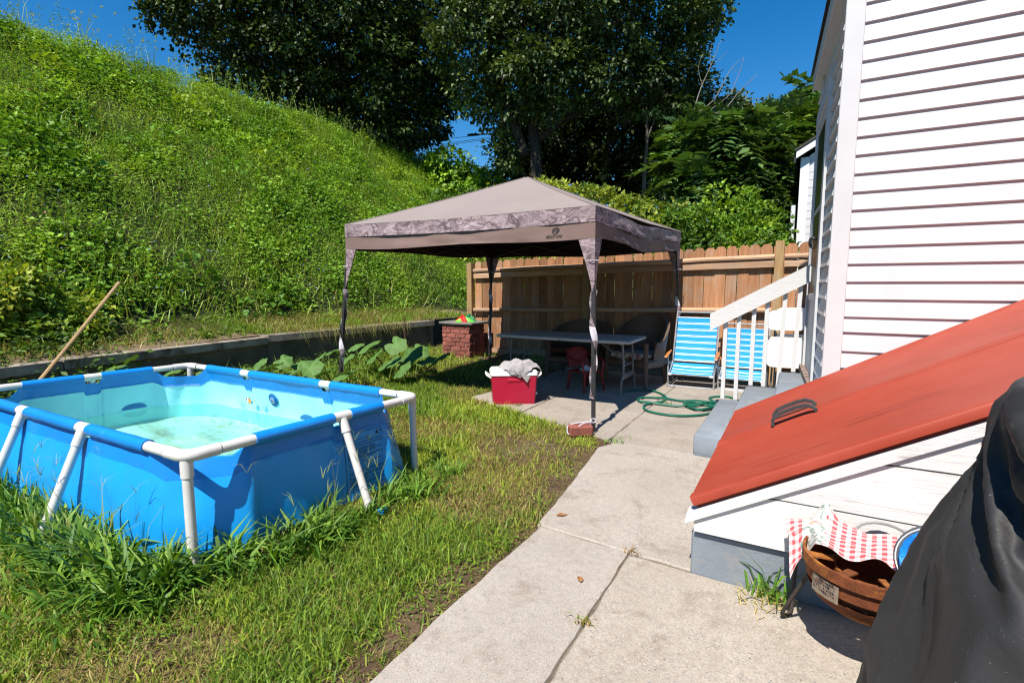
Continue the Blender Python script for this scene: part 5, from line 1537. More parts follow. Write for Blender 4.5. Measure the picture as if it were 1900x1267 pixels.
zmx = nt.nodes.new('ShaderNodeMath'); zmx.operation = 'MAXIMUM'; nt.links.new(zone.outputs[0], zmx.inputs[0]); nt.links.new(lft.outputs[0], zmx.inputs[1])
c = _mix(nt, flower, chk, zmx.outputs[0])
c = _mix(nt, c, (0.45, 0.40, 0.36), _ramp(nt, _noise(nt, uv.outputs['Vector'], 7, 5), [(0.6, 0.0), (0.8, 0.5)]))
nt.links.new(c, b.inputs['Base Color']); b.inputs['Roughness'].default_value = 0.95; b.inputs['Specular IOR Level'].default_value = 0.1
bn = nt.nodes.new('ShaderNodeBump'); bn.inputs['Strength'].default_value = 0.5; bn.inputs['Distance'].default_value = 0.003
nt.links.new(_noise(nt, uv.outputs['Vector'], 220, 3), bn.inputs['Height']); nt.links.new(bn.outputs[0], b.inputs['Normal'])
m_towel = m
na, nb_ = 60, 34
G = np.zeros((na, nb_, 3)); UVC = np.zeros((na*nb_, 3))
for i in range(na):
    for j in range(nb_):
        s, t = i/(na-1), j/(nb_-1)                     # s left to right, t front to back
        UVC[i*nb_+j] = (s, t*0.62, 0)
        fwob = 0.035*math.sin(s*11+0.5)+0.03*math.sin(s*5.2)
        x = fx-0.285+0.52*s+0.03*(t-.5)
        yf = fy-0.060-0.045*math.sin(s*3.0)+fwob*0.8-0.14*(s-0.55)
        yb = fy+0.19-0.02*s+0.015*math.sin(s*8)
        y = yf*(1-t)+yb*t
        z = fz+0.077+0.016*abs(math.sin(x*20+y*17))+0.030*math.exp(-((s-0.26)/0.09)**2)*(t**2)*1.0+0.010*math.sin(s*23+t*9)*(1-t)+0.012*float(fbm(np.array(x*15), np.array(y*15), 3))
        z += 0.05*math.exp(-((s-0.27)/0.05)**2-((t-0.96)/0.12)**2)
        dr = math.hypot(x-fx, y-fy)
        if s < 0.25:
            e = (0.25-s)/0.25
            z -= 0.05*e**1.2+0.15*e*max(0, 1-t*2.2)**0.8+0.02*e*math.sin(t*12)
            x += 0.06*e*(1-t)
        G[i, j] = (x, y, max(z, 0.05))
mb = MB().grid(G); mb.f = [f[::-1] for f in mb.f]
me = mb.mesh('towel', True)
ua = me.attributes.new('UVc', 'FLOAT_VECTOR', 'POINT'); ua.data.foreach_set('vector', UVC.astype(np.float32).ravel())
tw_ = link('towel', me, m_towel)
tag(tw_, 'stained red and white checked towel draped over the rusty fire pit', 'towel')

# blue zipped bag wedged behind the cover
m_bag = mat('blue_woven_plastic', (0.008, 0.17, 0.62), (0.02, 0.28, 0.74), scale=14, rough=0.3, spec=0.5, bump=0.7, bscale=28)
m_zip = mat('grey_zip_band', (0.06, 0.07, 0.085), (0.10, 0.11, 0.12), scale=60, rough=0.7)
bag = empty('zip_bag', (0.40, 1.86, 0.38), 0, 'shiny blue plastic bag with dark zip band behind the black cover', 'bag')
G = np.zeros((14, 26, 3))
bc0 = np.array((0.425, 1.86, 0.525)); ax1 = unit(np.array((0.80, -0.35, 0.0))); ax2 = unit(np.array((0.12, 0.1, 1.0))); ax3 = unit(np.cross(ax1, ax2))
if ax3[1] > 0: ax3 = -ax3
for i in range(14):
    for j in range(26):
        s = i/13; an = 2*math.pi*j/25
        r_ = math.sin(s*math.pi/2)
        q = bc0+ax1*0.115*r_*math.cos(an)+ax2*0.105*r_*math.sin(an)+ax3*(0.05*math.cos(s*math.pi/2)+0.020*math.sin(an*4+s*7)*r_*(1-s)*2+0.014*math.sin(s*14+an*3))
        G[i, j] = q
MB().grid(G).build('bag_side', m_bag, bag, smooth=True, auto=None)
MB().grid(G-ax3*0.16*0+np.array([[(-ax3*(0.17*math.cos(i/13*math.pi/2)+0.0)) for j in range(26)] for i in range(14)])).build('bag_side', m_bag, bag, smooth=True, auto=None)
MB().tube([bc0+ax1*0.118*math.cos(a)+ax2*0.108*math.sin(a) for a in np.linspace(0, 2*math.pi, 40)][:-1], 0.012, 8, closed=True).build('zip_band', m_zip, bag, smooth=True)
MB().tube([bc0+ax1*0.121*math.cos(a)+ax2*0.111*math.sin(a)+ax3*0.0125 for a in np.linspace(0, 2*math.pi, 40)][:-1], 0.0022, 6, closed=True).build('zip', MATS['white_plug'], bag, smooth=True)

# ------------------------------------------------------------------ draped black cover over a grill
m_cov = mat('black_cover_cloth', (0.026, 0.026, 0.027), (0.033, 0.0325, 0.033), scale=3, rough=0.6, spec=0.32, bump=0.10, bscale=14, dirt=(0.042, 0.040, 0.039), dscale=3)
_nt = m_cov.node_tree; _b = _nt.nodes['Principled BSDF']; _tc = _nt.nodes.new('ShaderNodeTexCoord')
_n = _noise(_nt, _map(_nt, _tc.outputs['Object'], (1, 1, 2.2), (0.5, 0.6, 0.3)), 7, 6, 0.55, 1.4)
_r = _ramp(_nt, _n, [(0.40, 0.0), (0.49, 1.0), (0.52, 0.55), (0.62, 0.9)])
_bn = _nt.nodes.new('ShaderNodeBump'); _bn.inputs['Strength'].default_value = 0.15; _bn.inputs['Distance'].default_value = 0.006
_nt.links.new(_r, _bn.inputs['Height']); _nt.links.new(_b.inputs['Normal'].links[0].from_socket, _bn.inputs['Normal']); _nt.links.new(_bn.outputs[0], _b.inputs['Normal'])
_bc = _b.inputs['Base Color'].links[0].from_socket
_nt.links.new(_mix(_nt, _bc, (0.16, 0.15, 0.14), _ramp(_nt, _noise(_nt, _tc.outputs['Object'], 130, 2, 0.5), [(0.71, 0.0), (0.76, 0.8)])), _b.inputs['Base Color'])
# the draped cloth: rings of points from hem to crown, in millimetres, each point as its step from the one before
CLOTH = [
    1083,1354,15,-19,128,1,57,116,-4,-81,107,0,-149,62,0,-122,-73,0,-145,10,0,-86,12,-1,-74,115,1,-39,31,6,-45,-16,-6,-10,-32,21,-36,-1,-21,13,-40,7,-6,-37,-3,-34,-8,-4,-35,3,2,-13,-31,5,30,-13,-8,7,-31,6,2,-36,-5,8,-28,20,-10,-32,-3,-15,-34,-11,-18,-34,-6,-7,-32,3,-29,-8,1,-24,-22,-5,-24,-21,7,-25,-20,-6,8,-35,-1,23,-33,9,2,-42,-8,7,-36,13,5,-38,-15,43,-8,2,39,-9,4,20,-24,16,13,-31,14,6,-36,0,14,-34,8,33,6,-16,29,17,-15,30,-18,-11,34,-18,0,19,38,0,41,-17,4,64,-16,13,123,-24,-13,134,-9,-4,90,35,25,88,92,-17,55,106,-8,
    17,5,18,-8,121,-6,4,130,-3,-48,113,11,-157,42,2,-124,-56,-5,-138,23,-20,-105,7,22,-68,94,9,-47,5,-17,-36,26,12,-9,-31,-23,-20,-20,31,-17,-36,-11,-17,-24,-22,-5,-14,32,-6,-18,-28,-21,-17,22,-19,-20,-19,7,-31,-8,16,-24,21,-2,-30,-17,-13,-33,1,-7,-34,18,-12,-37,1,-6,-31,0,-8,-30,-1,-11,-28,-14,-25,-21,-4,-26,-19,-3,-24,-14,24,6,-35,-21,4,-42,-4,7,-37,-2,41,-5,2,37,-15,18,23,-29,12,13,-31,7,6,-36,-6,12,-33,-12,35,6,8,23,-12,-27,30,-20,-2,28,-21,8,22,32,2,39,-14,11,43,12,9,45,-12,-26,133,-52,14,144,-12,-14,112,36,24,93,109,-10,52,115,2,
    29,2,-2,-10,124,-19,-4,123,41,-74,97,0,-142,32,-35,-141,5,26,-125,21,-32,-104,-7,11,-94,59,27,-23,44,-12,-40,-19,14,-22,20,-26,-20,-36,-3,-27,-31,-4,-17,-32,-2,0,-31,16,26,-22,8,-20,-2,-29,-10,-19,25,-27,-20,-2,3,-28,-23,-8,-33,1,-4,-34,1,-15,-35,15,-9,-36,-8,-6,-30,-1,-14,-28,1,-6,-32,5,0,-26,17,-3,-30,-14,-26,-25,9,-37,-19,3,5,-40,-11,37,-4,-3,23,-31,15,25,-35,-2,19,-28,-16,26,-23,1,25,-22,-13,27,-24,2,-4,-30,21,26,-14,-23,27,-25,0,25,21,17,36,0,14,42,-2,13,41,-13,-5,42,-12,-40,136,-46,9,149,-19,0,123,52,-4,101,110,-5,60,122,1,
    29,0,-7,-6,128,-12,-21,128,19,-95,63,0,-137,50,15,-124,28,-17,-138,32,-12,-109,-28,40,-116,62,-18,0,39,32,-40,4,-19,-38,0,-6,-28,-31,-7,-20,-35,-2,-12,-33,5,25,-18,16,-11,-33,-1,21,-24,-15,-7,-29,-14,-26,-21,7,-37,1,0,-13,-30,-7,-10,-32,-12,-14,-38,-2,-7,-36,2,-3,-31,1,-17,-26,10,-6,-31,4,-8,-31,10,24,-19,13,-30,-21,0,-10,-40,11,-8,-39,-7,34,-16,-4,1,-40,-11,25,-31,-15,24,-26,-10,23,-25,-6,25,-26,0,29,-22,0,24,-28,0,16,-4,32,36,-8,-4,24,-13,-26,28,-3,28,38,15,-18,40,-16,0,40,-22,-1,138,-45,0,152,-3,23,144,41,-24,106,110,-10,62,131,0,
    32,1,-11,-12,129,-1,-20,128,27,-120,56,19,-136,33,6,-115,77,-31,-144,15,17,-130,-30,29,-113,40,-20,-3,36,35,-32,28,-8,-36,-14,-9,-34,-23,-8,-5,-39,2,5,-35,-4,-13,-32,2,30,-17,6,7,-32,-12,-14,-29,-6,-31,13,-1,-13,-33,-6,-17,-30,-1,-21,-30,-2,-26,-31,-8,-24,-27,-6,-2,-28,12,0,-31,7,6,-32,7,9,-30,-7,-9,-10,30,-4,-38,-4,0,-37,-19,-8,-39,0,7,-27,24,4,-38,-18,18,-36,-14,20,-29,-8,16,-28,-16,22,-26,-14,27,-25,-2,26,-10,24,31,-10,-17,29,-18,12,31,-19,2,24,25,-20,36,-9,26,40,-13,7,56,14,3,130,-37,3,148,3,-6,153,18,14,120,88,-27,69,135,-19,
    -5,-1,29,-15,129,0,-31,115,15,-101,60,36,-117,69,-14,-132,62,-16,-138,-11,10,-128,7,28,-132,-2,-16,-14,39,28,-22,36,-4,-17,-31,-17,-42,1,6,8,-38,-1,2,-35,-7,-1,-34,-3,-7,-34,5,26,-22,-3,-21,-25,-6,-31,15,0,-26,-23,-10,-14,-31,3,-26,-27,-4,-28,-29,-8,16,-32,-6,5,-29,-2,2,-31,-3,6,-32,1,6,-31,7,-8,-18,27,-2,-33,-20,-4,-40,-11,1,-39,-7,4,-19,32,-2,-29,-30,20,-34,-5,16,-29,-9,20,-27,-9,16,-33,-1,13,-32,15,2,-29,-24,30,-22,-2,35,-11,-5,35,-13,-1,30,17,22,39,-7,-21,42,1,5,51,-5,32,129,15,-9,148,11,-3,154,5,29,99,88,-27,73,123,2,
    12,4,24,-4,126,-15,-65,99,32,-78,95,6,-134,55,18,-133,37,-21,-135,23,11,-113,14,20,-148,-34,-5,-30,39,8,-16,35,15,-3,-36,-16,-39,14,5,-5,-38,3,1,-35,-3,5,-34,-5,21,-28,-6,3,-33,9,-23,-22,-7,-34,12,-4,-33,-11,-8,-24,-18,-17,-23,-31,0,10,-39,-7,14,-32,4,4,-30,-4,8,-31,-2,2,-32,1,-15,-26,14,23,-24,-9,-2,-38,-10,0,-42,-7,-17,-32,11,3,-36,-10,-23,-35,8,36,-16,0,19,-28,-11,14,-34,-6,-13,-32,-12,15,-33,11,23,-28,-10,31,-20,-2,28,-21,-13,34,15,5,31,-25,-13,45,-4,-7,41,-3,-1,56,-5,31,127,42,20,145,39,-16,156,9,-4,86,79,-19,99,102,41,
    -28,3,-16,17,117,36,-64,91,24,-60,134,-9,-145,57,2,-134,7,13,-130,21,11,-118,10,17,-149,-32,-2,-12,46,2,-30,22,17,-6,-36,-16,-33,21,13,-14,-34,-7,2,-35,-4,21,-28,-1,13,-32,-4,-14,-31,2,-27,-10,-17,-15,-33,1,-34,-1,-14,-34,7,0,-11,-38,6,17,-37,-8,10,-32,-1,5,-29,-5,0,-33,4,-14,-28,-9,14,-25,16,-3,-34,-6,-1,-38,-12,-12,-38,-13,19,-31,11,-8,-37,-1,-12,-41,1,0,-19,-35,15,-31,-4,16,-33,-2,16,-28,18,33,-10,-12,18,-32,8,31,-7,-19,31,-18,-8,8,-36,10,41,-13,-4,43,-12,-12,36,-8,-11,66,13,-4,132,22,39,139,54,16,153,35,-2,74,72,-16,93,108,32,
    -3,1,27,15,110,41,-34,105,-3,-81,141,15,-147,38,7,-134,9,8,-126,19,12,-127,-1,5,-149,-22,10,2,47,4,-36,13,11,-10,-36,-15,-27,26,16,-23,-28,-6,12,-33,0,16,-31,-6,10,-33,-5,-29,-19,1,-6,-29,-16,-28,-23,0,-31,14,-11,-34,-6,-1,0,-41,-1,18,-36,0,5,-32,-5,0,-30,0,-14,-28,-10,-2,-32,8,-15,-21,-19,0,-34,-10,-7,-40,-5,22,-32,12,-15,-32,-10,-3,-38,-11,-5,-42,-7,5,-37,0,20,-29,-6,23,-28,-1,34,-1,13,31,-20,-6,26,-28,5,21,-27,-13,11,-33,-16,33,-4,18,39,-4,-18,43,-13,-8,37,-12,-3,58,-30,-13,140,27,5,139,54,13,140,38,42,105,77,-44,37,130,26,
    -4,3,33,9,94,28,-34,118,5,-85,134,14,-127,33,6,-133,27,14,-129,8,7,-125,-3,15,-155,-17,3,11,44,4,-38,4,8,-16,-36,-12,-21,33,12,-26,-25,3,17,-29,-11,14,-32,0,3,-35,-8,-17,-28,-9,-17,-29,-2,-34,-10,-5,-29,19,-5,-32,-13,-4,14,-39,4,7,-39,-5,2,-32,-4,-18,-24,-7,-14,-29,-4,-6,-31,-9,7,-31,-5,-3,-36,-3,-2,-39,-11,-3,-39,-10,28,-24,-1,-7,-39,1,-12,-40,-4,-4,-36,-9,22,-27,3,12,-35,-4,32,-19,6,36,-9,5,11,-30,-21,21,-28,-11,19,-32,-6,38,-9,-8,42,-13,-3,44,-12,-2,36,-9,1,67,-12,1,135,34,10,141,50,7,150,46,-14,103,81,13,12,124,18,
    -2,1,27,-5,117,9,-28,94,29,-58,149,2,-139,9,13,-140,28,13,-126,17,15,-123,-7,8,-159,-15,0,21,40,13,-40,-5,-2,-23,-32,-10,-13,34,16,-31,-18,2,18,-30,-6,9,-32,-11,-3,-35,-1,-8,-33,-5,-20,-26,-9,-36,1,-3,-28,18,-9,-29,-22,7,8,-40,-4,12,-37,-4,-15,-27,-5,-7,-29,-5,-7,-31,-8,4,-32,-6,0,-32,-4,5,-35,-9,-2,-40,-6,-13,-37,-9,13,-34,-7,25,-31,-1,-11,-40,-1,-13,-33,-1,-3,-36,-1,25,-27,-1,35,-11,1,23,-30,1,10,-29,-21,21,-30,-7,37,-6,-4,37,-11,-5,43,-14,-3,42,-16,-5,35,6,-7,68,-8,0,140,-6,1,140,43,-7,151,55,10,112,85,-15,23,138,35,
    -6,-3,26,-14,117,10,-9,95,29,-60,149,2,-137,6,17,-144,21,10,-121,20,12,-122,3,16,-162,-20,0,23,36,4,-32,-20,-7,-37,-16,0,-8,34,17,-32,-16,-1,16,-31,-3,-3,-34,-5,-10,-32,-10,8,-33,-4,-23,-25,-4,-29,20,-6,-34,2,-7,-24,-28,-1,17,-38,2,-10,-36,-4,1,-29,-10,-2,-30,-5,-9,-31,-2,5,-30,-10,4,-33,-4,-7,-34,-8,-12,-39,-8,3,-38,-8,23,-28,-5,11,-38,3,-3,-40,-6,-10,-34,3,-18,-30,-4,28,-24,2,22,-28,-8,16,-31,-13,22,-30,-6,32,-17,-1,34,-15,-5,38,-13,-5,45,-9,-2,43,8,-4,34,3,-7,68,2,-7,140,-25,5,145,16,-23,153,55,-8,109,95,23,25,144,29,
    -21,-10,29,-2,122,8,7,98,35,-69,142,3,-134,12,13,-143,17,13,-118,18,12,-124,-7,6,-160,-7,6,14,39,3,-34,-16,-4,-31,-25,2,-6,35,12,-31,-15,1,9,-34,-4,-10,-31,-10,14,-29,-10,-12,-32,0,-23,-24,-6,-27,23,-4,-34,-3,-2,-15,-34,1,16,-38,-5,-6,-36,0,-2,-29,-6,2,-29,-10,-9,-31,-1,5,-30,-8,-8,-30,-10,-13,-33,-7,4,-40,-6,19,-30,-14,7,-35,0,2,-40,0,-3,-39,0,-15,-30,-5,-8,-35,-1,12,-34,-8,22,-29,-3,26,-25,-9,34,-16,-1,34,-13,-4,33,-17,-6,34,-20,-5,46,1,-2,42,6,-6,32,6,-5,69,-3,-6,137,-1,-23,145,-6,5,156,37,-9,95,107,22,38,138,33,
    -16,-8,23,9,122,14,20,103,32,-86,134,1,-123,22,20,-142,15,4,-118,15,23,-124,-10,2,-158,-3,8,7,40,4,-33,-19,-3,-30,-26,2,-2,35,12,-32,-13,-4,-4,-34,-2,15,-28,-15,1,-33,-5,-25,-22,2,-19,-28,-8,-25,25,-4,-32,-9,1,-6,-37,-6,13,-39,-4,-2,-35,-1,-3,-29,-3,-10,-27,-9,5,-30,-9,-6,-30,-5,-13,-29,-5,-1,-37,-4,19,-32,-16,1,-36,-6,-8,-35,-3,10,-39,0,0,-38,2,-14,-30,-3,-3,-35,-7,15,-33,-3,23,-27,-5,26,-25,-7,34,-14,-2,31,-19,-6,30,-21,-4,40,-8,-7,46,5,-2,40,10,-1,32,-1,-5,68,6,-11,137,-23,-13,141,13,-5,156,25,-7,101,102,20,6,145,24,
    10,-3,23,-15,122,19,50,111,28,-102,120,8,-122,30,20,-141,13,9,-118,14,13,-123,-14,4,-156,1,8,-1,40,3,-29,-26,-1,-32,-21,3,2,34,10,-31,-15,3,3,-32,-11,15,-28,-13,-16,-29,1,-9,-30,-10,-32,-13,2,-27,22,-3,-28,-16,-5,6,-38,-3,-4,-41,2,-4,-33,-9,2,-28,-4,-11,-28,-6,-3,-29,-9,2,-31,-4,-11,-29,-6,16,-28,-19,-2,-40,-1,-2,-34,-11,-1,-36,-2,0,-39,4,8,-36,1,-12,-30,-6,3,-36,-1,16,-31,-8,26,-24,-5,30,-21,-8,24,-27,-3,31,-18,-3,33,-15,-5,42,-1,-3,44,10,-3,40,-1,-5,31,5,-5,68,-5,-5,136,-14,-20,138,-9,-6,156,40,3,92,106,15,6,139,25,
    15,-2,25,-27,117,20,47,113,34,-102,115,9,-120,40,18,-139,19,8,-123,15,14,-119,-30,5,-154,7,7,-9,38,0,-32,-20,-2,-27,-27,4,5,32,10,-29,-17,5,13,-28,-14,6,-31,-11,-10,-32,-4,-19,-27,1,-34,1,-6,-31,15,0,-22,-24,-4,-2,-39,-2,-4,-39,-5,-2,-32,-6,0,-29,-3,5,-28,-9,-14,-26,-3,-5,-30,-7,17,-26,-7,3,-35,-13,-4,-37,-8,-6,-34,-7,-2,-36,0,-2,-39,1,7,-34,1,-8,-32,-2,8,-35,-7,24,-26,-8,19,-30,0,30,-18,-9,24,-26,-5,29,-21,-1,36,-11,-5,41,6,-12,45,1,1,38,7,-1,31,2,-3,67,-13,-9,132,-20,-22,138,-1,2,157,40,-4,93,105,15,10,139,24,
    -22,1,28,-8,107,28,45,117,23,-97,114,11,-119,46,21,-137,19,6,-125,12,19,-116,-33,1,-147,11,10,-20,32,5,-20,-31,-7,-33,-18,4,3,32,8,-30,-15,-1,15,-29,-11,4,-31,-8,-10,-31,-5,-25,-21,1,-31,15,-2,-33,-2,-6,-18,-28,0,-5,-39,-9,4,-39,-2,-2,-31,-5,-2,-27,-7,3,-30,-4,-18,-24,-4,12,-26,-10,0,-31,-8,7,-34,-10,-2,-37,-7,-3,-33,-6,-6,-36,1,2,-38,-3,-7,-34,5,-1,-32,-2,20,-30,-6,13,-32,-5,23,-26,-7,30,-19,-7,23,-26,-7,30,-20,-1,37,-8,-2,42,1,-3,44,6,-12,36,8,0,30,-2,-3,67,-10,-9,130,-28,-22,135,9,-1,158,33,3,88,107,19,17,135,18,
    -7,-6,29,0,105,29,35,120,26,-85,115,10,-120,50,19,-136,17,7,-127,11,14,-106,-28,5,-142,16,4,-34,12,8,-16,-32,-8,-33,-13,6,1,31,10,-29,-17,3,14,-27,-15,4,-31,-6,-11,-30,-7,-30,-12,-2,-31,14,-7,-32,-7,-1,-13,-32,3,3,-40,-5,4,-37,-9,-1,-30,-3,-2,-27,-4,-18,-22,-9,1,-30,0,-1,-27,-13,0,-31,-7,1,-34,-15,7,-37,3,-10,-31,-8,-1,-36,3,1,-38,-6,6,-33,3,-7,-32,-3,20,-29,-6,13,-33,-2,28,-21,-4,27,-22,-7,21,-27,-8,31,-18,-2,38,-5,-4,43,0,-6,42,9,-3,35,5,-4,30,-6,-6,67,1,-6,126,-42,-24,130,36,-9,159,13,9,94,102,13,9,134,24,
    5,-6,29,-2,105,26,23,122,27,-79,106,12,-116,59,20,-134,13,2,-128,10,21,-106,-31,-1,-146,10,2,-30,19,8,-13,-34,-5,-33,-10,9,0,32,9,-29,-16,0,8,-30,-13,12,-30,-4,-17,-26,-8,-33,-4,4,-32,11,-8,-28,-15,-3,-6,-33,-5,9,-39,-6,2,-36,-5,-3,-29,-3,-17,-22,-3,6,-28,-9,3,-27,-8,-1,-28,-9,-3,-32,-3,-9,-34,-10,-5,-34,-6,-2,-33,-5,10,-35,1,-2,-37,-3,-6,-31,1,0,-34,3,19,-29,-6,14,-32,-6,27,-19,-11,26,-24,-1,23,-26,-3,32,-15,-6,37,-2,-9,44,-1,-1,41,10,-6,34,1,-2,31,-5,3,64,-3,-19,123,-22,-18,128,26,-8,154,14,7,99,91,15,9,132,25,
    6,-6,28,2,108,30,-5,126,18,-62,96,18,-113,64,22,-134,7,3,-124,6,19,-109,-28,-2,-141,20,0,-33,6,10,-12,-33,-6,-34,-5,8,-1,32,9,-29,-17,-2,15,-28,-7,4,-31,-11,-22,-23,-2,-32,7,3,-34,2,-2,-23,-22,-5,7,-32,-12,5,-39,-6,-1,-36,-3,-16,-23,-2,3,-27,-8,6,-28,-6,2,-26,-11,1,-28,-9,-1,-31,-9,-11,-34,-4,2,-35,-4,-12,-30,-5,6,-36,3,-1,-36,-2,-8,-30,2,-2,-33,-4,12,-34,-1,23,-24,-8,21,-28,2,26,-22,-13,26,-22,-4,34,-11,-2,37,-7,-5,43,9,-5,41,2,-7,34,1,4,30,0,-6,60,-18,-15,117,10,-30,131,3,9,160,7,3,93,96,17,7,131,18,
    -4,-6,31,-11,110,21,3,124,23,-54,93,19,-110,69,23,-133,0,3,-120,3,19,-111,-21,0,-138,21,2,-34,-2,9,-16,-31,-12,-31,-1,13,-3,32,6,-26,-21,3,17,-23,-15,-4,-32,-4,-26,-17,-4,-32,8,0,-33,-2,-1,-15,-28,-4,13,-30,-15,2,-40,-3,-9,-34,8,-4,-25,-11,3,-25,-11,5,-27,-9,0,-26,-14,4,-30,0,-5,-30,-10,2,-33,-15,0,-34,-1,-9,-31,-3,-12,-34,7,2,-34,4,-6,-30,0,-3,-34,-5,7,-33,-5,20,-27,-8,26,-21,-5,27,-23,1,27,-21,-3,32,-12,-7,38,7,-9,44,-4,-2,40,3,-2,31,-1,-5,31,1,1,56,-30,-17,116,30,-31,130,-8,8,158,9,0,95,93,22,8,130,22,
    -7,-8,27,-12,109,23,1,127,24,-43,91,23,-110,73,21,-131,-4,-1,-117,-1,17,-115,-25,2,-135,29,3,-34,-6,6,-15,-32,-5,-32,3,11,-3,32,6,-25,-21,-1,19,-24,-9,-12,-28,-9,-29,-12,0,-31,8,0,-31,-9,-5,-6,-29,-9,17,-32,-6,-7,-39,-4,-8,-31,-4,2,-27,-1,3,-24,-16,5,-27,-7,-1,-27,-8,4,-27,-7,0,-31,-9,-3,-33,-12,-14,-29,-2,5,-32,0,-6,-35,3,-5,-33,8,-6,-30,-3,-3,-33,-4,4,-34,-5,21,-25,-5,29,-18,-4,23,-25,-5,28,-19,-1,31,1,-18,39,6,-6,44,0,2,38,-7,-2,31,-4,1,28,-12,-6,59,-13,-12,111,6,-32,129,6,7,156,9,7,88,97,14,11,122,24,
    -16,-3,28,0,104,25,-4,126,23,-36,93,25,-108,70,21,-125,-13,-5,-120,9,21,-114,-20,0,-137,7,-4,-31,5,14,-17,-29,-4,-30,8,7,-1,30,11,-25,-19,-5,15,-24,-12,-16,-27,-2,-28,-9,-6,-32,8,5,-27,-16,-4,11,-28,-10,4,-35,-5,-10,-37,-7,-4,-30,0,2,-25,-7,4,-25,-10,3,-25,-11,7,-26,-7,-1,-27,-7,-6,-31,-7,0,-32,-12,-14,-27,-3,-6,-31,1,-3,-35,5,4,-32,1,-8,-29,0,2,-33,-2,0,-33,-4,26,-20,-5,21,-26,-4,26,-21,-4,30,-11,-11,32,10,-10,39,3,-4,42,-11,-3,36,-9,2,26,-14,-3,26,-15,-6,45,20,-32,127,-8,-12,125,11,9,154,5,5,86,89,18,23,119,18,
    -7,-4,28,-3,102,25,14,125,26,-45,95,26,-106,66,20,-123,-15,-4,-121,11,18,-107,-4,-1,-139,-13,-2,-30,3,15,-22,-24,-6,-27,10,13,-1,31,3,-25,-19,0,11,-26,-11,-18,-23,-3,-30,-6,1,-31,5,-3,-19,-23,-9,10,-26,-12,2,-36,-3,-9,-36,0,-2,-29,-3,5,-22,-11,5,-25,-10,8,-24,-8,-1,-25,-10,-6,-28,-2,-2,-29,-10,-3,-32,-9,-8,-28,-8,-6,-31,3,-6,-33,7,3,-30,2,-7,-28,-2,-2,-33,-1,6,-32,-4,22,-23,-7,22,-23,-7,29,-16,2,30,-2,-14,32,8,-10,39,-9,-4,40,-13,4,32,-16,2,26,-13,-5,25,12,-12,48,6,-23,123,6,-23,123,14,-4,144,4,17,79,76,13,45,108,29,
    -6,-4,30,4,98,28,9,124,19,-41,100,30,-106,61,21,-121,-11,-5,-120,7,19,-105,0,-2,-137,-16,-5,-29,-5,14,-27,-17,-2,-26,13,9,1,31,8,-25,-18,-3,6,-28,-7,-20,-21,-3,-30,-4,-4,-31,1,-1,-8,-27,-11,12,-28,-4,-7,-34,-7,-7,-35,-3,1,-27,-4,9,-21,-9,7,-22,-14,-1,-25,-6,-5,-26,-1,0,-25,-13,0,-30,-7,-6,-31,-4,-11,-26,-2,-1,-32,-3,-6,-31,11,-2,-29,-3,0,-30,2,-6,-31,-6,9,-30,-6,20,-24,-3,24,-21,-4,29,-11,-10,30,9,-9,33,-7,-10,36,-16,3,37,-18,-1,31,-13,-3,21,13,-12,19,15,-18,59,1,-12,120,9,-24,122,15,1,141,-17,18,69,78,17,53,102,26,
    4,-5,35,2,97,23,1,121,15,-34,107,35,-107,53,18,-119,-6,-2,-118,-1,17,-105,7,2,-132,-22,-8,-29,-13,6,-29,8,7,-29,2,6,1,31,5,-25,-17,1,0,-28,-6,-20,-21,-3,-29,3,4,-27,-12,-8,1,-26,-14,4,-28,-9,-6,-36,2,-6,-33,-6,8,-25,-3,9,-19,-11,-6,-24,-6,1,-23,-12,-4,-25,-2,2,-24,-13,0,-30,-5,-6,-30,-5,-9,-26,-2,-5,-31,-2,-3,-31,10,-1,-27,0,-2,-29,-4,-4,-31,-5,12,-28,-4,18,-24,-5,26,-18,-1,29,1,-13,30,-2,-9,28,-20,-5,37,-16,-3,37,-14,5,25,18,-9,17,9,-21,29,-1,-6,56,7,-21,118,16,-21,121,5,4,142,1,7,76,50,29,28,104,26,
    6,-2,30,-11,92,23,3,119,14,-30,110,40,-105,50,19,-117,1,-10,-119,-8,21,-102,9,-2,-129,-27,-3,-31,3,8,-28,5,9,-28,-4,3,-5,30,6,-24,-16,-2,-7,-28,-1,-18,-20,-6,-28,4,-2,-21,-20,-11,6,-26,-9,-2,-29,-8,-8,-35,-1,2,-32,-2,11,-21,-6,-6,-21,-9,-6,-22,-8,6,-23,-8,-1,-25,-2,1,-24,-12,-2,-28,-7,-9,-28,-3,-3,-27,-5,-7,-29,6,-1,-31,4,0,-26,2,-2,-29,-5,-3,-30,-9,13,-26,-2,18,-24,-3,28,-11,-6,28,2,-13,28,-15,-4,27,-21,-5,36,-17,-3,36,10,-5,17,18,-20,28,5,-1,25,2,-15,55,8,-20,117,2,-15,118,6,1,137,-1,8,81,48,31,10,108,17,
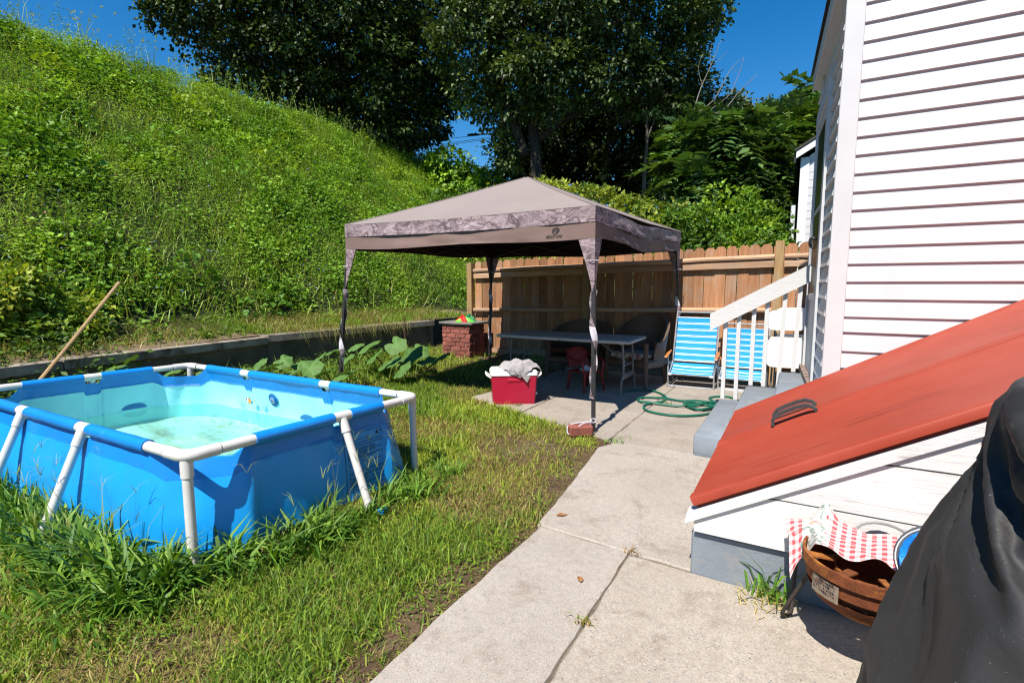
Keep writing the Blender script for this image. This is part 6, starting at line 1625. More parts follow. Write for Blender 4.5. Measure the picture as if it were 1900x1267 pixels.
    3,-1,25,-22,87,24,0,117,16,-20,110,44,-103,48,18,-115,4,-6,-115,-16,11,-105,17,5,-129,-21,-2,-29,5,9,-29,2,3,-27,-6,7,-10,28,5,-25,-15,-3,-15,-23,-2,-11,-25,-5,-28,2,-3,-11,-26,-10,3,-25,-9,-4,-29,-4,-8,-34,-8,12,-29,3,0,-21,-12,-13,-19,-4,4,-21,-13,3,-23,-4,3,-23,-8,-3,-26,-2,-3,-27,-8,-6,-26,-8,-6,-26,-1,-4,-30,5,3,-29,0,-5,-26,1,1,-28,-4,-1,-30,-1,12,-26,-6,20,-20,-7,29,-2,-7,26,-12,-8,25,-19,-5,27,-20,-6,39,2,-1,24,25,-14,27,4,-11,24,5,-11,28,3,-9,55,-4,-13,113,-13,-18,116,17,5,138,-12,4,94,58,31,-13,106,18,
    -11,-5,33,-19,84,24,-4,116,15,-10,110,37,-101,53,20,-113,0,-2,-117,-13,10,-102,3,0,-128,-3,5,-28,2,7,-26,-7,9,-28,2,2,-14,24,6,-24,-14,-3,-4,-26,-6,-26,-6,-5,-22,-18,-3,-10,-25,-10,-2,-25,-8,-4,-30,-5,2,-33,-2,7,-27,-6,-13,-17,-7,-4,-22,-6,9,-20,-8,0,-21,-11,-3,-24,2,0,-23,-11,-8,-26,-7,-1,-26,-4,-5,-26,-1,1,-30,1,0,-28,5,0,-25,2,0,-27,-4,-1,-30,-3,11,-24,-9,26,-11,-8,23,-17,-3,26,-12,-7,21,-21,-9,33,-8,-5,28,20,-18,33,15,-1,26,1,-12,26,-5,-5,26,-7,-10,50,-15,-17,112,7,-8,115,17,0,135,0,3,91,44,34,-12,104,13,
    -20,0,27,-3,79,23,1,113,20,-15,107,37,-98,56,18,-112,-3,-1,-111,3,12,-103,-6,0,-127,-5,2,-28,-6,5,-26,-6,3,-23,13,8,-21,19,4,-21,-17,-3,-5,-25,-6,-25,-9,-1,-21,-18,-3,-9,-24,-12,3,-25,-5,-10,-28,-7,4,-32,-5,-7,-26,1,0,-19,-10,4,-20,-10,-13,-18,-1,1,-21,-8,5,-22,-6,-9,-23,-4,-2,-26,-8,0,-25,-7,-1,-26,-1,3,-28,5,1,-27,-1,-2,-24,0,0,-28,-5,-1,-29,0,19,-18,-7,17,-22,-8,25,-13,-6,20,-18,-8,26,-16,-6,27,18,-13,37,11,-6,33,-7,-6,21,-13,-11,22,-5,-11,24,-4,-15,55,-5,-2,107,23,-7,115,8,-2,130,-3,4,83,52,27,0,96,15,
    -13,-2,27,20,80,30,-16,106,10,-16,103,44,-91,60,17,-110,-3,2,-109,-7,6,-103,4,2,-124,-10,4,-27,-8,1,-24,8,9,-25,9,7,-23,15,8,-9,-23,-12,-17,-19,-5,-22,-13,-2,-22,-17,-2,-3,-24,-11,-1,-23,-11,-5,-30,0,-6,-31,-3,8,-19,-14,2,-20,-7,-16,-17,2,-8,-20,-3,2,-21,-6,-8,-20,-7,0,-24,-8,0,-26,-4,-2,-23,-4,3,-26,-4,1,-28,7,1,-26,-1,1,-24,1,0,-27,-5,2,-28,-3,18,-19,-7,19,-20,-6,17,-21,-9,22,-16,-7,26,12,-10,33,4,-10,34,-10,-12,30,-10,-8,26,5,-3,22,8,-11,23,-11,-9,45,-3,-12,107,18,-6,115,0,3,126,2,2,90,42,30,-7,99,16,
    0,-6,30,6,81,27,-13,102,14,-14,101,41,-83,61,21,-109,-7,-4,-107,-7,3,-102,8,8,-122,-15,-1,-25,4,11,-26,5,-1,-20,17,9,-27,2,8,-10,-21,-12,-17,-18,-4,-23,-13,5,-16,-21,-9,0,-22,-14,-5,-23,-7,-8,-30,-1,12,-25,-11,3,-23,-6,-12,-17,-4,-10,-19,-1,-10,-18,-5,-10,-18,-6,3,-21,-5,2,-24,-4,-1,-24,-9,-2,-23,-6,2,-26,9,2,-28,1,2,-24,-2,2,-23,-3,2,-28,-3,3,-27,-1,8,-24,-9,19,-20,-3,19,-19,-7,26,1,-12,27,0,-13,33,-7,-11,36,-8,-3,28,9,-10,23,6,-8,11,-18,-15,25,-10,-1,47,20,-10,106,2,-8,114,3,5,122,0,4,88,45,27,0,95,16,
    0,-5,29,-4,77,30,-14,102,10,-12,100,38,-75,63,27,-107,-11,-5,-107,-7,4,-101,11,4,-119,-10,5,-25,1,6,-24,5,7,-22,16,5,-26,-2,8,-10,-20,-13,-19,-16,-1,-22,-12,-5,-11,-22,-11,4,-25,-7,-11,-22,-1,7,-26,-16,6,-28,-5,-16,-16,2,-12,-15,-6,-10,-18,-8,-4,-21,3,2,-19,-8,1,-21,-4,-2,-22,-10,-1,-25,-1,1,-22,-3,4,-25,-4,11,-24,-2,3,-23,-5,2,-23,-4,-1,-26,-4,3,-26,-2,0,-25,3,19,-19,-1,20,-15,-9,23,-9,-12,30,-5,-6,33,-5,-10,33,8,-9,28,1,-10,-1,-19,-15,24,-4,-5,22,10,-10,51,8,-4,103,-1,-4,114,2,0,119,1,7,86,44,29,7,93,9,
    -11,-5,31,-10,77,19,-2,99,22,-19,95,37,-64,66,23,-106,-2,-1,-105,-19,8,-100,10,-1,-117,0,6,-24,0,8,-25,3,3,-21,14,7,-27,-1,-1,-10,-22,-5,-20,-13,-5,-19,-15,-5,-2,-23,-12,-8,-22,-7,1,-23,-9,11,-26,-8,-22,-18,3,-13,-16,-6,-5,-20,1,-2,-19,-6,3,-18,-10,0,-19,-4,2,-22,-3,0,-22,-7,0,-22,-9,5,-21,-5,7,-23,-3,5,-26,-2,0,-22,3,-3,-23,-2,-4,-26,1,-6,-24,-8,12,-22,2,22,-13,-7,21,-8,-13,23,-9,-9,28,-9,-6,32,0,-12,33,-9,-1,-8,-18,-20,23,-1,-6,23,10,-4,24,2,-10,51,-4,2,102,-4,-5,111,2,-1,118,6,2,79,46,33,20,89,13,
    11,-2,29,-24,72,21,0,99,23,-27,91,29,-56,72,26,-105,-4,0,-102,-18,4,-100,4,4,-113,5,9,-24,0,5,-25,4,1,-22,12,7,-26,-2,0,-12,-20,-6,-20,-14,-1,-11,-19,-11,1,-23,-12,-11,-20,-5,12,-19,-11,-22,-19,-2,-16,-21,2,0,-20,-1,2,-18,-8,0,-17,-11,2,-18,-8,3,-19,-4,2,-20,-7,-1,-22,-9,0,-22,-6,2,-21,-3,-1,-25,4,-10,-23,5,-9,-19,-3,-3,-22,-8,2,-26,1,14,-20,-5,18,-12,-11,21,-7,-13,22,-12,-2,22,-12,-9,27,0,-14,27,-20,6,-6,-28,-18,26,-1,-4,22,8,-2,24,-2,-7,24,-4,-4,49,-7,-8,99,-8,-1,112,3,-2,112,11,9,72,56,24,33,83,18,
    5,-2,31,-18,72,17,-20,95,20,-30,85,33,-44,75,36,-103,-6,-8,-101,-13,8,-100,3,-5,-110,4,10,-23,1,8,-25,4,-2,-23,9,13,-25,0,-5,-14,-19,-3,-16,-17,-3,1,-22,-11,-15,-19,-8,6,-12,-19,-18,-18,-3,-21,-19,4,1,-25,-7,8,-17,-4,2,-18,-9,4,-19,-4,1,-19,-4,-2,-17,-12,-1,-22,1,-4,-22,-5,-4,-20,-8,-7,-20,-1,-13,-22,-3,-10,-21,1,2,-21,2,15,-18,-5,13,-11,-18,3,-12,-21,17,-11,-13,24,-9,-2,18,-18,-6,25,-9,1,11,-27,7,-4,-31,-13,32,-4,-6,25,-6,2,21,-3,-7,25,-2,-3,24,-2,-4,48,0,-4,98,6,-13,108,14,-10,105,1,15,58,50,19,36,74,29,
    -15,0,24,9,72,19,-42,87,21,-24,83,33,-41,78,33,-102,-4,-1,-99,-10,2,-99,1,5,-106,0,10,-23,4,-1,-25,1,3,-24,8,9,-24,-1,2,-17,-15,-8,-2,-20,-11,-17,-17,-7,3,-22,-10,-18,-8,-9,-22,-13,1,7,-27,-6,5,-22,-6,2,-18,-5,-1,-19,-5,-4,-18,-5,-4,-18,-6,-6,-17,-4,-7,-19,-6,-7,-19,-9,-9,-19,-3,-7,-20,-5,-4,-25,1,13,-18,0,13,-7,-14,1,-7,-23,4,-16,-19,20,-12,-6,17,-17,-3,15,-18,5,13,-21,2,1,-25,-9,3,-28,-10,31,-11,4,31,-3,1,24,-2,-5,22,0,-6,23,-1,-6,23,0,-6,47,5,-12,93,14,-18,109,4,1,98,1,18,68,30,32,9,84,1,
    -21,10,5,20,58,42,-18,88,25,-31,82,33,-48,74,27,-100,-7,2,-98,-1,1,-98,-2,2,-103,2,14,-23,-1,1,-25,1,3,-24,6,6,-25,2,0,-8,-19,-10,-17,-16,-1,-3,-21,-13,-20,-7,-11,-20,-6,-8,4,-25,-2,5,-27,-7,-3,-22,-1,-7,-16,-3,-6,-16,-9,-10,-16,-5,-4,-16,-10,-8,-17,-2,-6,-19,-5,-4,-21,-3,-3,-20,-7,4,-21,0,16,-15,-11,7,-4,-20,9,-9,-15,8,-21,-9,-5,-23,-1,15,-14,-11,4,-23,0,-4,-23,-6,10,-23,-2,10,-24,-1,30,-1,-1,33,-3,-8,24,6,-15,21,2,-10,21,1,-9,23,-2,-6,22,-2,-7,47,3,-5,94,7,5,108,-14,4,87,-11,14,68,57,18,15,65,20,
    -25,4,20,17,63,30,23,80,36,-44,75,35,-48,70,40,-98,-3,2,-97,3,2,-99,8,3,-99,-7,4,-23,0,4,-24,-2,6,-25,-1,2,-24,3,-2,-13,-19,-4,-14,-17,-3,-18,-9,-15,-21,-3,-8,3,-19,-10,-1,-25,-4,-12,-25,0,-12,-14,-10,-6,-16,-4,-4,-17,-7,-3,-18,-5,-3,-18,-4,0,-18,-4,-1,-19,-7,0,-20,-7,8,-18,-4,7,-7,-20,17,-10,-13,10,-16,-9,0,-19,-5,-1,-22,-7,1,-22,-6,-13,-18,-3,1,-23,-7,11,-20,-3,13,-20,3,16,1,-22,30,4,-6,32,0,-5,27,-3,-10,21,-5,-2,17,-14,-4,23,4,-3,19,9,-8,47,1,-7,91,-2,6,101,-32,4,76,25,4,69,54,11,50,47,35,
    -5,-6,29,6,67,27,10,70,35,-5,79,37,-57,70,39,-100,4,3,-94,8,2,-94,-2,2,-100,-2,8,-25,-2,6,-26,0,0,-24,-3,2,-25,-3,5,-21,-12,-5,-17,-13,-8,-17,-13,-5,-10,-18,-8,-4,-18,-10,-6,-17,-11,-7,-18,-4,-3,-18,-8,0,-17,-7,0,-17,-6,1,-16,-9,1,-14,-11,6,-15,-7,3,-16,-9,4,-15,-8,4,-17,-8,1,-17,-7,0,-18,-7,0,-20,0,0,-19,-6,-1,-19,-7,-3,-20,-6,-11,-20,-1,14,-16,-7,16,-16,-4,18,0,-15,19,-13,-9,20,-11,-6,19,-12,-9,24,-1,-2,24,0,-3,21,9,-9,20,9,-4,23,2,-1,44,-6,-5,86,-26,-3,90,-22,7,84,42,8,78,32,10,14,63,21,
    9,-9,28,-2,64,30,-3,71,29,-1,76,43,-49,70,39,-99,11,-1,-92,-3,0,-92,-1,3,-98,-5,4,-25,-4,3,-25,-3,1,-24,-4,2,-24,-1,0,-21,-8,2,-19,-9,-8,-19,-11,-2,-15,-16,-3,-2,-18,-12,1,-17,-9,1,-18,-7,0,-16,-11,-1,-15,-10,1,-17,-7,-1,-15,-7,-1,-17,-5,-1,-15,-9,-2,-16,-7,-3,-15,-8,-4,-15,-10,-8,-18,-2,-3,-15,-11,1,-16,-13,-5,-19,-5,3,-20,-4,4,-20,-3,19,-11,-1,19,-10,-7,17,-12,-5,11,-20,-6,15,-15,-11,19,-14,-6,17,14,-10,24,2,-4,23,0,-2,23,-1,-4,20,-10,-3,15,-9,-15,43,-11,4,85,-17,-6,86,9,12,87,32,12,72,35,8,31,49,18,
    23,-9,22,-8,65,26,-9,67,36,-13,74,40,-55,63,33,-93,21,9,-91,0,5,-91,-8,-2,-96,-12,2,-24,-2,-1,-24,-4,2,-24,-3,0,-23,-2,2,-22,-2,2,-18,-11,-3,-16,-11,-5,-9,-17,-7,-7,-15,-11,-8,-16,-6,-4,-17,-6,-4,-15,-9,-4,-16,-8,-3,-13,-11,-3,-18,-4,-2,-14,-10,-2,-14,-10,-2,-16,-5,-3,-15,-10,-2,-17,-7,-2,-17,-6,-1,-18,-5,-3,-15,-13,2,-19,-5,18,-9,-1,10,-19,2,12,-17,-6,13,-15,-6,12,-18,-9,18,-10,-7,16,-18,-7,16,10,-13,21,-9,-7,21,-10,-8,21,-5,-9,13,-6,-18,21,-3,9,22,-1,1,43,-1,0,81,-30,-5,85,39,10,90,22,14,64,34,10,62,38,9,
    -20,-9,15,-6,60,34,-2,66,37,-1,72,44,-58,64,33,-92,23,8,-90,8,2,-90,-4,5,-96,-7,0,-24,-4,2,-23,-7,2,-24,-3,-3,-21,-8,2,-20,-10,0,-19,-10,-5,-14,-13,-8,-13,-15,-6,-9,-13,-10,2,-17,-8,-2,-13,-15,-4,-19,-2,-3,-17,-4,-2,-14,-11,0,-14,-9,0,-14,-10,-1,-13,-11,0,-17,-6,-2,-15,-9,-1,-16,-8,-2,-17,-7,-5,-16,-8,-3,-19,-5,-6,-18,-2,-5,-19,-5,2,-15,-15,6,-13,-16,14,-13,-12,18,-10,-11,16,-16,-9,15,-17,-8,23,-6,-8,21,-13,-4,22,-3,-9,22,-9,-6,21,-7,-6,22,-3,-5,23,-2,-1,42,-4,7,82,-5,29,86,34,11,86,28,14,77,24,7,48,42,10,
    1,-15,32,6,61,28,-8,65,37,-26,69,23,-45,57,45,-91,19,-8,-86,12,17,-89,-1,9,-95,-4,0,-20,-8,-12,-21,-11,-4,-22,-4,-6,-22,-6,-4,-15,-11,12,-20,-6,3,-19,-8,1,-14,-15,-4,-13,-13,-6,-10,-14,-8,-8,-17,-7,-6,-10,-15,-6,-16,-7,-3,-14,-11,-2,-15,-8,2,-13,-11,4,-16,-6,3,-15,-6,2,-17,-6,0,-17,-6,1,-17,-6,7,-13,-12,-1,-21,-2,3,-17,-10,2,-13,-15,3,-12,-16,1,-20,-7,-7,-20,-9,16,-16,-3,18,-12,-12,21,-8,-6,22,-10,-7,22,-9,-5,19,-10,-12,23,-7,-2,21,-9,-8,22,-6,-3,19,-7,-10,42,-6,-15,88,10,4,92,19,17,87,28,18,64,30,36,23,58,9,
    18,-13,13,-7,58,39,-14,67,35,-29,62,22,-52,51,35,-85,18,-20,-86,9,9,-83,5,29,-91,-11,-6,-23,2,6,-22,-10,-5,-20,-6,-9,-9,-9,-19,-20,-6,-5,-19,-10,0,-15,-9,9,-12,-14,8,-15,-12,1,-15,-12,0,-12,-12,-8,-9,-11,-10,-6,-16,-7,-7,-13,-9,-7,-11,-13,-5,-11,-12,-4,-16,-6,-3,-16,-8,0,-14,-11,4,-13,-13,-3,-18,-5,5,-13,-13,-1,-18,-7,5,-16,-11,0,-19,-8,10,-18,-1,14,-16,-3,18,-12,-3,15,0,-17,20,-4,-12,20,-8,-10,20,-9,-11,23,-6,-5,21,-8,-8,19,-11,-8,20,-10,-6,22,-7,-2,21,-8,-4,35,-24,2,86,-16,-10,94,19,4,90,28,10,74,37,17,28,61,37,
    -16,-14,21,-2,58,37,-20,62,37,-18,57,23,-55,51,18,-80,7,-20,-87,13,-5,-80,4,35,-86,0,-1,-21,-3,12,-13,-6,-19,-22,-8,-5,-21,-9,7,-21,5,-6,0,-18,-11,-13,-12,-11,-15,-14,-1,-19,-6,1,-8,-17,8,-15,-9,8,-12,-14,0,-12,-11,-5,-6,-12,-11,0,-14,-10,-6,-15,-6,-3,-13,-10,-6,-12,-11,-7,-12,-10,-6,-14,-7,-2,-17,-7,-1,-15,-10,0,-16,-10,0,-16,-12,19,-4,-5,17,-11,-1,18,-8,-8,18,-12,-3,14,-8,-15,17,-13,-6,20,-9,-9,18,-13,-7,19,-10,-10,20,2,-13,21,-8,-5,19,-11,-2,21,-6,-6,19,-3,-7,41,-15,2,77,-38,-4,94,14,4,91,24,4,73,36,17,20,61,38,
    -10,-18,26,-7,61,31,-23,57,11,-9,54,22,-59,39,32,-75,22,-11,-82,2,-21,-80,8,29,-81,6,31,-18,-15,-7,-17,17,2,-22,-6,2,-22,-4,-4,-19,-11,-4,-11,-11,-14,4,-16,-12,-7,-17,-9,-11,-12,-11,-16,-10,-3,-13,-12,1,-17,-8,-1,-4,-17,4,-4,-13,11,-12,-11,-7,-2,-11,-13,-4,-15,-7,2,-8,-15,-1,-14,-11,-9,-15,3,-10,-14,-5,-2,-16,-8,-1,-18,-8,-2,-15,-12,2,-17,-11,10,-10,-15,16,-7,-11,18,-13,0,22,-5,-5,15,-14,-12,12,-4,-20,18,-10,-13,20,-9,-10,21,-11,-6,21,-10,-5,20,-10,-2,24,-2,-6,20,-10,4,43,-7,4,82,-6,14,94,6,2,90,20,8,60,34,6,11,56,38,
    -12,-11,14,-13,58,23,-21,56,17,-12,49,14,-50,41,28,-71,19,-8,-78,3,-20,-81,9,15,-66,6,53,-23,0,2,-19,-4,-12,-21,2,7,-21,-7,0,-19,-8,-6,-15,-11,-8,-12,-8,-14,-4,-15,-13,4,-16,-9,-18,-3,4,-13,-12,6,3,-12,-13,-7,-15,-6,-8,-14,-4,-6,-15,-5,-8,-14,3,-6,-17,-2,0,-9,-14,1,-10,-14,-3,-14,-10,-10,-14,6,0,-7,-17,-2,-18,-3,-2,-11,-16,-2,-20,-1,4,-17,-9,6,-14,-14,10,-17,-9,14,-13,-12,19,-4,-15,20,-8,-10,19,-12,-7,21,-5,-8,21,-9,-5,22,-3,-3,22,-6,1,21,-3,-2,21,-3,4,41,4,3,82,-2,7,90,2,8,84,26,4,53,29,-7,29,34,49,
    -31,-8,6,-7,47,26,5,52,32,-22,54,16,-60,38,-6,-64,16,-1,-70,2,-17,-66,11,20,-66,4,35,-19,-1,8,-20,-3,6,-19,0,-9,-19,-6,-3,-11,2,-15,-14,-11,-6,-12,-10,8,-12,-12,2,-11,-14,-3,-3,-12,-11,-9,-14,-1,-9,-13,-1,3,-11,-12,-9,-12,-1,-5,-13,-6,-1,-12,-10,-4,-11,-9,-5,-14,4,0,-10,-11,-7,-14,-4,2,-9,-14,-5,-14,-7,4,-1,-18,-6,-16,1,3,-13,-12,3,-14,-10,5,-15,-9,8,-17,-6,13,-13,-8,15,-11,-9,17,-9,-9,18,-6,-9,19,-7,-5,19,-4,-7,19,1,-3,20,0,-2,20,-2,-3,17,4,-6,34,3,-15,75,-4,3,83,2,7,76,19,1,46,24,26,29,33,45,
    -19,-19,18,7,46,34,-8,53,26,-33,58,-3,-51,31,-16,-56,15,8,-61,7,0,-62,6,-10,-55,1,41,-18,0,5,-17,-2,7,-17,-2,-4,-11,3,-13,-16,-6,2,-14,-10,2,-11,-10,-6,-10,-12,2,-9,-10,7,-8,-13,-3,-7,-14,-4,-2,-7,-12,-8,-15,4,-5,-13,-6,-3,-10,-8,1,-8,-11,-4,-12,-6,-3,-10,-9,-4,-13,4,-5,-13,-4,-2,-12,-9,2,-3,-14,3,-4,-15,-2,-13,-9,-1,-15,-2,2,-15,-7,7,-10,-11,9,-8,-12,11,-6,-13,13,-9,-9,15,-11,-4,17,-8,-6,15,1,-12,18,-7,1,11,8,-12,18,0,-4,17,-1,2,13,4,-12,32,3,-12,69,-4,-9,75,0,2,69,19,3,44,24,41,25,-2,53,
    -31,0,4,6,39,28,-8,48,22,-17,51,-18,-47,27,-10,-59,16,20,-48,4,0,-52,5,-6,-61,18,12,-15,-2,5,-3,-8,16,-14,-6,5,-15,-3,3,-13,-5,2,-12,-8,0,-11,-10,-2,-8,-9,-2,-9,-10,-4,-6,-10,-3,-5,-12,-2,-5,-11,-3,-5,-10,-4,-3,-7,-9,-3,-12,1,-4,-11,-1,-1,-5,-11,-4,-12,-2,0,-11,-10,-4,-12,0,-3,-11,-6,-1,-9,-9,1,-8,-12,2,-2,-13,0,-13,-4,2,-12,-7,6,-7,-11,8,-8,-10,10,-4,-11,12,-3,-11,13,-9,-4,14,-6,-7,13,1,-10,15,-4,-5,15,-7,-1,7,14,-4,13,5,-7,15,0,-5,27,-1,-9,60,1,-12,64,4,-10,61,8,18,41,1,41,22,4,47,
    -31,2,-1,6,31,26,-3,46,5,-19,42,-5,-39,24,4,-48,12,16,-48,7,8,-40,8,2,-51,10,-12,-13,2,-4,-13,-1,2,-12,-4,5,-10,-6,5,-9,-7,5,-10,-6,-1,-10,-7,-2,-8,-8,-3,-6,-10,-1,-5,-10,-2,-3,-11,1,-3,-10,0,-2,-10,6,-3,-8,-6,-3,-11,-2,-2,-11,5,-4,-8,-6,-1,-2,-12,-2,-13,4,-2,-11,-6,-2,-8,-10,-1,-2,-12,0,-13,-2,2,-8,-10,1,-3,-11,2,-11,-6,5,-5,-11,7,-12,-3,8,-6,-8,10,3,-11,11,-3,-8,12,-4,-8,10,-10,2,12,2,-8,13,-6,-1,13,2,-5,7,11,-3,10,5,-6,25,-1,-7,45,8,-15,57,-5,-5,53,-12,14,36,0,36,18,14,42,
    -31,2,2,6,26,20,-2,39,1,-13,33,16,-33,20,-9,-38,12,28,-39,6,-5,-37,8,-6,-43,7,-7,-12,1,5,-12,-1,-1,-9,-1,-8,-7,-5,7,-8,-6,5,-9,-7,2,-8,-8,1,-6,1,-13,-6,-11,2,-2,-8,7,-2,-7,9,-3,-10,-1,-3,-9,1,-4,-10,0,0,-7,-8,-4,-8,-3,-2,-10,-3,0,4,-12,-2,-10,-3,-3,-9,-2,-1,-8,-7,-1,-6,-9,0,-9,-4,2,-11,-2,2,-6,-9,1,0,-12,5,-12,-2,5,-3,-10,6,-11,3,8,-5,-7,9,-2,-9,9,6,-7,11,-3,-6,4,-12,7,11,1,-6,14,2,-4,12,1,-5,7,9,-3,18,7,-9,31,4,-10,48,-6,-7,50,1,9,30,1,30,16,10,36,
    -32,4,4,8,19,25,-6,35,-9,-4,21,19,-28,21,7,-26,4,3,-39,8,1,-24,8,-11,-37,4,0,-10,2,-4,-9,-2,8,-5,0,-10,-8,-2,-7,-9,-3,1,-1,-4,9,-6,-5,8,-7,-4,-8,-6,-8,3,-2,-10,5,4,5,12,-3,-10,1,-4,-8,0,-3,-9,-3,-3,-8,-3,-2,-6,-3,-2,-9,-3,-3,-7,-7,0,-1,-11,-3,-12,3,-1,-9,-6,1,3,-9,0,0,-11,-1,-2,-11,2,-12,5,1,-4,-11,3,-12,5,3,2,-11,5,-3,-10,7,-11,2,6,-11,5,8,-1,-9,3,8,-8,11,-4,-3,8,-8,7,9,0,-6,9,-1,-1,9,1,-3,10,12,-10,26,-2,-6,40,-11,-10,43,9,8,20,-4,23,12,18,28,
    -24,-11,21,7,20,22,-2,31,-9,-14,24,-3,-17,10,10,-27,10,-1,-24,-1,9,-18,7,-10,-21,7,-5,-8,0,-10,-8,-2,4,-9,-3,6,0,1,-12,-9,-5,-2,-7,-5,4,4,2,11,-9,-6,1,-3,-1,-11,-7,-8,1,-4,-10,1,7,5,10,-1,-6,7,-3,-10,0,-1,-7,0,-3,-7,-3,-2,-4,-7,1,-7,-1,-3,-1,-8,-1,-9,-7,0,-11,7,0,0,-12,1,11,-6,-1,-5,-9,1,-10,-6,0,-9,5,4,-10,-1,2,-4,-9,0,16,-1,5,0,-9,3,-11,1,9,-5,-4,0,11,-5,7,-5,-3,8,-4,-1,7,-3,4,7,-5,4,5,-3,2,7,6,-11,19,-16,-1,32,6,-12,23,5,1,20,-6,19,17,10,29,
    -29,9,1,2,12,17,1,24,-12,-8,14,7,-15,8,6,-20,7,-8,-14,-5,12,-11,7,-14,-16,3,9,-5,0,-10,-6,0,-1,3,0,12,-8,-5,0,-2,0,-11,-5,-1,0,0,-2,11,-5,-8,0,-6,-1,-1,3,3,-11,-5,-6,-3,-3,-10,0,4,3,10,1,-7,1,0,-6,0,-4,-5,-1,0,1,-9,-1,-3,-1,0,-5,-7,-2,-2,-8,1,-8,6,2,-10,3,0,2,-11,-2,4,-7,0,-8,-3,1,-7,-1,1,-1,10,4,-8,-2,5,-1,-11,-3,10,-2,7,-3,-5,0,6,-4,-2,12,3,5,-1,-9,5,-8,3,10,-2,2,8,3,-7,1,-5,4,11,-3,2,2,-14,4,18,7,-12,28,-5,13,7,7,3,10,6,8,
    -25,16,-6,-1,4,12,0,6,-14,-3,11,7,-11,3,11,-6,2,-12,-10,-8,12,2,12,-17,-14,0,14,-4,-4,6,-4,1,-11,-2,-3,8,0,-6,8,-6,-1,-1,0,5,-12,-6,-2,-1,-2,-9,6,-2,-1,-3,0,5,-5,2,0,-7,-1,-3,-3,-2,-4,-1,1,-2,7,-1,-6,5,1,-4,-5,2,1,-5,0,5,-6,-2,2,-5,1,4,-4,1,-4,-2,0,-6,0,3,-5,8,-1,4,-6,-1,-4,-1,1,-6,-1,-1,0,7,0,-1,6,3,-7,2,1,4,-7,4,0,-9,-1,2,-4,1,9,2,2,1,-5,6,0,-1,7,-2,1,4,5,-3,3,-3,1,3,-8,7,-7,-10,7,15,2,-6,16,3,9,3,8,6,7,4,7,
    -27,0,-2,1,7,1,-2,-1,-7,-1,6,7,-2,-7,2,-2,6,-7,-3,-6,1,2,5,-2,-8,-5,13,4,7,1,-1,2,-12,-4,0,-3,-1,-1,4,0,-2,4,-3,1,-5,0,-1,12,-1,-6,2,0,-3,-3,0,3,-1,0,5,-7,1,-2,-4,4,-2,6,-5,-2,-1,0,-1,1,0,-4,2,7,0,2,-1,5,-10,-1,1,3,2,2,-3,2,1,-5,-8,0,-1,10,-1,-3,-4,-3,3,-1,-2,-1,-5,-2,1,-1,-1,6,0,2,6,1,-4,3,1,-4,0,0,0,-7,2,1,-7,-1,-1,0,2,0,0,4,6,-1,3,-4,-1,4,6,0,0,-3,5,-8,-3,11,5,-4,-1,2,6,-6,2,-2,7,-2,-1,4,11,4,-2,
]
_d = np.array(CLOTH).reshape(58, 53, 3)
_d[:, 0] = np.cumsum(_d[:, 0], axis=0)
G = np.cumsum(_d, axis=1)/1000.0
G[1:-1] = 0.7*G[1:-1]+0.15*(G[2:]+G[:-2])
nz_, na = G.shape[:2]
# smooth once between the stored points
def finer(A, closed):
    B = np.roll(A, -1, 1) if closed else A[:, 1:]
    L = A if closed else A[:, :-1]
    Am = np.roll(A, 1, 1) if closed else np.concatenate([A[:, :1], A[:, :-2]], 1)
    Bp = np.roll(A, -2, 1) if closed else np.concatenate([A[:, 2:], A[:, -1:]], 1)
    mid = (9*(L+B)-Am-Bp)/16
    out_ = np.zeros((A.shape[0], A.shape[1]+mid.shape[1], 3)); out_[:, 0::2] = A; out_[:, 1::2] = mid
    return out_
G = finer(G, True); G = finer(G.transpose(1, 0, 2), False).transpose(1, 0, 2)
nz_, na = G.shape[:2]
G[..., 2] = np.maximum(G[..., 2], 0.004)
V = G.reshape(-1, 3)
F = [(i*na+j, i*na+(j+1) % na, (i+1)*na+(j+1) % na, (i+1)*na+j) for i in range(nz_-1) for j in range(na)]+[tuple(range((nz_-1)*na, nz_*na))]
cov = MB().add(V, F).build('grill_cover', m_cov, None, smooth=True, auto=None)
tag(cov, 'grill wrapped in a loose black fabric cover at the near right corner', 'covered grill')

# ------------------------------------------------------------------ odds and ends
o = MB().tube([(-5.95, 1.50, 0.10), (-6.06, 2.0, 0.68), (-6.2, 2.60, 1.385)], 0.021, 8, flat=0.7).build('wooden_pole', mat('bare_pole_wood', (0.34, 0.22, 0.105), (0.25, 0.155, 0.07), scale=8, stretch=(2, 2, 0.6), rough=0.7), smooth=True)
tag(o, 'bare wooden pole leaning over the bank behind the pool', 'pole')
G = np.array([[(-0.435+0.11*s, 3.72+0.13*t+0.02*s, 0.012+0.035*math.sin(s*3.0)+0.012*t) for s in np.linspace(0, 1, 8)] for t in (0, .5, 1)])
o = MB().grid(G).build('plastic_scrap', MATS['white_plug'], smooth=True); tag(o, 'curled white plastic scrap on the path beside the red cellar doors', 'scrap')
mb = MB()
for _ in range(9):
    p = np.array((-2.06, 2.10, 0.04))+rng.normal(0, 0.018, 3)*np.array((1, 1, .5)); mb.box(p-0.010, p+0.010, 0.003)
o = mb.build('blue_scrap', MATS['blue_stripe_cloth']); tag(o, 'small bright blue plastic scrap in the grass right of the pool', 'scrap')
m_dry = mat('dry_leaf', (0.24, 0.10, 0.035), (0.33, 0.17, 0.07), scale=20, rough=0.9)
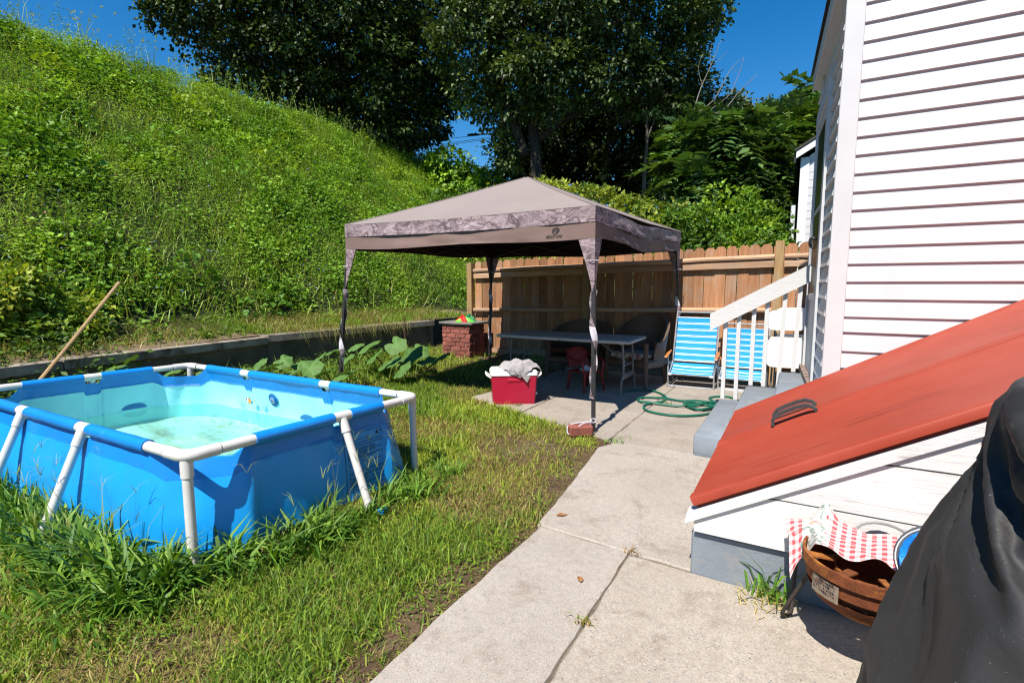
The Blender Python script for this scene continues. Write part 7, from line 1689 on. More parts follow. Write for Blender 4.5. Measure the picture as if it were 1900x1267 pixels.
def dry_leaf(x, y, r_, a, label, z=0.004):
    P = [(0, -1), (0.45, -0.45), (0.55, 0.1), (0.2, 0.75), (0, 1), (-0.35, 0.6), (-0.5, 0), (-0.3, -0.6)]
    q = [(r_*(u_*math.cos(a)-v_*math.sin(a)), r_*(u_*math.sin(a)+v_*math.cos(a)), 0.25*r_*abs(u_)+0.12*r_*math.sin(v_*4)+0.004) for u_, v_ in P]
    o = MB().add(q+[(0, 0, 0.002)], [(k, (k+1) % 8, 8) for k in range(8)]).build('dry_leaf', m_dry)
    o.location = (x, y, z); tag(o, label, 'leaf', 'dry leaves on the ground')
dry_leaf(-0.805, 2.06, 0.026, 0.6, 'curled orange brown leaf on the near path slab left of the crack')
dry_leaf(-1.145, 2.62, 0.035, 2.2, 'pale dry leaf at the grassy edge of the middle path slab')
dry_leaf(-0.37, 2.95, 0.018, 1.2, 'tiny dark twig leaf on the middle path slab near the red doors', 0.006)
dry_leaf(-3.05, 0.98, 0.055, 1.9, 'tan dead leaf on bare soil in the grass left of the pool legs', 0.02)

# ------------------------------------------------------------------ vegetation
m_leaf = leaf_mat('tree_leaf', rough=0.5, spec=0.32, trans=0.2, tint=(1.35, 1.3, 1.0))
m_weed = leaf_mat('weed_leaf', rough=0.55, spec=0.3, trans=0.28, tint=(1.85, 1.85, 1.0))
m_grass = leaf_mat('grass_blade', rough=0.5, spec=0.3, trans=0.25, tint=(1.4, 1.5, 0.9))
m_bark = mat('grey_bark', (0.05, 0.042, 0.034), (0.024, 0.02, 0.016), scale=7, stretch=(3, 3, 0.7), rough=0.95, spec=0.1, bump=0.8, bscale=20)
m_dead = mat('bleached_deadwood', (0.24, 0.215, 0.19), (0.16, 0.14, 0.12), scale=8, rough=0.9, spec=0.1)

def clump_crown(blobs, n_clump, per, cr, lsz, cols, seed, droop=0.35, shell=0.55, jit=0.18):
    """leaf clumps spread through ellipsoids: blobs (centre, radii)"""
    r = np.random.default_rng(seed)
    vol = np.array([np.prod(b[1])**(2/3) for b in blobs]); cnt = np.maximum(4, (n_clump*vol/vol.sum()).astype(int))
    P, A, Nn, cc = [], [], [], []
    for (c0, rad), n in zip(blobs, cnt):
        c0 = np.array(c0); rad = np.array(rad)
        d = unit(r.normal(size=(n, 3))); q = (shell+(1-shell)*r.random(n))[:, None]
        q = np.where(r.random(n)[:, None] < 0.25, r.random(n)[:, None]**0.5, q)
        ctr = c0+d*q*rad
        base = np.array(cols)[r.choice(len(cols), n)]*(1+r.normal(0, jit, (n, 1)))
        m = np.maximum(3, r.poisson(per, n))
        idx = np.repeat(np.arange(n), m); M = len(idx)
        off = unit(r.normal(size=(M, 3)))*(r.random((M, 1))**0.5)*cr*np.array((1, 1, 0.6))
        off *= (0.6+0.9*r.random((n, 1)))[idx]
        off[:, 2] -= 0.25*np.hypot(off[:, 0], off[:, 1])*droop
        P.append(ctr[idx]+off)
        out = unit(off+d[idx]*cr*0.5); out[:, 2] -= droop*0.8
        A.append(out+r.normal(0, 0.45, (M, 3)))
        nn = np.zeros((M, 3)); nn[:, 2] = 1; nn += d[idx]*0.35+r.normal(0, 0.5, (M, 3)); Nn.append(nn)
        cc.append(np.clip(base[idx]*(1+r.normal(0, 0.16, (M, 1))), 0.003, 1))
    P, A, Nn, cc = map(np.concatenate, (P, A, Nn, cc))
    N = len(P); L = lsz*(0.7+0.6*r.random(N))
    return leaf_arrays(P, A, Nn, L, L*(0.62+0.2*r.random(N)), cc)

def limb_mesh(limbs, n=8):
    mb = MB()
    for pts, r0, r1 in limbs:
        pts = spline(pts, 4); rr_ = np.linspace(r0, r1, len(pts))
        mb.tube(pts, rr_, n)
    return mb

def tree(label, base, blobs, limbs, n_clump, per, cr, lsz, cols, seed, group=None, name='tree', mleaf=None, cat='tree', twigs=True, **kw):
    t = empty(name, base, 0, label, cat, group)
    mb = limb_mesh(limbs)
    if twigs:
        r = random.Random(seed)
        for (c0, rad) in blobs:
            src = limbs[r.randrange(len(limbs))][0][-1]
            c0 = np.array(c0)
            mb.tube(spline([src, (np.array(src)+c0)/2+np.array([r.uniform(-.4, .4) for _ in range(3)]), c0], 4), [0.06*min(1.5, max(rad)/2)*(1-0.07*k) for k in range(9)], 6)
            for _ in range(7):
                d = unit(np.array([r.gauss(0, 1) for _ in range(3)]))
                mb.tube([c0, c0+d*np.array(rad)*0.5+np.array((0, 0, 0.1)), c0+d*np.array(rad)*0.92], [0.028, 0.018, 0.007], 5)
    mb.build('trunk', m_bark, t, smooth=True, auto=None)
    V, F, c = clump_crown(blobs, n_clump, per, cr, lsz, cols, seed, **kw)
    link('crown', mesh_np('crown', V, [F], c), mleaf or m_leaf, t)
    return t

def blob(px, py, depth, rx, ry, rz=None):
    s = depth/FOC
    return (at(px, py, depth), (rx*s, (rz or (rx+ry)*0.5*s), ry*s))

DK = [(0.020, 0.038, 0.012), (0.028, 0.052, 0.014), (0.036, 0.064, 0.018), (0.016, 0.030, 0.011), (0.045, 0.075, 0.022)]
MK = [(0.040, 0.080, 0.016), (0.055, 0.105, 0.020), (0.030, 0.062, 0.014), (0.075, 0.13, 0.022)]
BK = [(0.085, 0.155, 0.024), (0.11, 0.18, 0.026), (0.06, 0.125, 0.022), (0.14, 0.20, 0.03)]

# broad maple standing on the bank
b0 = np.array((-15.8, 15.6, 6.2))
tA = at(640, 150, 21)
tree('huge dark maple spreading over the top of the weedy bank', b0,
     [blob(430, 25, 20.5, 200, 75), blob(330, 10, 20, 85, 42), blob(480, 110, 20.5, 120, 70), blob(590, 50, 21, 230, 140), blob(690, 130, 21.5, 170, 120),
      blob(560, 200, 21, 130, 62), blob(680, 230, 21.5, 150, 60), blob(750, 215, 22, 80, 62), blob(560, -130, 21, 330, 140), blob(740, 40, 22, 150, 130), blob(530, 235, 21, 70, 30), blob(790, 120, 22, 70, 90), blob(405, 165, 20.5, 42, 26), blob(795, 225, 22, 42, 40), blob(832, 172, 22, 40, 42)],
     [([b0+(0, 0, -1), at(640, 250, 21.5), at(640, 150, 21.5), at(630, 40, 21.5)], 0.42, 0.2), ([at(640, 200, 21.5), at(560, 110, 21), at(470, 60, 20.7)], 0.2, 0.08), ([at(640, 170, 21.5), at(720, 100, 21.8), at(770, 30, 22)], 0.2, 0.08), ([at(640, 215, 21.5), at(560, 200, 21)], 0.14, 0.07)],
     2700, 27, 0.50, 0.19, DK, 11, jit=0.28)
# oak with the forked trunk behind the canopy
b1 = at(1000, 400, 18.5); b1[2] = 1.6
tree('tall oak with a forked grey trunk rising behind the canopy peak', b1,
     [blob(870, 60, 18, 95, 85), blob(960, 50, 18.3, 140, 95), blob(1070, 40, 18, 190, 95), blob(1190, 50, 18.2, 150, 95), blob(1000, 135, 17.6, 120, 50), blob(1120, 150, 18, 130, 48), blob(1235, 130, 18.2, 80, 60), blob(1040, -120, 18.5, 340, 120), blob(1290, 20, 18.4, 62, 45), blob(1330, -60, 18.6, 85, 60),
      blob(1330, 25, 18.3, 30, 20), blob(885, 165, 18.5, 60, 50), blob(1290, 165, 18.4, 65, 25), blob(1215, 195, 18, 70, 20), blob(915, 200, 18.8, 40, 40), blob(935, 285, 19, 45, 38), blob(965, 195, 18, 50, 26), blob(1020, 205, 17.8, 45, 22), blob(1345, 188, 18.4, 40, 12)],
     [([b1+(0, 0, -1), at(995, 320, 18.5), at(988, 230, 18.5), at(985, 120, 18.4), at(1010, 20, 18.4)], 0.26, 0.13), ([at(975, 290, 18.4), at(948, 215, 18.3), at(925, 150, 18.2), at(905, 70, 18)], 0.20, 0.07), ([at(990, 240, 18.5), at(1012, 180, 18.3), at(1060, 110, 18.2), at(1120, 50, 18.2)], 0.18, 0.07), ([at(1000, 260, 18.5), at(1060, 215, 18.3), at(1140, 185, 18.2), at(1240, 165, 18.3)], 0.14, 0.04), ([at(985, 130, 18.4), at(1030, 90, 18), at(1090, 70, 17.6)], 0.12, 0.05)],
     2300, 26, 0.40, 0.165, [(0.034, 0.062, 0.020), (0.050, 0.085, 0.028), (0.072, 0.112, 0.04), (0.022, 0.04, 0.014), (0.088, 0.125, 0.048)], 12, jit=0.3)
# dim wood beyond
wood_spec = [
    (1050, 280, 27, [(1050, 275, 75, 60), (1010, 330, 60, 40), (1090, 215, 60, 45)], 'dark woodland tree behind the oak trunk and the canopy ridge', 1040),
    (1150, 260, 26, [(1140, 250, 85, 75), (1160, 330, 75, 50), (1100, 320, 50, 45)], 'shadowy woodland tree between the oak and the dead branches', 1150),
    (1235, 250, 27, [(1240, 255, 75, 60), (1220, 320, 70, 50)], 'dim woodland tree behind the bleached dead trunk', 1235),
    (1325, 215, 30, [(1325, 225, 85, 36), (1390, 222, 46, 26), (1290, 260, 60, 40)], 'low dark treetop on the skyline right of the dead branches', 1330),
    (985, 300, 28, [(968, 265, 42, 60), (1000, 215, 50, 40), (950, 320, 40, 25), (1010, 300, 45, 45)], 'dark tree directly behind the forked oak trunk', 985),
    (720, 300, 27, [(690, 270, 90, 40), (600, 245, 80, 30)], 'dark undergrowth tree under the maple at the top of the bank', 700)]
for i, (px, py, d, bl_, lab, tx) in enumerate(wood_spec):
    bb = at(tx, 420, d); bb[2] = float(hill_z(bb[0], bb[1]))
    tree(lab, bb, [blob(*b[:2], d+random.uniform(-1, 1), *b[2:]) for b in bl_], [([bb+(0, 0, -.5), at(tx, 330, d), at(tx+8, 230, d)], 0.17, 0.08)], 430, 22, 0.5, 0.24, DK[:4] if i != 3 else [(0.045, 0.062, 0.014), (0.06, 0.075, 0.018)], 30+i, group='woodland trees in the shade')
# thin pale trunks inside the wood
mbs = [(1195, 330, 1198, 190, 23), (1228, 340, 1262, 215, 23), (1120, 340, 1128, 220, 25)]
for i, (xa, ya, xb, yb, d) in enumerate(mbs):
    bb = at(xa, 420, d); bb[2] = float(hill_z(bb[0], bb[1]))
    t = empty('tree', bb, 0, ['slender pale trunk in the dim wood right of the oak', 'leaning pale trunk beside the sumac in the dim wood', 'thin grey trunk close behind the oak limbs'][i], 'tree')
    limb_mesh([([bb+(0, 0, -.3), at(xa, ya, d), at((xa+xb)/2+4, (ya+yb)/2, d), at(xb, yb, d)], 0.11, 0.05), ([at((xa+xb)/2+4, (ya+yb)/2, d), at(xa+24, yb+20, d)], 0.05, 0.02)]).build('trunk', mat('pale_bark', (0.20, 0.175, 0.15), (0.12, 0.10, 0.08), scale=9, rough=0.95) if i == 0 else MATS['pale_bark'], t, smooth=True, auto=None)
    V, F, c = clump_crown([blob(xb, yb-15, d, 40, 25)], 60, 18, 0.4, 0.2, DK, 60+i)
    link('crown', mesh_np('crown', V, [F], c), m_leaf, t)
# the bare dead tree
D = 15.5
bb = at(1262, 420, D); bb[2] = float(hill_z(bb[0], bb[1]))
t = empty('dead_tree', bb, 0, 'bleached dead tree with bare branches against the blue sky', 'dead tree')
lim = [([bb+(0, 0, -.3), at(1232, 330, D), at(1262, 260, D), at(1285, 215, D)], 0.085, 0.05), ([at(1285, 215, D), at(1300, 165, D), at(1320, 120, D), at(1338, 75, D)], 0.035, 0.007), ([at(1285, 215, D), at(1325, 185, D), at(1355, 130, D), at(1382, 105, D)], 0.032, 0.006), ([at(1300, 215, D), at(1350, 180, D), at(1370, 140, D), at(1380, 108, D)], 0.022, 0.006),
       ([at(1278, 225, D), at(1340, 205, D), at(1372, 170, D), at(1406, 137, D)], 0.036, 0.007), ([at(1300, 222, D), at(1340, 208, D), at(1400, 210, D)], 0.024, 0.006), ([at(1303, 160, D), at(1296, 125, D), at(1305, 100, D)], 0.014, 0.004), ([at(1318, 125, D), at(1318, 95, D), at(1322, 80, D)], 0.012, 0.004), ([at(1325, 120, D), at(1350, 95, D)], 0.012, 0.004), ([at(1360, 132, D), at(1376, 130, D)], 0.010, 0.004), ([at(1388, 155, D), at(1398, 146, D)], 0.010, 0.004), ([at(1300, 150, D), at(1330, 148, D)], 0.012, 0.004), ([at(1355, 165, D), at(1372, 172, D)], 0.010, 0.004)]
lim = [(p_, r0*0.62, r1*0.62) for p_, r0, r1 in lim]
limb_mesh(lim, 6).build('trunk', m_dead, t, smooth=True, auto=None)

# compound-leaved trees: fronds of paired leaflets
def fronds(blobs, n, L, cols, seed, pairs=7, lw=0.46):
    r = np.random.default_rng(seed)
    vol = np.array([np.prod(b[1])**(2/3) for b in blobs]); cnt = np.maximum(6, (n*vol/vol.sum()).astype(int))
    P, A, Nn, LL, WW, cc = [], [], [], [], [], []
    for (c0, rad), m in zip(blobs, cnt):
        c0 = np.array(c0); rad = np.array(rad)
        d = unit(r.normal(size=(m, 3))+np.array((0, -0.25, 0.25)))
        base = c0+d*rad*(0.45+0.5*r.random((m, 1)))
        ax = unit(d*np.array((1, 1, 0.3))+r.normal(0, 0.5, (m, 3))); 
        up = np.zeros((m, 3)); up[:, 2] = 1
        sd = unit(np.cross(ax, up)); nn = np.cross(sd, ax)
        ln = L*(0.6+0.7*r.random(m))
        col = np.clip(np.array(cols)[r.choice(len(cols), m)]*(1+r.normal(0, 0.34, (m, 1))), 0.003, 1)
        for k in range(pairs+1):
            f = (k+0.6)/(pairs+0.6)
            pos = base+ax*(ln*f)[:, None]; pos[:, 2] -= ln*0.42*f*f
            sz = ln*lw*(0.55+0.45*math.sin(math.pi*min(0.95, f*0.9+0.12)))
            for s in ((-1, 1) if k < pairs else (0,)):
                a = ax*(0.45 if s else 1)+sd*s+np.array((0, 0, -0.25))+r.normal(0, 0.12, (m, 3))
                P.append(pos); A.append(a); Nn.append(nn+r.normal(0, 0.15, (m, 3))); LL.append(sz); WW.append(sz*0.40); cc.append(col)
    P, A, Nn, LL, WW, cc = map(np.concatenate, (P, A, Nn, LL, WW, cc))
    return leaf_arrays(P, A, Nn, LL, WW, cc, 0.15)
def sumac(label, tx, d, bl_, n, L, cols, seed, group='feathery compound leaved trees behind the fence'):
    bb = at(tx, 470, d); bb[2] = float(hill_z(bb[0], bb[1]))
    blobs = [blob(b[0], b[1], d+b[4] if len(b) > 4 else d, b[2], b[3]) for b in bl_]
    t = empty('sumac_tree', bb, 0, label, 'tree', group)
    limb_mesh([([bb+(0, 0, -.3), (bb+blobs[0][0])/2, blobs[0][0]], 0.09, 0.04)]+[([(bb+blobs[0][0])/2, b[0]] if len(blobs) == 0 else [(bb+blobs[0][0])/2, (bb+blobs[0][0])/4+b[0]/2, b[0]], 0.05, 0.015) for b in blobs[1:]], 6).build('trunk', m_bark, t, smooth=True, auto=None)
    V, F, c = fronds(blobs, n, L, cols, seed)
    link('crown', mesh_np('crown', V, [F], c), m_leaf, t)
SK = [(0.050, 0.105, 0.030), (0.068, 0.13, 0.038), (0.036, 0.078, 0.022), (0.085, 0.15, 0.05)]
SB = [(0.075, 0.14, 0.022), (0.055, 0.115, 0.02), (0.10, 0.17, 0.028)]
sumac('bluish green sumac tree with long drooping leaves in front of the dim wood', 1345, 13.0, [(1340, 260, 70, 55), (1300, 315, 60, 50), (1380, 320, 65, 60), (1330, 360, 55, 40), (1400, 270, 50, 50), (1285, 345, 40, 35)], 430, 0.80, SK, 71)
sumac('brighter sumac tree against the neighbouring white house', 1460, 14.5, [(1450, 265, 60, 55), (1490, 300, 40, 60), (1440, 330, 55, 45), (1480, 390, 45, 50), (1430, 390, 40, 30), (1500, 240, 30, 45)], 430, 0.80, SB, 72)
sumac('tall feathery tree rising at the corner of the white house roof', 1500, 20, [(1490, 225, 48, 38), (1510, 185, 35, 30), (1450, 235, 40, 26), (1425, 255, 40, 25), (1535, 215, 30, 45)], 330, 1.0, SK+SB[:1], 73)
sumac('yellow green vine covered sapling left of the sumac', 1270, 14, [(1262, 265, 30, 35), (1255, 300, 26, 32), (1290, 285, 30, 26)], 130, 0.65, SB, 74)

# bushes over the fence
bush_spec = [
    (1280, 425, 10.6, 62, 44, MK, 'mid green bush over the fence beside the canopy corner'),
    (1350, 400, 10.9, 70, 55, BK, 'light green vine bush over the middle of the sunny fence'),
    (1395, 435, 10.4, 55, 38, BK[1:], 'yellowish leafy bush over the fence under the sumac'),
    (1425, 425, 10.8, 40, 36, MK, 'dark green bush beside the neighbouring white house'),
    (1225, 410, 11.4, 60, 45, MK, 'shaded bush showing above the canopy right edge'),
    (1315, 455, 10.2, 120, 26, MK, 'low leafy growth just above the sunny fence pickets')]
for i, (px, py, d, rx, ry, cols, lab) in enumerate(bush_spec):
    bb = at(px, 520, d); bb[2] = float(hill_z(bb[0], bb[1]))
    top = at(px, py, d)
    tree(lab, bb, [blob(px, py, d, rx, ry), blob(px-rx*0.5, py+25, d-0.2, rx*0.6, ry*0.7), blob(px+rx*0.5, py+28, d-0.1, rx*0.6, ry*0.7), blob(px, py+60, d, rx, ry)], [([bb, (bb+top)/2, top], 0.03, 0.012)], 170, 20, 0.2, 0.095, cols, 80+i, 'bushes behind the fence', 'bush', m_weed, 'bush', False, droop=0.2)

for i, (tx, d, bl_, cols, lab) in enumerate(((1385, 12.4, [(1385, 345, 48, 34), (1420, 372, 40, 30), (1350, 372, 40, 26)], MK, 'rounded green sapling in front of the sumac trees'), (1445, 16.5, [(1440, 215, 40, 30), (1475, 250, 36, 30), (1410, 245, 36, 22)], MK+DK[4:], 'leafy treetop between the sumac and the white house roof'))):
    bb = at(tx, 500, d); bb[2] = float(hill_z(bb[0], bb[1]))
    tree(lab, bb, [blob(*b[:2], d, *b[2:]) for b in bl_], [([bb, (bb+at(tx, 350, d))/2, at(tx, bl_[0][1], d)], 0.06, 0.02)], 210, 22, 0.24, 0.12, cols, 110+i)

# knotweed bank behind the canopy: one countless mass
blobs = [blob(x, y, 11.6+dz, rx, ry) for x, y, rx, ry, dz in ((1005, 362, 45, 24, .6), (1060, 370, 55, 26, .4), (1120, 384, 55, 26, .2), (1180, 396, 55, 28, 0), (1240, 405, 45, 26, -.2), (1030, 420, 80, 50, .3), (1130, 430, 90, 45, 0), (1210, 440, 80, 40, -.3), (940, 400, 80, 50, .8), (960, 470, 120, 50, .2), (1100, 480, 150, 50, -.3))]
V, F, c = clump_crown(blobs, 900, 22, 0.22, 0.11, [(0.13, 0.165, 0.045), (0.165, 0.195, 0.06), (0.085, 0.125, 0.032), (0.19, 0.21, 0.075)], 95, droop=0.15)
tag(link('knotweed', mesh_np('knotweed', V, [F], c), m_weed), kind='stuff', label='pale green knotweed thicket behind the canopy roof')
# vine mound on the crest
bb = at(860, 370, 21.5); bb[2] = float(hill_z(bb[0], bb[1]))
V, F, c = clump_crown([blob(832, 322, 21.5, 44, 48), (at(868, 345, 21.5), (1.2, 1.2, 0.9)), blob(900, 352, 21.5, 42, 30), blob(850, 375, 21.5, 70, 40), blob(805, 330, 21.5, 30, 40)], 420, 16, 0.30, 0.20, [(0.14, 0.23, 0.034), (0.11, 0.19, 0.03), (0.06, 0.12, 0.024)], 96, droop=0.7, shell=0.8)
o = empty('vine_mound', bb, 0, 'rounded mound of bright broad vine leaves on the far crest of the bank', 'vines')
link('foliage', mesh_np('vines', V, [F], c), m_weed, o)
V, F, c = clump_crown([blob(885, 400, 20, 60, 50), blob(940, 410, 20, 60, 45), blob(820, 400, 19, 60, 45)], 300, 18, 0.3, 0.18, MK, 97)
link('foliage', mesh_np('vines', V, [F], c), m_weed, o)

# street lamp, pole and wires beyond the bank
D = 27
pb = at(932, 420, D); pb[2] = 1.0
lp = empty('street_lamp', pb, 0, 'street lamp on a dark wooden utility pole behind the oak leaves', 'street lamp')
MB().tube([pb, at(932, 120, D)], 0.13, 8).build('pole', m_bark, lp, smooth=True)
MB().tube([at(932, 246, D), at(905, 249, D), at(890, 249, D)], 0.035, 6).build('arm', m_black, lp, smooth=True)
h0, h1 = at(891, 250, D), at(867, 250.5, D)
MB().tube([h0, h0*0.8+h1*0.2, h0*0.3+h1*0.7, h1], [0.05, 0.10, 0.11, 0.05], 8, flat=0.6).build('lamp_head', mat('lamp_housing', (0.03, 0.03, 0.03), scale=9), lp, smooth=True)
for (px, py) in ((869.5, 251.5), (874.5, 251.5)):
    MB().tube([at(px-2, py, D-.02), at(px+2, py, D-.02)], 0.045, 8).build('lens', mat('lamp_lens', (0.85, 0.72, 0.5), scale=9, rough=0.3), lp, smooth=True)
MB().tube([at(882.5, 250, D), at(882.5, 246, D)], 0.03, 6).build('photocell', m_black, lp)
for i, (ya, yb, lab) in enumerate(((258, 247, 'top'), (269, 252, 'middle'), (272, 255, 'bottom'))):
    o = MB().tube(spline([at(760, ya+6, D+1), at(850, (ya+yb)/2+3, D+.5), at(930, yb, D)], 6), 0.013, 5).build('wire', m_black)
    tag(o, lab+' overhead wire running left from the utility pole', 'wire', 'overhead wires')

# ------------------------------------------------------------------ weeds on the bank (countless: one mass each kind)
HP = []
def hill_pts(n, x0=-15.6, x1=-7.7, y0=0.0, y1=25.0, dens=None, r=rng):
    x = r.uniform(x0, x1, n); y = r.uniform(y0, y1, n)
    # leave out what lies outside the frame on the left
    keep = (y > -0.24*x-1.2)
    if dens is not None: keep &= r.random(n) < dens(x, y)
    x, y = x[keep], y[keep]
    return x, y, hill_z(x, y)
GREENS = [(0.115, 0.200, 0.030), (0.095, 0.178, 0.028), (0.14, 0.225, 0.038), (0.075, 0.150, 0.026), (0.155, 0.23, 0.05)]
parts = []
# herb clumps: each a stem cluster with leaves
x, y, z = hill_pts(23500, dens=lambda x, y: np.clip(0.35+1.1*fbm(x*0.9, y*0.9, 41), 0, 1)*np.where(x > -8.3, np.clip((-7.5-x)*0.5, 0.05, 1), 1))
hgt = 0.15+0.58*fbm(x*0.85, y*0.85, 42, 4)**1.5+0.14*rng.random(len(x))
hgt *= np.clip((-7.6-x)/1.0, 0.35, 1)
per = 17
idx = np.repeat(np.arange(len(x)), per); M = len(idx)
f = rng.random(M)**0.6
sp = 0.13
P = np.stack([x[idx]+rng.normal(0, sp, M)*(1.1-0.5*f), y[idx]+rng.normal(0, sp, M)*(1.1-0.5*f), z[idx]-0.02+hgt[idx]*f], 1)
A = rng.normal(0, 1, (M, 3)); A[:, 2] = rng.normal(0.05, 0.35, M)
Nn = np.zeros((M, 3)); Nn[:, 2] = 1; Nn += rng.normal(0, 0.45, (M, 3)); Nn[:, 0] += 0.3
tone = fbm(x*0.5, y*0.5, 43, 3); kind = vnoise(x*1.3, y*1.3, 44)
cb = np.array(GREENS)[np.clip((tone*6.2-0.9).astype(int), 0, 4)]*(1+rng.normal(0, 0.15, (len(x), 1)))
cb = np.where((kind > 0.72)[:, None], np.array((0.075, 0.145, 0.024)), cb)
col = np.clip(cb[idx]*(1+rng.normal(0, 0.16, (M, 1))), 0.004, 1)
L = (0.040+0.046*rng.random(M))*(0.75+0.6*kind[idx]); Wd = L*(0.30+0.35*(kind[idx] > 0.5))
V, F, c = leaf_arrays(P, A, Nn, L, Wd, col)
tag(link('weeds', mesh_np('weeds', V, [F], c), m_weed), kind='stuff', label='dense bright green weeds covering the steep bank')
# bushy mounds and broad-leaved vine patches break up the slope
pa = []
x, y, z = hill_pts(130, x1=-7.9)
for k in range(len(x)):
    big = rng.random() < 0.4
    rr_ = 0.25+0.45*rng.random(); hh = 0.30+0.50*rng.random()
    n = int((70 if big else 190)*rr_/0.4)
    dv = unit(rng.normal(size=(n, 3))); dv[:, 2] = np.abs(dv[:, 2]); q = (0.55+0.45*rng.random(n))[:, None]
    P = np.array((x[k], y[k], z[k]))+dv*q*np.array((rr_, rr_*1.2, hh))
    A = dv+rng.normal(0, 0.5, (n, 3)); A[:, 2] -= 0.5
    Nn = dv*0.6+rng.normal(0, .35, (n, 3)); Nn[:, 2] += 0.8
    L = (0.11+0.07*rng.random(n)) if big else (0.05+0.04*rng.random(n))
    tone_ = np.array([(0.07, 0.14, 0.022), (0.10, 0.175, 0.026), (0.045, 0.10, 0.02), (0.14, 0.20, 0.03)][rng.integers(0, 4)])
    V, F, c = leaf_arrays(P, A, Nn, L, L*(0.75 if big else 0.4), np.clip(tone_*(1+rng.normal(0, .18, (n, 1))), .004, 1))
    pa.append((V, [F], c))
V, F, c = join_arrays(pa)
tag(link('weed_mounds', mesh_np('weed_mounds', V, F, c), m_weed), kind='stuff', label='bushy weed mounds and broad vine leaves scattered over the bank')
# arching grasses among them
x, y, z = hill_pts(38000, x0=-16, dens=lambda x, y: np.clip(1.6*fbm(x*0.6+5, y*0.6, 45)-0.2, 0.1, 1)*np.where(x > -8.2, 0.25, 1))
N = len(x); P = np.stack([x, y, z+0.05], 1)
d = np.stack([0.35+rng.normal(0, 1, N), rng.normal(-0.2, 1, N), np.zeros(N)], 1)
h = 0.28+0.34*rng.random(N)
V, Fq, Ft, c = blade_arrays(P, d, h, 0.009+0.008*rng.random(N), 0.5+0.8*rng.random(N), pick([(0.15, 0.225, 0.04), (0.11, 0.18, 0.032), (0.22, 0.27, 0.075), (0.26, 0.26, 0.10)], N))
tag(link('bank_grass', mesh_np('bank_grass', V, [Fq, Ft], c), m_grass), kind='stuff', label='long arching grass among the weeds on the bank')
# foxtail seed heads and tall stalks along the crest
parts = []
x, y, z = hill_pts(280, x0=-16.5, x1=-13.8, y0=3, y1=24)
N = len(x); h = 0.75+0.55*rng.random(N)
P = np.stack([x, y, z+0.15], 1); d = rng.normal(0, 1, (N, 3)); d[:, 2] = 0
V, Fq, Ft, c = blade_arrays(P, d, h, np.full(N, 0.012), 0.25+0.3*rng.random(N), pick([(0.16, 0.2, 0.06)], N))
parts.append((V, [Fq, Ft], c))
tips = V.reshape(-1, 5, 3)[:, 4]
k = 26; idx = np.repeat(np.arange(N), k); M = len(idx)
dd = unit(tips-V.reshape(-1, 5, 3)[:, 2])
tt = rng.random(M)
off = dd[idx]*(tt*0.10)[:, None]; off[:, 2] -= tt**2*0.05
Pc = tips[idx]+off
A = rng.normal(0, 1, (M, 3))
V2, F2, c2 = leaf_arrays(Pc, A, rng.normal(0, 1, (M, 3)), np.full(M, 0.032), np.full(M, 0.012), pick([(0.30, 0.30, 0.13), (0.24, 0.26, 0.10)], M))
parts.append((V2, [F2], c2))
# taller goldenrod-like plumes on the crest
x, y, z = hill_pts(260, x0=-16.4, x1=-14.2, y0=3, y1=23)
N = len(x); k = 60; idx = np.repeat(np.arange(N), k); M = len(idx); f = rng.random(M); H_ = (0.6+0.6*rng.random(N))[idx]
Pc = np.stack([x[idx]+rng.normal(0, .09, M)*(1.15-f), y[idx]+rng.normal(0, .09, M)*(1.15-f), z[idx]+f*H_], 1)
A = rng.normal(0, 1, (M, 3)); A[:, 2] += 0.4
V2, F2, c2 = leaf_arrays(Pc, A, rng.normal(0, 1, (M, 3)), 0.05+0.04*rng.random(M), np.full(M, 0.016), pick([(0.12, 0.19, 0.05), (0.16, 0.22, 0.07), (0.09, 0.15, 0.035)], M))
parts.append((V2, [F2], c2))
V, F, c = join_arrays(parts)
tag(link('foxtails', mesh_np('foxtails', V, F, c), m_grass), kind='stuff', label='foxtail seed heads and plumes along the crest of the bank')
# little blue flowers dotted through the weeds
x, y, z = hill_pts(900, x0=-12.5)
N = len(x); P = np.stack([x, y, z+0.30+0.25*rng.random(N)], 1)
V, F, c = leaf_arrays(P, rng.normal(0, 1, (N, 3)), rng.normal(0, 1, (N, 3)), np.full(N, 0.03), np.full(N, 0.028), pick([(0.10, 0.16, 0.62), (0.18, 0.18, 0.65), (0.35, 0.10, 0.22)], N))
tag(link('weed_flowers', mesh_np('weed_flowers', V, [F], c), m_weed), kind='stuff', label='tiny blue and purple flowers scattered through the bank weeds')
# dry cut grass on the ledge above the wall, hanging over the coping
N = 19000
y = rng.uniform(1.5, 9.5, N); wx = wall_x(y); x = wx-0.05-rng.random(N)**1.1*np.where(y > 7, 2.2, 1.45)
z = 0.60+0.05*np.clip((y-3)/4, 0, 1)+np.clip((-7.2-x), 0, 1)*0.12
keep = rng.random(N) < np.where(y < 4.6, np.where(x > wx-0.5, 0.12, 0.5), 1)*np.where(x > wx-0.25, 0.35, 1)
x, y, z, wx = x[keep], y[keep], z[keep], wx[keep]; N = len(x)
d = np.stack([0.9+rng.normal(0, 0.8, N), rng.normal(0, 0.8, N), np.zeros(N)], 1)
dry = fbm(x*1.1, y*1.1, 47) > 0.40
col = np.where((dry & (rng.random(N) < 0.62))[:, None], pick([(0.22, 0.175, 0.115), (0.16, 0.125, 0.08), (0.27, 0.22, 0.15)], N), pick([(0.11, 0.17, 0.03), (0.16, 0.21, 0.05)], N))
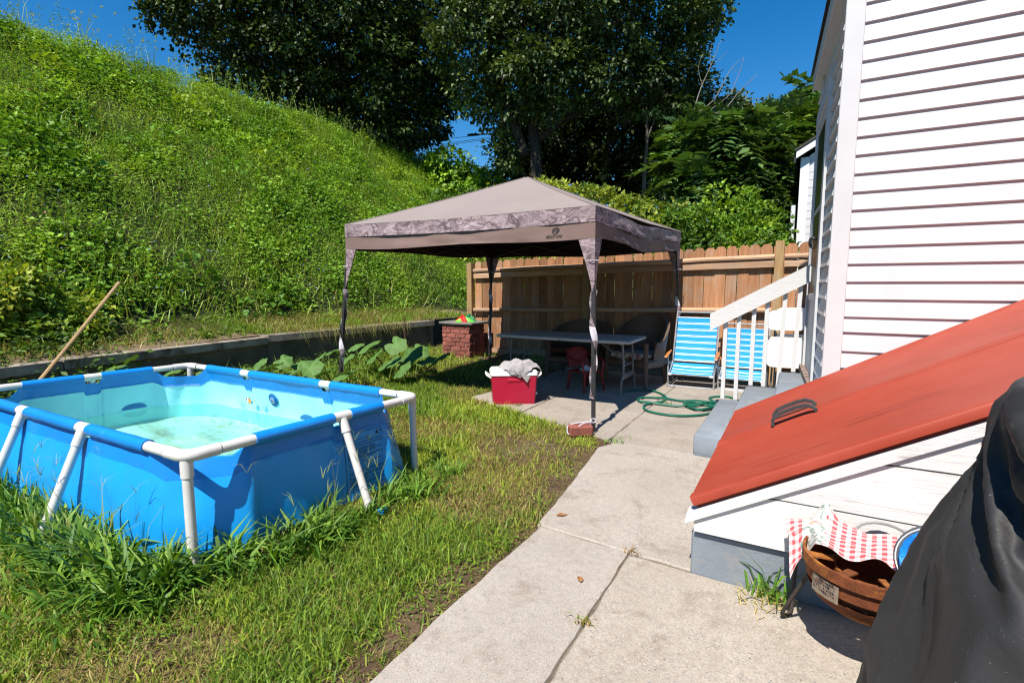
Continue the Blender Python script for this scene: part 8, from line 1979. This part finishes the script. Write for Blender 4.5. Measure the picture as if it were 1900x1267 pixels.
V, Fq, Ft, c = blade_arrays(np.stack([x, y, z], 1), d, 0.10+0.17*rng.random(N), 0.006+0.005*rng.random(N), 0.5+1.2*rng.random(N), col)
pa = [(V, [Fq, Ft], c)]
N = 230                                              # hanging straws
y = 5.0+2.3*rng.random(N)**0.8; x = wall_x(y)+0.045
P = np.stack([x-0.08, y, np.full(N, 0.66)], 1); d = np.stack([np.ones(N), rng.normal(0, .5, N), np.zeros(N)], 1); s = np.stack([rng.normal(0, .3, N), np.ones(N), np.zeros(N)], 1)*0.0035
h = 0.05+0.30*rng.random(N)**1.5
m1 = P+d*(0.12+0.10*rng.random((N, 1)))+np.array((0, 0, 0.03)); tp = m1+d*(0.02+0.10*rng.random((N, 1)))+np.stack([np.zeros(N), rng.normal(0, 0.07, N), np.zeros(N)], 1); tp[:, 2] -= h
Vh = np.stack([P-s, P+s, m1+s, m1-s, tp], 1).reshape(-1, 3); i = np.arange(N)[:, None]*5
pa.append((Vh, [i+np.array([[0, 1, 2, 3]]), i+np.array([[3, 2, 4]])], np.repeat(pick([(0.24, 0.195, 0.13), (0.16, 0.17, 0.07)], N), 5, axis=0)))
V, F, c = join_arrays(pa)
tag(link('dry_grass', mesh_np('dry_grass', V, F, c), m_grass), kind='stuff', label='straw coloured cut grass along the ledge above the wall')

# ------------------------------------------------------------------ lawn grass
def in_patio(x, y):
    m1 = (x > np.interp(y, [-2, 1.0, 2.4, 2.9, 3.94, 4.15], [-1.20, -1.205, -1.215, -1.27, -1.40, -1.45])) & (y < 4.2)
    front = np.interp(x, [-3.5, -2.5, -1.72, -1.3], [5.06, 4.64, 4.33, 4.15])
    m2 = (x > -3.38) & (y > front)
    return m1 | m2
def in_pool(x, y): return (x > -5.36) & (x < -2.42) & (y > 1.27) & (y < 2.72)
N = 520000
# density falls with distance
y = 0.35+8.0*rng.random(N)**1.75; x = -1.15-5.9*rng.random(N)**1.15
dead = fbm(x*1.6, y*1.6, 51, 4); bare = fbm(x*1.1+9, y*1.1, 52, 4)
edge = np.interp(y, [-2, 1.0, 2.4, 2.9, 3.94, 4.15], [-1.20, -1.205, -1.215, -1.27, -1.40, -1.45])-x
keep = ~in_patio(x+0.012, y) & ~in_pool(x, y) & (x > wall_x(y)+0.1)
pr = np.clip((0.80-bare)*6, 0.2, 1)*np.clip(0.10+edge*5.0-1.5*(vnoise(x*3.2, y*3.2, 53)-0.25)*np.clip(1.4-edge*2.2, 0, 1), 0.05, 1)
pr *= np.where((y > 5.6) & (x > -5.2), 0.22, 1.0)*np.where(dead > 0.60, 0.55, 1)
pr *= np.where((y > 7.2), 0.3, 1.0)
inframe = (y > -0.25*x-1.2)
keep &= inframe & (rng.random(N) < pr)
x, y, dead, edge = x[keep], y[keep], dead[keep], edge[keep]; N = len(x)
P = np.stack([x, y, lawn_z(x, y)-0.004], 1)
h = 0.022+0.080*rng.random(N)**1.5*(0.35+1.2*fbm(x*2.6, y*2.6, 54))+0.04*(rng.random(N) < 0.10)
w = np.where(rng.random(N) < 0.35, 0.0072, 0.0042)*(0.7+0.6*rng.random(N))
sc = np.clip(0.75+np.hypot(x, y)*0.09, 0.85, 1.6)
d = rng.normal(0, 1, (N, 3)); d[:, 2] = 0
gt = fbm(x*1.3, y*1.3, 57, 3)
green = np.where((gt+rng.normal(0, 0.12, N) > 0.52)[:, None], pick([(0.15, 0.20, 0.024), (0.19, 0.235, 0.034), (0.23, 0.25, 0.05)], N, 0.18), pick([(0.075, 0.13, 0.018), (0.11, 0.165, 0.022), (0.055, 0.10, 0.016), (0.14, 0.19, 0.03)], N, 0.18))
straw = pick([(0.20, 0.145, 0.075), (0.145, 0.10, 0.055), (0.25, 0.19, 0.105), (0.16, 0.15, 0.05)], N, 0.2)
isd = rng.random(N) < np.clip((dead-0.45)*3.6+0.15*((x > -2.35) & (y > 2.3) & (y < 4.4)), 0.06, 0.75)
V, Fq, Ft, c = blade_arrays(P, d, h*np.where(isd, 1.0, 1)*sc, w*sc*np.where(isd, 0.75, 1), np.where(isd, 1.2+0.5*rng.random(N), 0.3+1.55*rng.random(N)**1.1), np.where(isd[:, None], straw, green))
tag(link('lawn_grass', mesh_np('lawn_grass', V, [Fq, Ft], c), m_grass), kind='stuff', label='patchy green and straw coloured lawn grass')

# matted thatch lying on the soil, and low clover leaves
N = 90000
y = 0.35+7.0*rng.random(N)**1.75; x = -1.17-5.6*rng.random(N)**1.15
k = ~in_patio(x-0.004, y) & ~in_pool(x, y) & (x > wall_x(y)+0.1) & (y > -0.25*x-1.2); x, y = x[k], y[k]; N = len(x)
P = np.stack([x, y, lawn_z(x, y)+0.002+0.012*rng.random(N)], 1); A = rng.normal(0, 1, (N, 3)); A[:, 2] = rng.normal(0, 0.16, N); up_ = np.zeros((N, 3)); up_[:, 2] = 1
V, F, c = leaf_arrays(P, A, up_+rng.normal(0, 0.3, (N, 3)), 0.018+0.045*rng.random(N), 0.0025+0.0025*rng.random(N), pick([(0.17, 0.125, 0.068), (0.11, 0.08, 0.045), (0.21, 0.165, 0.09), (0.13, 0.135, 0.04), (0.10, 0.14, 0.025)], N, 0.2), 0.1)
pa = [(V, [F], c)]
N = 26000
y = 0.4+6.5*rng.random(N)**1.6; x = -1.2-5.0*rng.random(N)
k = ~in_patio(x+0.03, y) & ~in_pool(x, y) & (x > wall_x(y)+0.1) & (y > -0.25*x-1.2) & (fbm(x*2.3, y*2.3, 61, 3) > 0.55); x, y = x[k], y[k]; N = len(x)
P = np.stack([x, y, lawn_z(x, y)+0.012+0.02*rng.random(N)], 1); A = rng.normal(0, 1, (N, 3)); A[:, 2] = rng.normal(0.1, 0.2, N)
V, F, c = leaf_arrays(P, A, up_[:N]+rng.normal(0, 0.25, (N, 3)), 0.012+0.014*rng.random(N), 0.008+0.008*rng.random(N), pick([(0.09, 0.16, 0.025), (0.12, 0.19, 0.03), (0.065, 0.12, 0.02)], N, 0.15), 0.12)
pa.append((V, [F], c))
V, F, c = join_arrays(pa)
tag(link('lawn_thatch', mesh_np('lawn_thatch', V, F, c), m_grass), kind='stuff', label='matted dead thatch and low clover on the lawn')

# long crabgrass round the pool
def strip(n, a, b, wd, lmin, lmax, lean=0.9):
    a, b = np.array(a), np.array(b); t = rng.random(n)
    dd = (b-a)/np.linalg.norm(b-a); nn = np.array((dd[1], -dd[0]))
    p = a+(b-a)*t[:, None]+nn*(rng.normal(0, wd, n))[:, None]
    # tufts
    k = max(4, int(n/26)); ct = rng.random(k); cpos = a+(b-a)*ct[:, None]+nn*rng.normal(0, wd, (k, 1))
    j = rng.integers(0, k, n); mix_ = rng.random(n) < 0.75
    p = np.where(mix_[:, None], cpos[j]+rng.normal(0, 0.022, (n, 2)), p)
    d3 = np.stack([rng.normal(nn[0]*0.5, lean, n), rng.normal(nn[1]*0.5, lean, n), np.zeros(n)], 1)
    dtuft = np.stack([p[:, 0]-cpos[j][:, 0], p[:, 1]-cpos[j][:, 1], np.zeros(n)], 1)*28
    d3 += dtuft
    h = lmin+(lmax-lmin)*rng.random(n)**1.4
    return np.stack([p[:, 0], p[:, 1], np.full(n, -0.02)], 1), d3, h
CG = [(0.065, 0.135, 0.022), (0.095, 0.17, 0.028), (0.045, 0.10, 0.018), (0.13, 0.20, 0.04)]
pa = []
for (n, a, b, wd, l0, l1, ww) in ((1000, (-5.6, 1.02), (-3.5, 1.04), 0.11, 0.10, 0.30, 0.012), (760, (-3.6, 1.03), (-2.35, 1.03), 0.085, 0.12, 0.34, 0.0155), (500, (-2.45, 1.05), (-2.12, 1.75), 0.08, 0.09, 0.28, 0.014),
                              (520, (-2.20, 1.6), (-2.13, 2.5), 0.10, 0.08, 0.24, 0.012), (420, (-2.25, 2.4), (-2.15, 3.0), 0.10, 0.06, 0.18, 0.008), (800, (-3.2, 0.90), (-2.2, 0.97), 0.12, 0.07, 0.20, 0.0115), (800, (-5.6, 0.9), (-3.2, 0.85), 0.15, 0.06, 0.20, 0.010)):
    P, d, h = strip(n, a, b, wd, l0, l1)
    V, Fq, Ft, c = blade_arrays(P, d, h, 1.25*ww*(0.7+0.6*rng.random(n)), 0.5+1.0*rng.random(n), pick(CG, n, 0.15))
    pa.append((V, [Fq, Ft], c))
# thin seed stalks
for (n, a, b) in ((42, (-5.5, 1.04), (-2.6, 1.04)), (18, (-2.2, 1.5), (-2.12, 2.6))):
    P, d, h = strip(n, a, b, 0.06, 0.30, 0.52, 0.5)
    V, Fq, Ft, c = blade_arrays(P, d, h, np.full(n, 0.0035), 0.2+0.5*rng.random(n), pick([(0.14, 0.18, 0.05), (0.2, 0.2, 0.08)], n))
    pa.append((V, [Fq, Ft], c))
    tp = V.reshape(-1, 5, 3)[:, 4]; k = 4; idx = np.repeat(np.arange(n), k); dd = rng.normal(0, 1, (n*k, 3)); dd[:, 2] = 0
    V, Fq, Ft, c = blade_arrays(tp[idx], dd, np.full(n*k, 0.10), np.full(n*k, 0.0028), np.full(n*k, 1.0), pick([(0.20, 0.22, 0.08)], n*k))
    pa.append((V, [Fq, Ft], c))
V, F, c = join_arrays(pa)
tag(link('crabgrass', mesh_np('crabgrass', V, F, c), m_grass), kind='stuff', label='long rank crabgrass growing round the foot of the pool')
# broad weeds by the pool, left
def herb(n, x0, x1, y0, y1, H0, H1, lsz, cols, zf, per=16, spread=0.07):
    x = rng.uniform(x0, x1, n); y = rng.uniform(y0, y1, n)
    idx = np.repeat(np.arange(n), per); M = len(idx); f = rng.random(M)
    H_ = (H0+(H1-H0)*rng.random(n))[idx]
    P = np.stack([x[idx]+rng.normal(0, spread, M), y[idx]+rng.normal(0, spread, M), zf(x, y)[idx]+f*H_], 1)
    A = rng.normal(0, 1, (M, 3)); A[:, 2] = rng.normal(0, .3, M); Nn = rng.normal(0, .4, (M, 3)); Nn[:, 2] += 1
    L = lsz*(0.6+0.7*rng.random(M))
    return leaf_arrays(P, A, Nn, L, L*0.48, pick(cols, M, 0.16))
flat = lambda x, y: np.zeros_like(x)-0.02
hz_ = lambda x, y: np.where(x < wall_x(y), 0.6, 0.0)
pa = []
for args in ((46, -5.9, -4.3, 0.85, 1.1, 0.1, 0.26, 0.06, CG, flat), (150, -6.6, -6.1, 2.9, 7.0, 0.05, 0.35, 0.06, MK, flat), (130, -6.7, -5.0, 3.6, 6.6, 0.10, 0.30, 0.06, MK, flat, 16, 0.09),
             (170, -7.2, -5.7, 0.6, 2.7, 0.1, 0.5, 0.075, MK+DK[:2], lambda x, y: np.clip((-6.0-x)*0.8, 0, 0.6), 16, 0.1), (50, -6.0, -5.4, 6.7, 7.2, 0.05, 0.3, 0.05, MK, flat), (60, -7.4, -7.0, 1.5, 4.6, 0.0, 0.2, 0.08, MK, lambda x, y: np.full_like(x, 0.6))):
    V, F, c = herb(*args); pa.append((V, [F], c))
V, F, c = join_arrays(pa)
tag(link('weeds', mesh_np('weeds', V, F, c), m_weed), kind='stuff', label='low dark weeds along the foot of the retaining wall')
N = 1500
P = np.stack([rng.uniform(-6.7, -5.0, N), rng.uniform(3.2, 6.8, N), np.full(N, -0.02)], 1); d = rng.normal(0, 1, (N, 3)); d[:, 2] = 0
V, Fq, Ft, c = blade_arrays(P, d, 0.15+0.35*rng.random(N), 0.007+0.004*rng.random(N), 0.5+0.7*rng.random(N), pick([(0.10, 0.16, 0.03), (0.15, 0.19, 0.05)], N))
tag(link('tall_grass', mesh_np('tall_grass', V, [Fq, Ft], c), m_grass), kind='stuff', label='tall loose grass between the pool and the retaining wall')

# yellowish shrub at the left edge of the bank
pb = np.array((-8.1, 2.35, 0.75))
t = empty('shrub', pb, 0, 'yellow leaved shrub at the foot of the bank on the left edge', 'shrub')
limb_mesh([([pb+(0, 0, -.2), pb+(0.1, 0.0, 0.4), pb+(0.2+0.3*math.cos(a), 0.4*math.sin(a), 0.8)], 0.02, 0.006) for a in np.linspace(0, 6, 9)], 5).build('stem', m_bark, t, smooth=True, auto=None)
V, F, c = clump_crown([((-7.9, 2.1, 1.25), (0.5, 0.6, 0.36)), ((-7.75, 2.6, 0.95), (0.45, 0.5, 0.35)), ((-7.95, 1.8, 1.0), (0.5, 0.5, 0.4))], 420, 13, 0.14, 0.085, [(0.15, 0.18, 0.028), (0.11, 0.16, 0.025), (0.075, 0.13, 0.022), (0.19, 0.205, 0.045)], 98, droop=0.6)
link('foliage', mesh_np('shrub_leaves', V, [F], c), m_weed, t)

# squash vines: big lobed leaves, each a part
m_sq = leaf_mat('squash_leaf', rough=0.6, spec=0.25, trans=0.2)
def squash_leaf(size, seed):
    r = random.Random(seed); n = 22; V = [(0, 0, 0)]; F = []
    cup = r.uniform(0.05, 0.35)
    for ring, f in ((0, 0.5), (1, 1.0)):
        for j in range(n):
            a = 2*math.pi*j/n
            lob = 1+0.10*math.cos(5*a)+0.05*math.sin(3*a+seed)
            notch = 1-0.62*math.exp(-((abs(a-math.pi))/0.28)**2)
            rr_ = size*f*lob*(notch if ring else (0.6+0.4*notch))
            z = -cup*size*f*f+0.07*size*math.cos(5*a+1)*f+0.05*size*math.sin(2*a+seed)*f
            V.append((rr_*math.cos(a), rr_*math.sin(a), z))
    F += [(0, 1+j, 1+(j+1) % n) for j in range(n)]+[(1+j, 1+n+j, 1+n+(j+1) % n, 1+(j+1) % n) for j in range(n)]
    me = bpy.data.meshes.new('leaf'); me.from_pydata(V, [], F)
    a_ = me.color_attributes.new('Col', 'FLOAT_COLOR', 'POINT')
    g = r.uniform(0.85, 1.2)
    for k in range(len(V)):
        v = 1.25 if (k == 0 or (k-1) % 4 == 0) else 0.95
        a_.data[k].color = (0.082*g*v, 0.165*g*v, 0.040*g*v, 1)
    me.polygons.foreach_set('use_smooth', [True]*len(F)); me.materials.append(m_sq); me.update()
    return me
sq_me = [squash_leaf(1.0, s) for s in range(5)]
def squash(label, base, leaves):
    t = empty('squash_plant', base, 0, label, 'squash plant', 'squash plants by the retaining wall')
    for i, (x, y, z, s) in enumerate(leaves):
        o = bpy.data.objects.new('leaf', sq_me[i % 5]); C.objects.link(o); o.parent = t
        o.location = Vector((x, y, z))-Vector(base); o.scale = (s, s, s)
        o.rotation_euler = (random.uniform(0.15, 0.75), random.uniform(-.45, .45), random.uniform(-0.6, 0.6)+R(-20))
        MB().tube(spline([(base[0]*0.5+x*0.5, base[1]*0.5+y*0.5, 0.0), (x*0.85+base[0]*0.15, y*0.85+base[1]*0.15+0.05, z*0.6), (x, y, z-0.01)], 4), [0.010-0.0006*k for k in range(9)], 6).build('stalk', m_sq_st, t, smooth=True)
m_sq_st = mat('squash_stalk', (0.12, 0.18, 0.05), scale=9, rough=0.7)
def S_(px, py, d, s): return (*at(px, py, d), s)
squash('squash plant with big dark leaves between the brick pillar and the canopy leg', (-5.7, 6.4, 0), [S_(682, 640, 7.4, .19), (*at(735, 640, 7.6), .17), S_(778, 648, 7.5, .16), S_(722, 672, 6.9, .17), S_(760, 658, 7.1, .2), S_(815, 662, 7.4, .16), S_(695, 660, 7.2, .16), S_(660, 640, 7.5, .13), S_(745, 685, 6.8, .15), S_(790, 668, 7.0, .14)])
squash('squash plant with wilted leaves at the foot of the left canopy leg', (-5.6, 5.0, 0), [S_(620, 650, 6.9, .13), S_(590, 665, 6.5, .14), S_(575, 683, 6.0, .15), S_(645, 690, 6.1, .16), S_(600, 690, 5.9, .12), S_(560, 672, 6.2, .13), S_(645, 665, 6.6, .12), S_(625, 700, 5.8, .13), S_(540, 690, 5.8, .12)])
squash('young squash plant showing above the far rim of the pool', (-6.1, 3.6, 0), [S_(215, 680, 5.3, .13), S_(240, 668, 5.5, .10), S_(318, 688, 5.2, .10), S_(380, 690, 5.2, .09), S_(500, 680, 5.6, .14), S_(480, 672, 5.8, .10), S_(450, 685, 5.5, .09), S_(525, 668, 6.0, .11)])

# weeds in cracks, weed tuft by the hatch foundation
def tuft(label, x, y, n, l0, l1, wd, cols, cat='weed', z=0.0, spread=0.02, bend=0.8):
    P = np.stack([x+rng.normal(0, spread, n), y+rng.normal(0, spread, n), np.full(n, z)], 1); d = rng.normal(0, 1, (n, 3)); d[:, 2] = 0
    V, Fq, Ft, c = blade_arrays(P, d, l0+(l1-l0)*rng.random(n), wd*(0.7+0.6*rng.random(n)), bend*(0.5+rng.random(n)), pick(cols, n))
    o = link('weed_tuft', mesh_np('weed_tuft', V, [Fq, Ft], c), m_grass); tag(o, label, cat, 'weeds growing from cracks')
tuft('green grass tuft at the foot of the grey foundation beside the fire pit leg', -0.03, 2.335, 26, 0.08, 0.24, 0.012, CG, spread=0.035, bend=0.9)
tuft('dry straw clump on the concrete below the grey foundation', -0.06, 2.29, 40, 0.05, 0.16, 0.004, [(0.40, 0.30, 0.14), (0.30, 0.22, 0.1)], spread=0.05, bend=1.6)
tuft('small red stemmed weed in the crack of the near path', -0.688, 1.80, 26, 0.02, 0.06, 0.005, [(0.14, 0.16, 0.03), (0.22, 0.10, 0.05)], bend=1.3)
tuft('dried weed where two path cracks meet', -0.665, 2.41, 26, 0.02, 0.065, 0.004, [(0.22, 0.11, 0.05), (0.16, 0.10, 0.05)], bend=1.2)
tuft('green weed sprouting by the brick at the canopy leg', -1.32, 4.16, 40, 0.02, 0.06, 0.007, CG, spread=0.05, bend=1.2)
tuft('grass sprouting inside the hose loops', -1.22, 5.74, 30, 0.03, 0.08, 0.006, CG, spread=0.03)
tuft('weed sprouting under the front of the red cooler', -2.72, 4.92, 40, 0.02, 0.07, 0.006, CG, spread=0.05)
